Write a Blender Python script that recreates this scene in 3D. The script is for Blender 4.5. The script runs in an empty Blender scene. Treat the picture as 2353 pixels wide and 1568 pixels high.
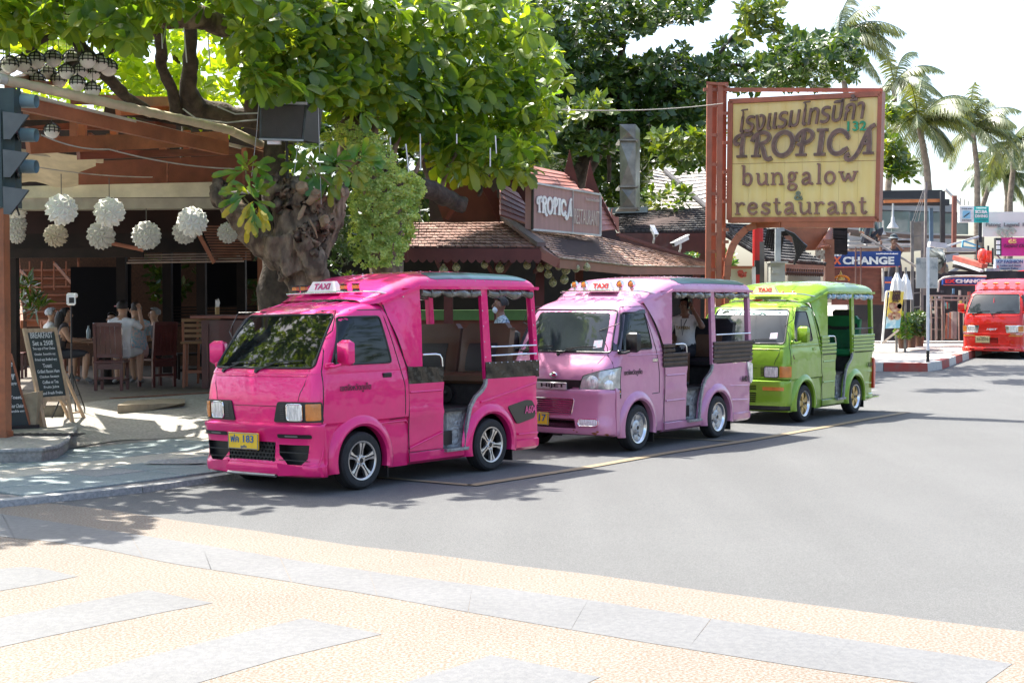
import bpy, bmesh, math, random
from mathutils import Vector, Matrix, Euler, noise
R = math.radians
random.seed(7)
scene = bpy.context.scene
COL = scene.collection
# ---------------------------------------------------------------- camera
cd = bpy.data.cameras.new("camera"); cam = bpy.data.objects.new("camera", cd); COL.objects.link(cam)
cd.sensor_width = 36; cd.lens = 50; cd.clip_end = 2000; cd.clip_start = .05
PITCH = 1.585; CH = 1.75
cam.location = (0, 0, CH); cam.rotation_euler = (R(90-PITCH), 0, 0)
scene.camera = cam
# ---------------------------------------------------------------- sky and sun
SUN_AZ, SUN_EL = -50, 61.5
wd = bpy.data.worlds.new("World"); scene.world = wd; wd.use_nodes = True
nt = wd.node_tree; bg = nt.nodes["Background"]
sky = nt.nodes.new("ShaderNodeTexSky"); sky.sky_type = 'NISHITA'; sky.sun_disc = False
sky.sun_elevation = R(SUN_EL); sky.sun_rotation = R(SUN_AZ); sky.dust_density = 3.5; sky.air_density = 1.0; sky.ozone_density = 1.5
nt.links.new(sky.outputs[0], bg.inputs[0]); bg.inputs[1].default_value = .145
sl = bpy.data.lights.new("sun", 'SUN'); sl.energy = 4.6; sl.angle = R(.5); sl.color = (1, .95, .87)
so = bpy.data.objects.new("sun", sl); COL.objects.link(so)
sd = Vector((math.sin(R(SUN_AZ))*math.cos(R(SUN_EL)), math.cos(R(SUN_AZ))*math.cos(R(SUN_EL)), math.sin(R(SUN_EL))))
so.rotation_euler = sd.to_track_quat('Z', 'Y').to_euler()
vs = scene.view_settings
vs.view_transform = 'Standard'; vs.look = 'None'; vs.exposure = 1.6; vs.gamma = 1; vs.use_curve_mapping = False
scene.cycles.max_bounces = 7; scene.cycles.transparent_max_bounces = 12
# ---------------------------------------------------------------- reading places off the view
def W(px, py, Y):
 """the point at distance Y that shows at column px, row py of a 2352 px wide view"""
 p = R(PITCH); cx = (px-1176)/3266.7; cy = (784-py)/3266.7
 d = Vector((cx, math.cos(p)+cy*math.sin(p), -math.sin(p)+cy*math.cos(p)))
 return Vector((0, 0, CH))+d*(Y/d.y)
def Gd(px, py, z=0.):
 p = R(PITCH); cx = (px-1176)/3266.7; cy = (784-py)/3266.7
 d = Vector((cx, math.cos(p)+cy*math.sin(p), -math.sin(p)+cy*math.cos(p)))
 return Vector((0, 0, CH))+d*((z-CH)/d.z)
V = Vector
ST = V((math.sin(R(36.5)), math.cos(R(36.5)), 0)); SN = V((-math.cos(R(36.5)), math.sin(R(36.5)), 0))   # along the street, towards the restaurants
UP = V((0, 0, 1))
# ---------------------------------------------------------------- materials
MATS = {}
def M(name, col, rough=.6, metal=0., coat=0., var=.12, vs=6., bump=0., bs=60., col2=None, fac=None, spec=.5, trans=0., alpha=1., emit=0., stretch=(1, 1, 1), dirt=0.):
 if name in MATS: return MATS[name]
 m = bpy.data.materials.new(name); MATS[name] = m; m.use_nodes = True
 n = m.node_tree; b = n.nodes["Principled BSDF"]; L = n.links.new
 b.inputs["Roughness"].default_value = rough; b.inputs["Metallic"].default_value = metal
 b.inputs["Coat Weight"].default_value = coat; b.inputs["Coat Roughness"].default_value = .04
 b.inputs["Specular IOR Level"].default_value = spec
 b.inputs["Transmission Weight"].default_value = trans; b.inputs["Alpha"].default_value = alpha
 tc = n.nodes.new("ShaderNodeTexCoord"); mp = n.nodes.new("ShaderNodeMapping"); mp.inputs["Scale"].default_value = stretch
 L(tc.outputs["Object"], mp.inputs[0])
 nz = n.nodes.new("ShaderNodeTexNoise"); nz.inputs["Scale"].default_value = vs; nz.inputs["Detail"].default_value = 5; L(mp.outputs[0], nz.inputs[0])
 rp = n.nodes.new("ShaderNodeValToRGB"); L(nz.outputs[0], rp.inputs[0])
 c = list(col)[:3]
 if col2 is None:
  c1 = [x*(1-var) for x in c]; c2 = [min(1, x*(1+var)) for x in c]
 else: c1, c2 = c, col2
 e = rp.color_ramp.elements; e[0].color = (*c1, 1); e[1].color = (*c2, 1); e[0].position = .34; e[1].position = .66
 if fac: e[0].position, e[1].position = fac
 out = rp.outputs[0]
 if dirt:
  n3 = n.nodes.new("ShaderNodeTexNoise"); n3.inputs["Scale"].default_value = 1.6; n3.inputs["Detail"].default_value = 8; n3.inputs["Roughness"].default_value = .75; L(mp.outputs[0], n3.inputs[0])
  r3 = n.nodes.new("ShaderNodeValToRGB"); r3.color_ramp.elements[0].position = .42; r3.color_ramp.elements[1].position = .62
  r3.color_ramp.elements[0].color = (0, 0, 0, 1); r3.color_ramp.elements[1].color = (dirt,)*3+(1,)
  L(n3.outputs[0], r3.inputs[0])
  mx = n.nodes.new("ShaderNodeMix"); mx.data_type = 'RGBA'; L(r3.outputs[0], mx.inputs[0]); L(out, mx.inputs[6]); mx.inputs[7].default_value = (.05, .04, .03, 1); out = mx.outputs[2]
 L(out, b.inputs["Base Color"])
 if emit: L(out, b.inputs["Emission Color"]); b.inputs["Emission Strength"].default_value = emit
 if bump:
  n2 = n.nodes.new("ShaderNodeTexNoise"); n2.inputs["Scale"].default_value = bs; n2.inputs["Detail"].default_value = 4; L(mp.outputs[0], n2.inputs[0])
  bp = n.nodes.new("ShaderNodeBump"); bp.inputs["Strength"].default_value = min(1, bump); bp.inputs["Distance"].default_value = .02; L(n2.outputs[0], bp.inputs["Height"]); L(bp.outputs[0], b.inputs["Normal"])
 return m
def leafmat(name, c1, c2, c3, tr=.45, rough=.38, sc=2.2):
 """thin leaf that lets light through; colour varies from clump to clump and leaf to leaf"""
 m = bpy.data.materials.new(name); m.use_nodes = True; n = m.node_tree; L = n.links.new
 b = n.nodes["Principled BSDF"]; o = n.nodes["Material Output"]
 ge = n.nodes.new("ShaderNodeNewGeometry"); tc = n.nodes.new("ShaderNodeTexCoord")
 nz = n.nodes.new("ShaderNodeTexNoise"); nz.inputs["Scale"].default_value = sc; nz.inputs["Detail"].default_value = 3; L(tc.outputs["Object"], nz.inputs[0])
 ad = n.nodes.new("ShaderNodeMath"); ad.operation = 'MULTIPLY_ADD'; L(ge.outputs["Random Per Island"], ad.inputs[0]); ad.inputs[1].default_value = .42;
 sb = n.nodes.new("ShaderNodeMath"); sb.operation = 'SUBTRACT'; L(nz.outputs[0], sb.inputs[0]); sb.inputs[1].default_value = .2; L(sb.outputs[0], ad.inputs[2])
 rp = n.nodes.new("ShaderNodeValToRGB"); e = rp.color_ramp.elements
 e[0].position = .2; e[0].color = (*c1, 1); e[1].position = .72; e[1].color = (*c3, 1); k = e.new(.46); k.color = (*c2, 1)
 L(ad.outputs[0], rp.inputs[0]); L(rp.outputs[0], b.inputs["Base Color"]); b.inputs["Roughness"].default_value = rough
 n2 = n.nodes.new("ShaderNodeTexNoise"); n2.inputs["Scale"].default_value = 30; L(tc.outputs["Object"], n2.inputs[0])
 bp = n.nodes.new("ShaderNodeBump"); bp.inputs["Strength"].default_value = .35; bp.inputs["Distance"].default_value = .01; L(n2.outputs[0], bp.inputs["Height"]); L(bp.outputs[0], b.inputs["Normal"])
 t = n.nodes.new("ShaderNodeBsdfTranslucent"); g = n.nodes.new("ShaderNodeMix"); g.data_type = 'RGBA'; g.blend_type = 'MULTIPLY'; g.inputs[0].default_value = 1
 L(rp.outputs[0], g.inputs[6]); g.inputs[7].default_value = (3.3, 2.7, .45, 1); L(g.outputs[2], t.inputs[0])
 mx = n.nodes.new("ShaderNodeMixShader"); mx.inputs[0].default_value = tr; L(b.outputs[0], mx.inputs[1]); L(t.outputs[0], mx.inputs[2]); L(mx.outputs[0], o.inputs[0])
 MATS[name] = m; return m
def paint(name, col, flake=.06, rough=.32, dirt=0.):
 """car paint under a clear coat, with small waves and grime"""
 m = M(name, col, rough=rough, coat=1., var=.04, vs=3, spec=.12, dirt=dirt)
 n = m.node_tree; b = n.nodes["Principled BSDF"]; L = n.links.new
 tc = n.nodes.new("ShaderNodeTexCoord"); nz = n.nodes.new("ShaderNodeTexNoise"); nz.inputs["Scale"].default_value = 1.9; nz.inputs["Detail"].default_value = 3; L(tc.outputs["Object"], nz.inputs[0])
 bp = n.nodes.new("ShaderNodeBump"); bp.inputs["Strength"].default_value = .30; bp.inputs["Distance"].default_value = .08; L(nz.outputs[0], bp.inputs["Height"]); L(bp.outputs[0], b.inputs["Normal"]); L(bp.outputs[0], b.inputs["Coat Normal"])
 b.inputs["Metallic"].default_value = .25; b.inputs["Coat Roughness"].default_value = .05
 return m
# ---------------------------------------------------------------- things and meshes
TM = {}
def thing(name, label, cat, loc=(0, 0, 0), rz=0., group=None, kind=None):
 o = bpy.data.objects.new(name, None); COL.objects.link(o); o.location = loc; o.rotation_euler = (0, 0, rz); o.empty_display_size = .1
 tag(o, label, cat, group, kind)
 TM[o.name] = Matrix.Translation(V(loc)) @ Matrix.Rotation(rz, 4, 'Z')
 return o
def tag(o, label=None, cat=None, group=None, kind=None):
 if label: o["label"] = label
 if cat: o["category"] = cat
 if group: o["group"] = group
 if kind: o["kind"] = kind
 return o
def link_mesh(name, me, parent=None, world=False):
 o = bpy.data.objects.new(name, me); COL.objects.link(o)
 if parent is not None:
  o.parent = parent
  if world:
   t = parent
   while t.name not in TM: t = t.parent
   me.transform(TM[t.name].inverted())
 return o
def finish(me, smooth=30):
 if smooth:
  me.shade_smooth(); me.set_sharp_from_angle(angle=R(smooth))
class MB:
 """collects shapes; build() links them as one mesh object"""
 def __init__(s): s.v = []; s.f = []; s.m = []; s.mats = []; s.cur = 0
 def mat(s, m):
  if m not in s.mats: s.mats.append(m)
  s.cur = s.mats.index(m); return s
 def add(s, vs, fs):
  k = len(s.v); s.v += [tuple(q) for q in vs]
  for f in fs: s.f.append([i+k for i in f]); s.m.append(s.cur)
  return s
 def hexa(s, a):  # 8 corners: bottom ring 0-3, top ring 4-7
  return s.add(a, [(3, 2, 1, 0), (4, 5, 6, 7), (0, 1, 5, 4), (1, 2, 6, 5), (2, 3, 7, 6), (3, 0, 4, 7)])
 def box(s, c, d, rot=None, bev=0.):
  x, y, z = [q/2 for q in d]; c = V(c)
  if bev:
   b = min(bev, x*.9, y*.9, z*.9); vs = []
   for sz in (-1, 1):
    for (ex, ey, ez) in ((b, b, 0), (0, 0, b)) if sz < 0 else ((0, 0, b), (b, b, 0)):
     for sx, sy in ((-1, -1), (1, -1), (1, 1), (-1, 1)): vs.append(V((sx*(x-ex), sy*(y-ey), sz*(z-ez))))
   if rot is not None: vs = [rot @ q for q in vs]
   fs = [(3, 2, 1, 0), (12, 13, 14, 15)]
   for r in range(3):
    for i in range(4): j = (i+1) % 4; fs.append((r*4+i, r*4+j, r*4+4+j, r*4+4+i))
   return s.add([q+c for q in vs], fs)
  vs = [V(q) for q in ((-x, -y, -z), (x, -y, -z), (x, y, -z), (-x, y, -z), (-x, -y, z), (x, -y, z), (x, y, z), (-x, y, z))]
  if rot is not None: vs = [rot @ q for q in vs]
  return s.hexa([q+c for q in vs])
 def bar(s, a, b, w, h, up=UP):
  """box between two points, w across, h along up"""
  a, b = V(a), V(b); d = (b-a).normalized(); sx = d.cross(up)
  if sx.length < 1e-4: sx = d.cross(V((1, 0, 0)))
  sx.normalize(); u = sx.cross(d).normalized(); x = sx*w/2; y = u*h/2
  return s.hexa([a-x-y, a+x-y, b+x-y, b-x-y, a-x+y, a+x+y, b+x+y, b-x+y])
 def tube(s, pts, r, n=8, cap=True, closed=False):
  pts = [V(p) for p in pts]; N = len(pts); rs = r if isinstance(r, (list, tuple)) else [r]*N
  k = len(s.v); prev = None; vs = []
  for i, p in enumerate(pts):
   d = (pts[(i+1) % N]-pts[i-1]) if (closed or 0 < i < N-1) else (pts[1]-pts[0] if i == 0 else pts[-1]-pts[-2])
   if d.length < 1e-9: d = V((0, 0, 1))
   d.normalize()
   if prev is None: a = d.orthogonal().normalized()
   else:
    a = prev-d*prev.dot(d)
    a = a.normalized() if a.length > 1e-6 else d.orthogonal().normalized()
   prev = a; b = d.cross(a)
   for j in range(n): t = 2*math.pi*j/n; vs.append(p+(a*math.cos(t)+b*math.sin(t))*rs[i])
  fs = []
  for i in range(N if closed else N-1):
   for j in range(n): q = (j+1) % n; i2 = (i+1) % N; fs.append((i*n+j, i*n+q, i2*n+q, i2*n+j))
  if cap and not closed: fs.append(tuple(range(n-1, -1, -1))); fs.append(tuple((N-1)*n+j for j in range(n)))
  return s.add(vs, fs)
 def lathe(s, prof, c=(0, 0, 0), ax=(0, 0, 1), n=24, a0=0, a1=360):
  """prof: (radius, height along ax)"""
  ax = V(ax).normalized(); a = ax.orthogonal().normalized(); b = ax.cross(a); c = V(c); vs = []; full = a1-a0 >= 360; cnt = n if full else n+1
  for (r, h) in prof:
   for j in range(cnt): t = R(a0+(a1-a0)*j/n); vs.append(c+ax*h+(a*math.cos(t)+b*math.sin(t))*r)
  fs = []
  for i in range(len(prof)-1):
   for j in range(n): q = (j+1) % cnt; fs.append((i*cnt+j, i*cnt+q, (i+1)*cnt+q, (i+1)*cnt+j))
  return s.add(vs, fs)
 def prism(s, poly, a, mapf, caps=True):
  """poly: 2D outline; mapf(u, v, t) -> point for t in a"""
  n = len(poly); vs = [mapf(u, v, t) for t in a for (u, v) in poly]; fs = []
  if caps: fs += [tuple(range(n-1, -1, -1)), tuple(n*(len(a)-1)+i for i in range(n))]
  for k in range(len(a)-1):
   for i in range(n): j = (i+1) % n; fs.append((k*n+i, k*n+j, (k+1)*n+j, (k+1)*n+i))
  return s.add(vs, fs)
 def grid(s, fn, us, vs_, thick=None, close=False):
  nu, nv = len(us), len(vs_); pts = [V(fn(u, v)) for v in vs_ for u in us]; fs = []
  for j in range(nv-1):
   for i in range(nu-1): fs.append((j*nu+i, j*nu+i+1, (j+1)*nu+i+1, (j+1)*nu+i))
  if thick is not None:
   N = len(pts); pts += [p+V(thick) for p in pts]
   fs += [tuple(i+N for i in reversed(f)) for f in fs]
   ring = [i for i in range(nu)]+[j*nu+nu-1 for j in range(1, nv)]+[(nv-1)*nu+i for i in range(nu-2, -1, -1)]+[j*nu for j in range(nv-2, 0, -1)]
   for a, b in zip(ring, ring[1:]+ring[:1]): fs.append((b, a, a+N, b+N))
  return s.add(pts, fs)
 def quad(s, a, b, c, d): return s.add([a, b, c, d], [(0, 1, 2, 3)])
 def slab(s, a, b, c, d, t):
  """quad given a thickness vector t"""
  t = V(t); a, b, c, d = V(a), V(b), V(c), V(d); return s.hexa([a+t, b+t, c+t, d+t, a, b, c, d])
 def ico(s, c, r, sub=1, sc=(1, 1, 1)):
  bm = bmesh.new(); bmesh.ops.create_icosphere(bm, subdivisions=sub, radius=1)
  vs = [V((q.co.x*r*sc[0], q.co.y*r*sc[1], q.co.z*r*sc[2]))+V(c) for q in bm.verts]; fs = [[q.index for q in f.verts] for f in bm.faces]; bm.free()
  return s.add(vs, fs)
 def build(s, name, mat=None, parent=None, world=False, smooth=30, recalc=False):
  me = bpy.data.meshes.new(name); me.from_pydata(s.v, [], s.f)
  ms = s.mats if s.mats else [mat]
  for m in ms: me.materials.append(m)
  if s.mats: me.polygons.foreach_set("material_index", s.m)
  if recalc:
   bm = bmesh.new(); bm.from_mesh(me); bmesh.ops.recalc_face_normals(bm, faces=bm.faces); bm.to_mesh(me); bm.free()
  finish(me, smooth); me.update()
  return link_mesh(name, me, parent, world)
def copy_thing(t, loc, rz=None, label=None):
 def cp(o, par):
  c = o.copy(); COL.objects.link(c)
  if par is not None: c.parent = par
  for ch in o.children: cp(ch, c)
  return c
 c = cp(t, None); c.location = loc
 if rz is not None: c.rotation_euler = (0, 0, rz)
 if label: c["label"] = label
 TM[c.name] = Matrix.Translation(V(loc)) @ Matrix.Rotation(c.rotation_euler.z, 4, 'Z')
 return c
def boolean(o, cutters, op='DIFFERENCE'):
 for c in cutters:
  c.parent = o.parent
 bpy.context.view_layer.update()
 for c in cutters:
  md = o.modifiers.new("b", 'BOOLEAN'); md.operation = op; md.object = c; md.solver = 'EXACT'; md.material_mode = 'TRANSFER'
 dg = bpy.context.evaluated_depsgraph_get(); ev = o.evaluated_get(dg); me = bpy.data.meshes.new_from_object(ev)
 o.modifiers.clear(); old = o.data; o.data = me
 for c in cutters: bpy.data.objects.remove(c, do_unlink=True)
 finish(me, 30)
 return o
def rrect(x0, x1, y0, y1, r, n=4):
 out = []
 for cx, cy, a in ((x1-r, y0+r, -90), (x1-r, y1-r, 0), (x0+r, y1-r, 90), (x0+r, y0+r, 180)):
  for i in range(n+1): t = R(a+90*i/n); out.append((cx+r*math.cos(t), cy+r*math.sin(t)))
 return out
def rpoly(pts, r, n=3):
 """polygon with rounded corners"""
 out = []; N = len(pts); pts = [V((*p, 0)) for p in pts]
 for i, p in enumerate(pts):
  a = (pts[i-1]-p); b = (pts[(i+1) % N]-p); rr = min(r, a.length*.45, b.length*.45); A = p+a.normalized()*rr; B = p+b.normalized()*rr
  for k in range(n+1): t = k/n; q = A*(1-t)**2+p*2*t*(1-t)+B*t*t; out.append((q.x, q.y))
 return out
def dens(poly, step):
 out = []; N = len(poly)
 for i in range(N):
  a = V((*poly[i], 0)); b = V((*poly[(i+1) % N], 0)); k = max(1, int((b-a).length/step))
  for j in range(k): q = a.lerp(b, j/k); out.append((q.x, q.y))
 return out
def patch(mb, poly, mapf, off=.003, rings=4, step=.06, depth=.006):
 """a thin panel lying on a curved surface; mapf(u, v, off) -> point"""
 p = dens(poly, step); n = len(p); cx = sum(q[0] for q in p)/n; cy = sum(q[1] for q in p)/n
 vs = [mapf(q[0], q[1], off-depth) for q in p]
 for k in range(rings): t = 1-k/rings; vs += [mapf(cx+(q[0]-cx)*t, cy+(q[1]-cy)*t, off) for q in p]
 vs.append(mapf(cx, cy, off)); fs = []
 for k in range(rings):
  for i in range(n): j = (i+1) % n; fs.append((k*n+i, k*n+j, (k+1)*n+j, (k+1)*n+i))
 for i in range(n): fs.append((rings*n+i, rings*n+(i+1) % n, (rings+1)*n))
 mb.add(vs, fs); return p
FC = {}
def text_mb(s, bold=0., ex=.001, shear=0., res=3):
 k = (s, bold, ex, shear)
 if k in FC: return FC[k]
 cu = bpy.data.curves.new("t", 'FONT'); cu.body = s; cu.extrude = ex; cu.offset = bold; cu.shear = shear; cu.resolution_u = res; cu.size = 1
 o = bpy.data.objects.new("t", cu); COL.objects.link(o)
 me = bpy.data.meshes.new_from_object(o.evaluated_get(bpy.context.evaluated_depsgraph_get()))
 vs = [v.co.copy() for v in me.vertices]; fs = [list(p.vertices) for p in me.polygons]
 bpy.data.objects.remove(o, do_unlink=True); bpy.data.curves.remove(cu); bpy.data.meshes.remove(me)
 FC[k] = (vs, fs); return FC[k]
def text(mb, s, c, r, u, w, h=None, bold=0., ex=.002, shear=0.):
 """letters centred on c, w wide along r, h tall along u, standing ex proud"""
 vs, fs = text_mb(s, bold, .5, shear)
 if not vs: return
 x0 = min(q.x for q in vs); x1 = max(q.x for q in vs); y0 = min(q.y for q in vs); y1 = max(q.y for q in vs)
 r = V(r).normalized(); u = V(u).normalized(); n = r.cross(u).normalized(); sx = w/(x1-x0); sy = (h/(y1-y0)) if h else sx
 c = V(c); mb.add([c+r*(q.x-(x0+x1)/2)*sx+u*(q.y-(y0+y1)/2)*sy+n*(ex*(q.z+.5)) for q in vs], fs)
# ================================================================ open-sided taxis
def catmull(tab, n):
 out = []
 N = len(tab)
 for i in range(N-1):
  p0 = tab[max(0, i-1)]; p1 = tab[i]; p2 = tab[i+1]; p3 = tab[min(N-1, i+2)]
  for k in range(n):
   t = k/n
   out.append(tuple(.5*((2*b)+(c-a)*t+(2*a-5*b+4*c-d)*t*t+(-a+3*b-3*c+d)*t**3) for a, b, c, d in zip(p0, p1, p2, p3)))
 out.append(tab[-1]); return out
class Shell:
 """front of a cab as level outlines: z, centre x, bulge, half width, corner radius, rear x"""
 def __init__(s, tab, n=4): s.t = catmull(tab, n)
 def at(s, z):
  t = s.t
  if z <= t[0][0]: return t[0]
  for a, b in zip(t, t[1:]):
   if z <= b[0]:
    k = (z-a[0])/max(1e-6, b[0]-a[0]); return tuple(p+(q-p)*k for p, q in zip(a, b))
  return t[-1]
 def half(s, z):
  _, xf, bu, w, r, xb = s.at(z); yc = w-r; xc = xf-bu*(yc/w)**2; rx = r*1.1; pts = []
  for i in range(7): y = yc*i/6; pts.append((xf-bu*(y/w)**2, y))
  sl = 2*bu*yc/w**2
  for i in range(1, 8):
   a = R(90*i/7); pts.append((xc-sl*r*math.sin(a)*.6-rx*(1-math.cos(a)), yc+r*math.sin(a)))
  x0 = pts[-1][0]
  for i in range(1, 7): pts.append((x0+(xb-x0)*i/6, w))
  return pts
 def loop(s, z):
  h = s.half(z); return [(x, -y) for x, y in reversed(h[1:])]+h
 def mapS(s, u, z, off):
  """u: arc length from the centre line, + towards the left side"""
  h = s.half(z); a = abs(u); L = 0; sg = 1 if u >= 0 else -1
  for p, q in zip(h, h[1:]):
   l = math.hypot(q[0]-p[0], q[1]-p[1])
   if a <= L+l or q is h[-1]:
    k = (a-L)/max(l, 1e-6); x = p[0]+(q[0]-p[0])*k; y = p[1]+(q[1]-p[1])*k; nx = (q[1]-p[1])/l; ny = -(q[0]-p[0])/l
    return V((x+nx*off, sg*(y+ny*off), z+off*.3*(1 if z > 1.1 else 0)))
   L += l
 def side(s, x, z, off, sg=1):
  h = s.half(z)
  for p, q in zip(h, h[1:]):
   if q[0] <= x <= p[0] and p[1] > .3:
    k = (p[0]-x)/max(1e-6, p[0]-q[0]); return V((x, sg*(p[1]+(q[1]-p[1])*k+off), z))
  return V((x, sg*(s.at(z)[3]+off), z))
 def solid(s):
  mb = MB(); n = len(s.loop(s.t[0][0])); vs = []; fs = []
  for lv in s.t: vs += [(x, y, lv[0]) for x, y in s.loop(lv[0])]
  k = len(s.t)
  for j in range(k-1):
   for i in range(n): i2 = (i+1) % n; fs.append((j*n+i, j*n+i2, (j+1)*n+i2, (j+1)*n+i))
  fs.append(tuple(range(n-1, -1, -1))); fs.append(tuple((k-1)*n+i for i in range(n)))
  mb.add(vs, fs); return mb
def mirrored(fn):
 for sg in (1, -1): fn(sg)
def cutter(mb, mat):
 o = mb.build("cut", mat, smooth=0, recalc=True); return o
BLK = lambda: M("black_plastic", (.012, .012, .013), .38, var=.2)
def wheel(par, kind, x, y, sg, rr=.272):
 """tyre, rim and hub as a wheel part; sg = side the outer face looks to"""
 rub = M("tyre_rubber", (.018, .018, .019), .75, bump=.25, bs=90, var=.25, vs=20)
 w = MB(); ax = (0, sg, 0); c = (x, y, rr); hw = .165
 prof = [(.185, -hw), (.215, -hw-.004), (.245, -hw+.002), (.264, -hw+.022), (rr, -hw+.05), (rr, -.09), (rr-.006, -.088), (rr-.006, -.08), (rr, -.078), (rr, -.05), (.264, -.014), (.245, .002), (.215, .004), (.186, -.004), (.18, -.03)]
 o = w.lathe(prof, c, ax, 40).build("wheel", rub, par, smooth=35, recalc=True)
 dark = M("brake_dark", (.03, .03, .032), .5, metal=.6)
 b = MB(); b.lathe([(.183, -.02), (.18, -.10), (.0, -.10)], c, ax, 32)
 b.lathe([(.125, -.085), (.125, -.095)], c, ax, 24); b.build("brake_drum", dark, o, recalc=True)
 if kind == "five": rimc, lipc = M("machined_alloy", (.62, .60, .58), .28, metal=.85, var=.06), M("machined_alloy", (.62, .60, .58))
 elif kind == "dish": rimc, lipc = M("dull_alloy", (.50, .50, .50), .36, metal=.8, var=.15), M("bright_lip", (.75, .75, .76), .15, metal=.95)
 else: rimc, lipc = M("gold_rim", (.55, .38, .13), .35, metal=.6, var=.15), M("bright_lip", (.75, .75, .76), .15, metal=.95)
 m = MB(); m.mat(lipc); lip = .168 if kind == "five" else .172
 if kind == "five": m.lathe([(.186, -.006), (.184, .001), (lip+.006, -.001), (lip-.001, -.008)], c, ax, 40); m.mat(BLK()); m.lathe([(lip-.001, -.008), (lip-.012, -.03), (lip-.02, -.06)], c, ax, 40)
 else: m.lathe([(.186, -.006), (.184, .001), (lip+.004, -.001), (lip-.008, -.012), (lip-.016, -.03), (lip-.02, -.06)], c, ax, 40)
 m.mat(rimc); cx = V(c); A = V((1, 0, 0)); B = V((0, 0, 1)); Y = V(ax)
 def P(r, a, h): return cx+A*(r*math.cos(a))+B*(r*math.sin(a))+Y*h
 ph = random.random()*1.2
 if kind in ("five", "star"):
  for k in range(5):
   a = ph+k*2*math.pi/5
   if kind == "five":
    for sgn in (-1, 1):
     i0, i1 = a+sgn*.13, a+sgn*.085; o0, o1 = a+sgn*.30, a+sgn*.045
     q = [P(.042, a+sgn*.60, -.022), P(.045, a+sgn*.14, -.02), P(.10, a+sgn*.07, -.012), P(.162, a+sgn*.045, -.006), P(.167, a+sgn*.24, -.008), P(.105, a+sgn*.20, -.014)]
     m.add(q+[p-Y*.03 for p in q], [(0, 1, 2, 5), (5, 2, 3, 4), (1, 0, 6, 7), (2, 1, 7, 8), (3, 2, 8, 9), (4, 3, 9, 10), (5, 4, 10, 11), (0, 5, 11, 6)])
   else:
    q = [P(.045, a-.7, -.03), P(.045, a+.7, -.03), P(.10, a+.38, -.02), P(.155, a+.26, -.022), P(.158, a-.26, -.022), P(.10, a-.38, -.02)]
    m.add(q+[p-Y*.03 for p in q], [(0, 1, 2, 5), (5, 2, 3, 4), (1, 0, 6, 7), (2, 1, 7, 8), (3, 2, 8, 9), (4, 3, 9, 10), (5, 4, 10, 11), (0, 5, 11, 6)])
 else:
  m.lathe([(.0, -.02), (.06, -.022), (.085, -.03), (.09, -.034)], c, ax, 32)
  for k in range(6):
   a = ph+k*math.pi/3; q = []
   for r, da in ((.09, .40), (.125, .34), (.152, .28)):
    q += [P(r, a-da, -.034 if r < .1 else -.026), P(r, a+da, -.034 if r < .1 else -.026)]
   m.add(q+[p-Y*.02 for p in q], [(0, 1, 3, 2), (2, 3, 5, 4), (1, 7, 9, 3), (3, 9, 11, 5), (0, 2, 8, 6), (2, 4, 10, 8)])
  m.lathe([(.155, -.028), (.09, -.05)], c, ax, 32)
 m.lathe([(.0, -.012), (.028, -.014), (.034, -.02), (.055, -.022), (.06, -.04)], c, ax, 20)
 m.build("rim", None, o, smooth=25, recalc=False)
 st = M("chrome", (.8, .8, .82), .12, metal=1., var=.03)
 for k in range(4): a = ph+.5+k*math.pi/2; MB().lathe([(.0, -.004), (.007, -.006), (.008, -.02)], P(.05, a, 0), ax, 8).build("wheel_nut", st, o)
 h = MB().lathe([(.0, -.008), (.02, -.008), (.024, -.014)], c, ax, 16).build("hub_cap", BLK(), o)
 return o
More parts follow.
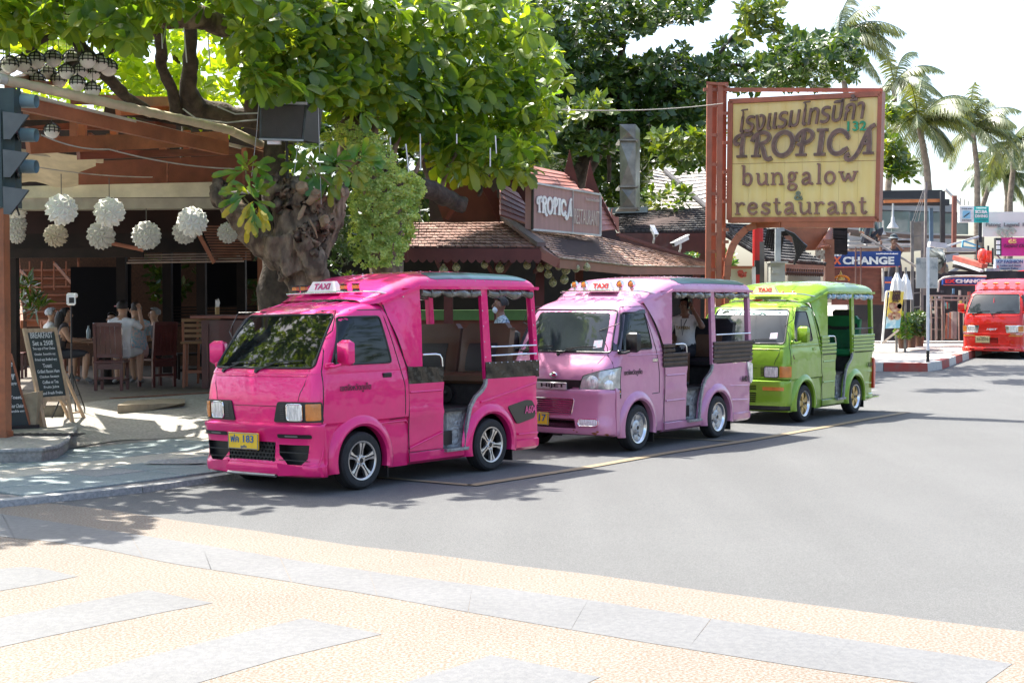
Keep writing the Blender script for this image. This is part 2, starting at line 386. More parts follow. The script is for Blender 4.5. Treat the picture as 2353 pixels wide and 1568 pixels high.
def hijet(label, loc, yaw, style, col, group="open taxis parked in a row along the kerb", wheels="five", wb=1.9, seats=("tan",), slat=None, plate=None, num=None, numc=(0, 0, 0), name="taxi_van"):
 th = R(yaw); rz = math.atan2(-math.cos(th), -math.sin(th))
 T = thing(name, label, "taxi", loc, rz, group)
 P = paint("paint_"+col[0], col[1], dirt=.10)
 if slat == "paint": slat = P
 blk = BLK(); chrome = M("chrome", (.8, .8, .82), .12, metal=1., var=.03)
 glass = M("tinted_glass_"+("clear" if style in ("s200", "green", "red") else "dark"), (.022, .028, .031) if style in ("s200", "green", "red") else (.006, .007, .007), .04, var=.3, vs=2, spec=.5)
 S2 = style == "s200"
 if not S2:
  sh = Shell([(.17, .495, .01, .72, .02, -.65), (.40, .495, .01, .735, .02, -.65), (.60, .495, .01, .726, .03, -.65), (.638, .62, .06, .742, .10, -.65), (.66, .628, .06, .752, .10, -.65), (.84, .63, .06, .757, .105, -.65), (1.0, .605, .06, .750, .105, -.65), (1.09, .58, .06, .738, .105, -.645), (1.13, .565, .06, .735, .105, -.64),
     (1.40, .385, .065, .708, .105, -.54), (1.60, .23, .07, .675, .105, -.46), (1.66, .17, .08, .660, .11, -.435), (1.71, .06, .09, .63, .13, -.42), (1.74, -.05, .09, .58, .16, -.41), (1.76, -.20, .08, .48, .16, -.41), (1.768, -.30, .05, .3, .12, -.41)])
 else:
  sh = Shell([(.20, .50, .01, .72, .02, -.62), (.40, .50, .01, .735, .02, -.62), (.69, .50, .01, .74, .03, -.62), (.725, .66, .09, .74, .16, -.62), (.84, .68, .10, .74, .17, -.62), (.98, .655, .10, .74, .17, -.61), (1.08, .585, .09, .738, .16, -.60), (1.13, .55, .09, .735, .15, -.60), (1.16, .53, .08, .733, .15, -.59),
     (1.40, .40, .08, .705, .14, -.50), (1.62, .275, .085, .665, .14, -.38), (1.68, .20, .09, .65, .14, -.34), (1.73, .09, .09, .615, .15, -.30), (1.77, -.04, .09, .56, .16, -.28), (1.79, -.16, .08, .46, .16, -.27), (1.80, -.21, .05, .3, .12, -.26)])
 XR = -.65 if not S2 else -.61
 # ---- cab shell, wheel arches cut through it
 cab = sh.solid().build("cab_shell", P, T)
 def arch(x, r=.335):
  m = MB(); m.prism([(x+r*math.cos(R(a)), .29+r*math.sin(R(a))) for a in range(0, 181, 10)]+[(x-r, .0), (x+r, .0)], (-1, 1), lambda u, v, t: (u, t, v)); return cutter(m, blk)
 boolean(cab, [arch(0)])
 # ---- flares
 fl = []
 for ax_ in (0, -wb):
  for sg in (1, -1):
   m = MB()
   def fp(u, v, ax_=ax_, sg=sg):
    a = R(u); prof = [(.322, .70), (.322, .765), (.345, .782), (.385, .778), (.42, .755), (.44, .725)]
    i = min(int(v), 4); k = v-i; r = prof[i][0]+(prof[i+1][0]-prof[i][0])*k; y = prof[i][1]+(prof[i+1][1]-prof[i][1])*k
    rz_ = r*(1.0 if 30 < u < 150 else 1.0)
    return V((ax_+rz_*math.cos(a), sg*y, max(.18, .275+rz_*math.sin(a))))
   m.grid(fp, list(range(-16, 197, 7)), [0, 1, 2, 3, 4, 5]); m.build("wheel_arch_flare", P, T)
 for ax_ in (0, -wb):
  for sg in (1, -1): wheel(T, wheels, ax_, sg*.755, sg)
 # ---- side body behind the cab
 XE = -2.73 if not S2 else -2.93
 prof = [(.17, .70), (.20, .742), (.275, .748), (.29, .728), (.45, .732), (.62, .740), (.66, .752), (.72, .738), (.86, .742), (.915, .752), (.955, .755)]
 o1 = [(-1.17, 1.3), (-1.17, .275), (-1.49, .275), (-1.52, .50), (-1.58, .68), (-1.66, .775), (-1.77, .84), (-1.83, .90), (-1.835, 1.3)]
 for sg in (1, -1):
  m = MB(); out = [(y, z) for z, y in prof]+[(y-.03, z) for z, y in reversed(prof)]
  xs = [XR-.003, -1.0, -1.4, -1.9, -2.2, -2.5, XE+.08, XE+.02, XE]
  vs = []
  for i, x in enumerate(xs):
   ins = .05 if i == len(xs)-1 else .012 if i == len(xs)-2 else 0
   vs += [(x-(.02 if z < .6 and i >= len(xs)-2 else 0), sg*(y-ins), z) for y, z in out]
  n = len(out); fs = [tuple(range(n)), tuple((len(xs)-1)*n+i for i in range(n-1, -1, -1))]
  for k in range(len(xs)-1):
   for i in range(n): j = (i+1) % n; fs.append((k*n+i, k*n+j, (k+1)*n+j, (k+1)*n+i))
  m.add(vs, fs); p = m.build("side_panel", P, T, recalc=True)
  cs = [arch(-wb)]
  if sg > 0: c = MB(); c.prism(o1, (.5, 1), lambda u, v, t: (u, t, v)); cs.append(cutter(c, P))
  boolean(p, cs)
  # pressed ridges on the panel
  class RD:
   def tube(self, *a): q = MB(); q.tube(*a); q.build("pressed_ridge", P, T)
  rd = RD()
  for (xa, xb_, z) in ((XR-.05, -1.12, .86), (XR-.05, -1.12, .55)) if S2 or style == "green" else ((XR-.03, -1.14, .875),): rd.tube([(xa, sg*.742, z), (xb_, sg*.742, z)], .012, 6)
  for (xa, za, xb_, zb) in ((-2.32, .66, XE+.1, .64), (-2.36, .47, XE+.1, .45)) if S2 or style != "s80" else ((-1.75, .72, -2.68, .88), (-2.36, .345, -2.70, .34)): rd.tube([(xa, sg*.742, za), (xb_, sg*.742, zb)], .012, 6)
  if style == "s80": rd.tube([(-.66, sg*.742, .33), (-1.15, sg*.744, .46)], .010, 6); rd.tube([(-.10, sg*.735, .60), (-.62, sg*.738, .605), (-.64, sg*.738, .58)], .009, 6)
 for sg in (1, -1): MB().tube([(XR-.004, sg*.744, .2), (XR-.004, sg*.741, .5), (XR-.004, sg*.752, .66), (XR-.004, sg*.752, .95)], .005, 4).build("body_gap", blk, T); MB().tube([(XR-.02, sg*.748, .292), (-1.16, sg*.748, .292)], .004, 4).build("sill_gap", blk, T)
 # sheet trim round the step opening
 tr = MB(); zp = M("galvanised_plate", (.33, .34, .35), .45, metal=.75, var=.25, vs=25, bump=.6, bs=45)
 for a, b in zip(o1[2:-1], o1[3:]): tr.bar((a[0], .742, a[1]), (b[0], .742, min(b[1], .955)), .035, .03, V((0, 1, 0)))
 tr.bar((-1.165, .762, .27), (-1.50, .762, .27), .05, .03)
 tr.build("opening_trim", zp, T)
 st = MB(); st.slab((-1.16, .70, .275), (-1.38, .60, .275), (-1.38, .60, .665), (-1.16, .70, .665), (.0, -.012, 0)); st.slab((-1.38, .60, .275), (-1.60, .72, .275), (-1.70, .72, .665), (-1.38, .60, .665), (.0, -.012, 0))
 st.slab((-1.17, .74, .262), (-1.50, .74, .262), (-1.50, .60, .262), (-1.17, .60, .262), (0, 0, .016))
 st.build("step_plate", zp, T)
 # ---- floor, bulkhead and underside
 it = MB(); dk = M("cabin_dark", (.022, .02, .02), .7, var=.4, vs=14, bump=.3, bs=80)
 it.box(((XR+XE)/2, 0, .66), (XE-XR, 1.42, .03)); it.box((XR-.02, 0, .82), (.04, 1.40, .36)); it.box((XR-.2, -.1, .80), (.3, 1.0, .28))
 it.build("cabin_floor", dk, T)
 ch = MB(); ch.box((-1.0, 0, .30), (3.0, .62, .12)); ch.tube([(0, -.66, .27), (0, .66, .27)], .03, 8); ch.tube([(-wb, -.66, .27), (-wb, .66, .27)], .04, 8); ch.box((-.95, 0, .38), (.9, 1.3, .14)); ch.box((XE+.25, 0, .42), (.4, 1.3, .2))
 for sg in (1, -1):
  for x in (-.345, -wb-.345): ch.box((x, sg*.66, .20), (.012, .18, .24))
 ch.build("underbody", blk, T)
 tl = MB(); tl.box((XE+.015, 0, .58), (.03, 1.42, .76)); tl.build("tailgate", P, T)
 # ---- roof
 x1 = -.22 if not S2 else -.18
 rt = [(x1, 1.725, 1.79, .56), (x1-.1, 1.735, 1.83, .62), (x1-.22, 1.755, 1.885, .665), (x1-.36, 1.79, 1.945, .695), (x1-.5, 1.83, 1.995, .715), (x1-.62, 1.87, 2.03, .735), (x1-.72, 1.89, 2.05, .742), (-1.3, 1.895, 2.075, .745), (-1.8, 1.895, 2.08, .745), (XE+.3, 1.895, 2.065, .745), (XE+.12, 1.895, 2.045, .742), (XE+.05, 1.895, 2.01, .735), (XE+.015, 1.895, 1.96, .725), (XE, 1.895, 1.905, .72)]
 rt = catmull(rt, 3)
 def rsec(x):
  for a, b in zip(rt, rt[1:]):
   if x >= b[0]: k = (a[0]-x)/max(1e-6, a[0]-b[0]); return tuple(p+(q-p)*k for p, q in zip(a, b))
  return rt[-1]
 def roofp(x, v, off=0.):
  _, zs, zc, w = rsec(x); a = R(v*90); y = w*math.copysign(abs(math.sin(a))**.62, a); z = zs+(zc-zs)*(math.cos(a)**.62 if math.cos(a) > 1e-4 else 0)
  return V((x, y+off*math.sin(a), z+off*math.cos(a)))
 m = MB(); m.grid(lambda u, v: roofp(u, v), [r[0] for r in rt], [k/14-1 for k in range(29)]);
 m.quad((XR, -.72, 1.885), (XR, .72, 1.885), (XE, .72, 1.885), (XE, -.72, 1.885)); n0 = 14
 m.build("roof", P, T, smooth=45)
 if style in ("s80", "s200"):
  tm = M("roof_tint_strip", (.012, .052, .062), .3, coat=.2, var=.15)
  for sg in (1, -1):
   g = MB(); xs = [x1-.82+(XE+.1-(x1-.82))*i/24 for i in range(25)]
   def strip(u, v, sg=sg):
    t = (x1-.78-u)/(x1-.78-(XE+.1)); e = min(1, min(t, 1-t)*16)**.5 if 0 < t < 1 else 0
    lo, hi = .80, .40; mid = .66; vv = mid+((v)*(lo-hi)/2+(lo+hi)/2-mid)*e
    return roofp(u, sg*vv, .004)
   g.grid(strip, xs, [-1, -.6, -.2, .2, .6, 1]); g.build("roof_strip", tm, T, smooth=60)
  rv = MB();
  for i in range(12):
   for v in (.12, -.12, .86): rv.ico(roofp(x1-.75+(XE+.3-x1+.6)*i/11, v, .003), .008, 1, (1, 1, .6))
  tag(rv.build("roof_rivet", chrome, T), kind="stuff")
 rl = MB()
 for sg in (1, -1):
  rl.bar((x1-.62, sg*.745, 1.892), (XE-.01, sg*.745, 1.897), .035, .03); rl.bar((-.40, sg*.655, 1.74), (x1-.62, sg*.745, 1.892), .03, .028)
 rl.bar((XE-.005, -.745, 1.892), (XE-.005, .745, 1.892), .03, .03)
 rl.build("roof_rail", P, T)
 # ---- posts and canvas
 for sg in (1, -1):
  m = MB(); m.hexa([(-1.825, sg*.71, .95), (-1.945, sg*.71, .95), (-1.945, sg*.745, .95), (-1.825, sg*.745, .95), (-1.785, sg*.70, 1.885), (-1.885, sg*.70, 1.885), (-1.885, sg*.738, 1.885), (-1.785, sg*.738, 1.885)]); m.build("window_post", P, T, recalc=True)
  m = MB(); m.hexa([(XE+.045, sg*.68, .95), (XE-.015, sg*.68, .95), (XE-.015, sg*.745, .95), (XE+.055, sg*.745, .95), (XE+.12, sg*.68, 1.885), (XE+.05, sg*.68, 1.885), (XE+.05, sg*.738, 1.885), (XE+.12, sg*.738, 1.885)]); m.build("rear_post", P, T, recalc=True)
  cv = MB(); pts = [(XR+.0, 1.12), (-.87, 1.12), (-.85, 1.885), (-.41, 1.735)] if not S2 else [(-.60, 1.24), (-.80, 1.24), (-.80, 1.885), (-.27, 1.76)]
  def cf(u, v, sg=sg, pts=pts):
   a = V((pts[0][0], sg*.735, pts[0][1])).lerp(V((pts[1][0], sg*.742, pts[1][1])), u); b = V((pts[3][0], sg*.645, pts[3][1])).lerp(V((pts[2][0], sg*.738, pts[2][1])), u)
   p = a.lerp(b, v); fold = math.sin((u*1.3+v*.5)*9)*.006*math.sin(v*3.1)*(1 if style == "s80" else .3); p.y += sg*fold+sg*(.030*math.sin(v*3.14)*(1-u)); return p
  cv.grid(cf, [i/8 for i in range(9)], [i/12 for i in range(13)]); cv.build("canvas_corner", P, T, smooth=60)
  m = MB(); m.tube([(XR+.0+(.24*t), sg*(.742-.09*t), 1.12+.62*t) for t in (0, .5, 1)], .007, 6); m.build("cab_seal", blk, T)
  rs = MB()
  for i in range(6): rs.ico((-1.80-.045+.055*(i/5)-.0, sg*.749-sg*.008*i/5, 1.02+.8*i/5), .007, 1); rs.ico((XE+.03+.07*(i/5), sg*.748-sg*.008*i/5, 1.02+.8*i/5), .007, 1)
  tag(rs.build("post_rivet", chrome, T), kind="stuff")
 # ---- vinyl or slatted bands under the windows
 if slat is None:
  vn = M("black_vinyl", (.012, .014, .013), .10, coat=.5, var=.3, vs=3, bump=.25, bs=3)
  for sg in (1, -1):
   for xa, xb_, za, zb in ((XR-.0, -1.165, 1.125, 1.10), (-1.83, XE-.005, 1.13, 1.125)):
    g = MB(); g.grid(lambda u, v: V((xa+(xb_-xa)*u, sg*(.752+.006*math.sin(u*17+v*4)*math.sin(v*3.14)), .945+(za+(zb-za)*u-.945)*v)), [i/10 for i in range(11)], [i/5 for i in range(6)], thick=(0, -sg*.012, 0)); g.build("vinyl_band", vn, T)
  if True:
   m = MB()
   for i in range(9): m.ico((-1.88-.1*i, .762, 1.118), .007, 1)
   tag(m.build("vinyl_rivet", chrome, T), kind="stuff")
 else:
  for sg in (1, -1):
   for xa, xb_ in ((XR+.04, -1.16), (-1.85, XE-.01)):
    for k in range(5):
     m = MB(); z = .985+k*.055; xe = xb_ if (k < 3 or xa < -1.5) else XR-.24
     m.box(((xa+xe)/2, sg*.752, z+.012), (abs(xe-xa), .02, .046), bev=.007); m.build("slat", slat, T)
    m = MB(); m.box(((xa+xb_)/2, sg*.744, 1.08), (abs(xb_-xa)-.02, .008, .23)) if xa < -1.5 else m.box(((xa+xb_)/2, sg*.744, 1.02), (abs(xb_-xa)-.02, .008, .12)); m.build("slat_backing", blk, T)
 # ---- guard rails
 m = MB()
 if style == "s80":
  for z in (1.285, 1.195): m.tube([(-1.93, .742, z), (XE+.03, .742, z-.0)], .0095, 8)
 else: m.tube([(-1.93, .742, 1.33), (XE+.03, .742, 1.335)], .010, 8)
 m.build("guard_rail", chrome if style != "green" else blk, T)
 m = MB(); m.tube([(-.87, .745, 1.235), (-1.06, .745, 1.235), (-1.12, .745, 1.225), (-1.15, .745, 1.19), (-1.16, .745, 1.11)], .011, 8); m.build("grab_handle", chrome, T)
 m = MB()
 for z in (1.235, 1.15): m.tube([(-.87, -.742, z), (XE+.03, -.742, z)], .0095, 8)
 m.build("guard_rail", chrome, T)
 # ---- rolled clear curtains under the rail
 pl = M("clear_vinyl_roll" if style != "green" else "blue_vinyl_roll", (.15, .135, .105) if style != "green" else (.10, .28, .42), .12, var=.5, vs=14, bump=1, bs=14, coat=.7, col2=(.06, .055, .05) if style != "green" else (.55, .58, .58))
 for sg in (1, -1):
  for xa, xb_ in ((-.87, -1.77), (-1.90, XE+.09)):
   n = 26; pts = []; rs = []
   for i in range(n+1):
    t = i/n; x = xa+(xb_-xa)*t; k = abs(math.sin(t*math.pi*(3 if xa > -1.5 else 2.5))); nz_ = noise.noise(V((x*7, xa*9+loc[0], sg*3+wb))); pts.append((x, sg*(.722+.01*nz_), 1.848-.018*k-.012*nz_)); rs.append(max(.02, .036+.003*k+.018*nz_))
   m = MB(); m.tube(pts, rs, 10); o = m.build("rolled_curtain", pl, T, smooth=60)
   for j in range(3 if xa > -1.5 else 2): x = xa+(xb_-xa)*((j+.5)/(3 if xa > -1.5 else 2)); MB().lathe([(.036, -.014), (.046, 0), (.036, .014)], (x, sg*.725, 1.842), (1, 0, 0), 10).build("curtain_strap", pl, o)
 # ---- bench seats: a rear bench facing forward, one behind the cab facing back
 tan = M("seat_tan", (.115, .062, .034), .5, var=.12, bump=.2, bs=120); sb = M("seat_black", (.012, .013, .017), .45, bump=.3, bs=100); grn = M("seat_green", (.012, .16, .055), .45, var=.1)
 for (xs_, d, nm) in ((XE+.47, 1, "rear"), (XR-.12, -1, "front")):
  if nm == "front" and style in ("red",): continue
  for k, yc in enumerate((-.35, .33)):
   mats = (tan, sb) if "tan" in seats else ((grn, sb) if "green" in seats else (sb, tan))
   m = MB(); w = .33
   def sp(u, v, yc=yc, d=d, xs_=xs_):   # backrest surface, bulging
    z = 1.0+.53*v; ed = 1-abs(u)**6; x = xs_-d*(.02+.11*v)+d*.045*ed*math.sin(min(1, v*1.25+.2)*math.pi)**.5 if True else 0
    return V((x, yc+u*w*.98, z-.035*(abs(u) > .93)*(v > .9)-(.05 if v > .98 and abs(u) > .8 else 0)))
   m.mat(mats[0])
   m.grid(sp, [i/8-1 for i in range(17)], [i/10 for i in range(11)])
   m.grid(lambda u, v: sp(u, v)+V((-d*.10*(1-.25*v), 0, 0)), [i/8-1 for i in range(17)], [i/10 for i in range(11)])
   for uu in (-1, 1):
    m.grid(lambda u, v, uu=uu: sp(uu, v).lerp(sp(uu, v)+V((-d*.10*(1-.25*v), 0, 0)), u), [0, 1], [i/10 for i in range(11)])
   m.grid(lambda u, v: sp(u, 1).lerp(sp(u, 1)+V((-d*.075, 0, 0)), v), [i/8-1 for i in range(17)], [0, 1])
   o = m.build("backrest", None, T, smooth=50)
   if "tan" in seats or "green" in seats or nm == "rear":
    g = MB(); patch(g, rpoly([(-.62, .04), (.62, .04), (.60, .60), (-.60, .60)], .06), lambda u, v, f: sp(u, v)+V((d*f, 0, 0)), .006, 5, .12); g.build("seat_insert", mats[1] if "green" not in seats else M("seat_quilt", (.01, .12, .05), .4, bump=1, bs=16), o)
   if "green" in seats:
    g = MB(); g.box(sp(0, 1)+V((-d*.05, 0, .04)), (.09, .30, .12), bev=.03); g.build("headrest", sb, o)
    g = MB(); g.bar(sp(-.9, .72)+V((d*.012, 0, 0)), sp(-.4, .62)+V((d*.012, 0, 0)), .008, .06); g.bar(sp(-.4, .62)+V((d*.016, 0, 0)), sp(.4, .62)+V((d*.016, 0, 0)), .008, .06); g.bar(sp(.4, .62)+V((d*.012, 0, 0)), sp(.9, .72)+V((d*.012, 0, 0)), .008, .06); g.build("seat_stripe", sb, o)
  m = MB(); m.box((xs_+d*.17, 0, .955), (.42, 1.36, .11), bev=.03); m.build("seat_cushion", tan if "tan" in seats else (grn if "green" in seats else sb), T)
  m = MB(); m.box((xs_+d*.15, 0, .78), (.34, 1.30, .24)); m.build("seat_base", dk, T)
 sp_ = MB();
 for y in (-.3, .12): sp_.lathe([(0, 0), (.03, -.01), (.085, -.02), (.105, 0), (.11, .012)], (XR-.31 if False else XE+.80, y, .79), (1, 0, 0), 20)
 sp_.build("floor_speaker", blk, T)
 # ---- windscreen, wipers and side windows
 def ws_poly():
  return rpoly([(-.66, 1.150), (.66, 1.150), (.575, 1.640), (-.575, 1.640)], .05, 4) if not S2 else rpoly([(-.66, 1.165), (.66, 1.165), (.585, 1.655), (-.585, 1.655)], .05, 4)
 m = MB(); p = patch(m, ws_poly(), sh.mapS, .002, 6, .06); wsn = m.build("windscreen", glass, T, smooth=60)
 m = MB(); m.tube([sh.mapS(u, z, .003) for u, z in dens(p, .05)], .011, 6, closed=True); m.build("screen_seal", blk, wsn, smooth=60)
 if S2 or style == "green":
  m = MB(); patch(m, [(.42, 1.21), (.53, 1.225), (.515, 1.31), (.41, 1.30)], sh.mapS, .004, 2); m.build("tax_sticker", M("tax_sticker", (.20, .30, .36), .5, col2=(.42, .26, .33), vs=30), wsn)
 if style == "green":
  m = MB(); patch(m, [(-.57, 1.56), (.57, 1.56), (.55, 1.632), (-.55, 1.632)], sh.mapS, .004, 2, .08); m.build("sun_strip", M("strip_teal", (.30, .42, .40), .3), wsn)
  m = MB(); a = sh.mapS(0, 1.57, .012); b = sh.mapS(0, 1.625, .012); text(m, "HULK", (a+b)/2, (0, 1, 0), b-a, .62, .05, .03, .003, shear=.3); m.build("strip_lettering", M("mint", (.25, .62, .45), .4), wsn)
 for u0, u1 in ((-.50, -.08), (-.02, .52)) if not S2 else ((-.55, -.12), (-.02, .46)):
  m = MB(); zb = 1.135 if not S2 else 1.150
  a = sh.mapS(u0, zb-.015, .012); b = sh.mapS(u0+.22, zb+.055, .028); c = sh.mapS(u1, zb+.075, .022); d_ = sh.mapS(u0+.10, zb+.048, .02)
  m.tube([a, b], [.010, .006], 6); m.lathe([(0, .02), (.02, .018), (.022, 0)], sh.mapS(u0, zb-.015, .0), (1, 0, .3), 10)
  m.tube([d_, sh.mapS(u0+.3, zb+.068, .024), c], .007, 5); m.build("wiper", blk, wsn)
 swp = [(.36, 1.175), (.165, 1.612), (-.335, 1.615), (-.435, 1.175)] if not S2 else [(.40, 1.185), (.18, 1.625), (-.25, 1.63), (-.335, 1.195)]
 if style == "green": swp = [(.30, 1.18), (.28, 1.42), (.14, 1.61), (-.20, 1.61), (-.31, 1.185)]
 for sg in (1, -1):
  m = MB(); p = patch(m, rpoly(swp, .035), lambda x, z, off, sg=sg: sh.side(x, z, off, sg), .007, 7, .05); wn = m.build("side_window", M("tinted_glass_dark", (.006, .007, .007), .04, var=.3, vs=2, spec=.4), T, smooth=60)
  m = MB(); m.tube([sh.side(x, z, .006, sg) for x, z in dens(p, .05)], .010, 6, closed=True); m.build("window_seal", blk, wn, smooth=60)
  # door outline, handle
  dl = [(.505, .22), (.50, .66), (.47, 1.12), (.215, 1.675), (-.385, 1.68), (-.555, 1.12), (-.60, .95), (-.60, .64), (-.36, .625)] if not S2 else [(.50, .26), (.50, .66), (.48, 1.13), (.25, 1.69), (-.24, 1.70), (-.44, 1.16), (-.50, .9), (-.50, .66), (-.30, .655)]
  m = MB(); m.tube([sh.side(x, z, .0, sg) for x, z in [(a[0]+(b[0]-a[0])*k/6, a[1]+(b[1]-a[1])*k/6) for a, b in zip(dl, dl[1:]) for k in range(6)]], .0055, 4); m.build("door_seam", blk, T)
  m = MB(); m.tube([sh.side(x, .925, .001, sg) for x in (.48, .2, -.2, -.55)], .0035, 4)
  if style != "s80": m.tube([sh.side(x, 1.125, .001, sg) for x in (.44, .2, -.2, -.5)], .008, 6)
  m.build("door_crease", P, T)
  hx = -.36 if not S2 else -.39
  m = MB(); m.box(sh.side(hx, 1.055, .002, sg), (.115, .016, .045), bev=.006); h = m.build("door_handle", blk if style == "s80" else (chrome if S2 else P), T)
  if style == "s80": m = MB(); m.box(sh.side(hx, 1.062, .010, sg), (.10, .012, .022), bev=.004); m.build("handle_bar", blk, h)
  # mirrors
  mc = P if not S2 else blk; mx, mz = (.30, 1.285)
  m = MB(); mm = V((mx, sg*.86, mz)); m.box(mm, (.07, .165, .235), rot=Matrix.Rotation(R(-8*sg), 3, 'Z'), bev=.035); mo = m.build("mirror", mc, T, smooth=60)
  m = MB(); m.tube([(.40, sg*.735, 1.165), (.38, sg*.79, 1.16), (.34, sg*.84, 1.18)], .014, 8); m.box((.39, sg*.742, 1.17), (.10, .02, .05), bev=.008); m.build("mirror_arm", mc, mo)
  m = MB(); m.box(mm+V((-.037, 0, 0)), (.004, .135, .20), rot=Matrix.Rotation(R(-8*sg), 3, 'Z')); m.build("mirror_glass", chrome, mo)
  if S2:
   m = MB(); vp = [(.44, 1.19), (.20, 1.655), (-.25, 1.665), (-.25, 1.615), (.165, 1.605), (.37, 1.19)]; m.prism(vp, (.0, .022), lambda u, v, t, sg=sg: sh.side(u, v, .008+t, sg)); m.build("rain_visor", M("smoked_visor", (.02, .015, .03), .1, coat=1), T, recalc=True)
  elif style == "green":
   m = MB(); vp = [(.36, 1.22), (.33, 1.45), (.17, 1.67), (-.25, 1.675), (-.25, 1.635), (.14, 1.625), (.285, 1.43), (.30, 1.22)]; m.prism(vp, (.0, .022), lambda u, v, t, sg=sg: sh.side(u, v, .004+t, sg)); m.build("rain_visor", P, T, recalc=True)
 # roof pressings on the cab
 m = MB()
 for k in range(7):
  y = -.42+.14*k; z0 = 1.0
  pts = []
  for x in (.02, -.06, -.14, -.2):
   best = None
   for lv in sh.t:
    if lv[0] > 1.6 and sh.mapS(y, lv[0], 0).x >= x: best = lv[0]
   pts.append((x, y, (best or 1.7)+.003))
  m.tube(pts, [.004, .012, .012, .006], 6)
 m.build("roof_pressing", P, T, smooth=60)
 # ---- nose
 lens = M("lamp_lens", (.78, .80, .82), .08, metal=.55, var=.35, vs=22, coat=1, bump=.35, bs=50, stretch=(1, 4, .6)); amber = M("amber_lens", (.62, .20, .03), .15, coat=1, var=.2, bump=.2, bs=60)
 if not S2:
  for sg in (1, -1):
   if style == "s80": hp = [(.26, .655), (.31, .845), (.79, .845), (.80, .66)]
   elif style == "green": hp = [(.29, .635), (.29, .855), (.81, .85), (.81, .645)]
   else: hp = [(.36, .65), (.32, .845), (.80, .845), (.80, .66)]
   hmat = blk if style == "s80" else (P if style == "green" else chrome)
   m = MB(); patch(m, rpoly([(sg*u, z) for u, z in hp], .025), sh.mapS, .012, 4, .06, .02); ho = m.build("lamp_housing", hmat, T, smooth=50)
   l0, l1, lz0, lz1 = (.425, .605, .675, .825) if style != "green" else (.40, .61, .67, .825)
   m = MB(); pp = rpoly([(sg*l0, lz0), (sg*l1, lz0), (sg*l1, lz1), (sg*l0, lz1)], .03); patch(m, pp, sh.mapS, .020, 4, .05, .012); lo = m.build("headlight", lens, T, smooth=50)
   m = MB(); m.tube([sh.mapS(u, z, .018) for u, z in dens(pp, .03)], .007, 6, closed=True); m.build("headlight_bezel", chrome if style != "green" else blk, lo)
   m = MB(); patch(m, rpoly([(sg*.645, .675), (sg*.775, .68), (sg*.775, .83), (sg*.645, .828)] if style != "green" else [(sg*.63, .67), (sg*.795, .675), (sg*.795, .828), (sg*.63, .828)], .012), sh.mapS, .020, 3, .04, .012); m.build("indicator_lamp", amber, T, smooth=50)
   m = MB()
   for k in range(7): z = .69+k*.02; m.tube([sh.mapS(sg*.345, z, .014), sh.mapS(sg*.395, z, .014)], .0045, 4)
   m.build("lamp_grille", M("grille_grey", (.05, .05, .05), .4) if style == "s80" else blk, ho)
  for sm in ([sh.mapS(u, z, .0) for u, z in [(.62, 1.13), (.60, 1.0), (.56, .92), (.545, .85)]], [sh.mapS(-u, z, .0) for u, z in [(.62, 1.13), (.60, 1.0), (.56, .92), (.545, .85)]], [sh.mapS(.29-.58*i/8, .802, .0) for i in range(9)]): m = MB(); m.tube(sm, .0038, 4); m.build("bonnet_seam", blk if style != "red" else P, T)
  m = MB(); m.tube([sh.mapS(.60-1.2*i/12, 1.075+.0*i, .0) for i in range(13)], .006, 5); m.build("bonnet_crease", P, T, smooth=60)
 # bumpers
 if style == "s80":
  bsh = Shell([(.155, .60, .05, .74, .12, .49), (.175, .665, .06, .765, .14, .49), (.26, .675, .06, .768, .14, .49), (.30, .655, .06, .758, .14, .49), (.48, .66, .06, .758, .14, .49), (.60, .69, .06, .768, .14, .49), (.635, .685, .06, .765, .14, .49), (.655, .60, .06, .74, .13, .49)], 3)
 elif style == "green":
  bsh = Shell([(.26, .64, .05, .75, .12, .50), (.28, .665, .05, .76, .13, .50), (.45, .68, .05, .765, .13, .50), (.60, .68, .05, .762, .13, .50), (.625, .66, .05, .75, .13, .50), (.635, .58, .05, .74, .13, .50)], 3)
 elif style == "red":
  bsh = Shell([(.17, .60, .05, .75, .12, .49), (.19, .70, .06, .785, .14, .49), (.27, .69, .06, .775, .14, .49), (.32, .665, .06, .76, .14, .49), (.60, .67, .06, .76, .14, .49), (.635, .66, .06, .755, .14, .49), (.65, .6, .06, .74, .13, .49)], 3)
 else:
  bsh = Shell([(.205, .60, .08, .74, .15, .50), (.225, .70, .10, .762, .17, .50), (.32, .715, .10, .765, .18, .50), (.45, .70, .10, .758, .18, .50), (.62, .70, .10, .758, .18, .50), (.70, .71, .10, .758, .18, .50), (.745, .69, .10, .75, .18, .50), (.76, .62, .10, .74, .17, .50)], 3)
 bp_ = bsh.solid().build("bumper", P, T, recalc=True)
 def cutbox(poly, deep=.12, mat=blk):
  m = MB(); m.prism(poly, (.2 if False else .55, .9), lambda u, v, t: (t, u, v)); return cutter(m, mat)
 cs = []
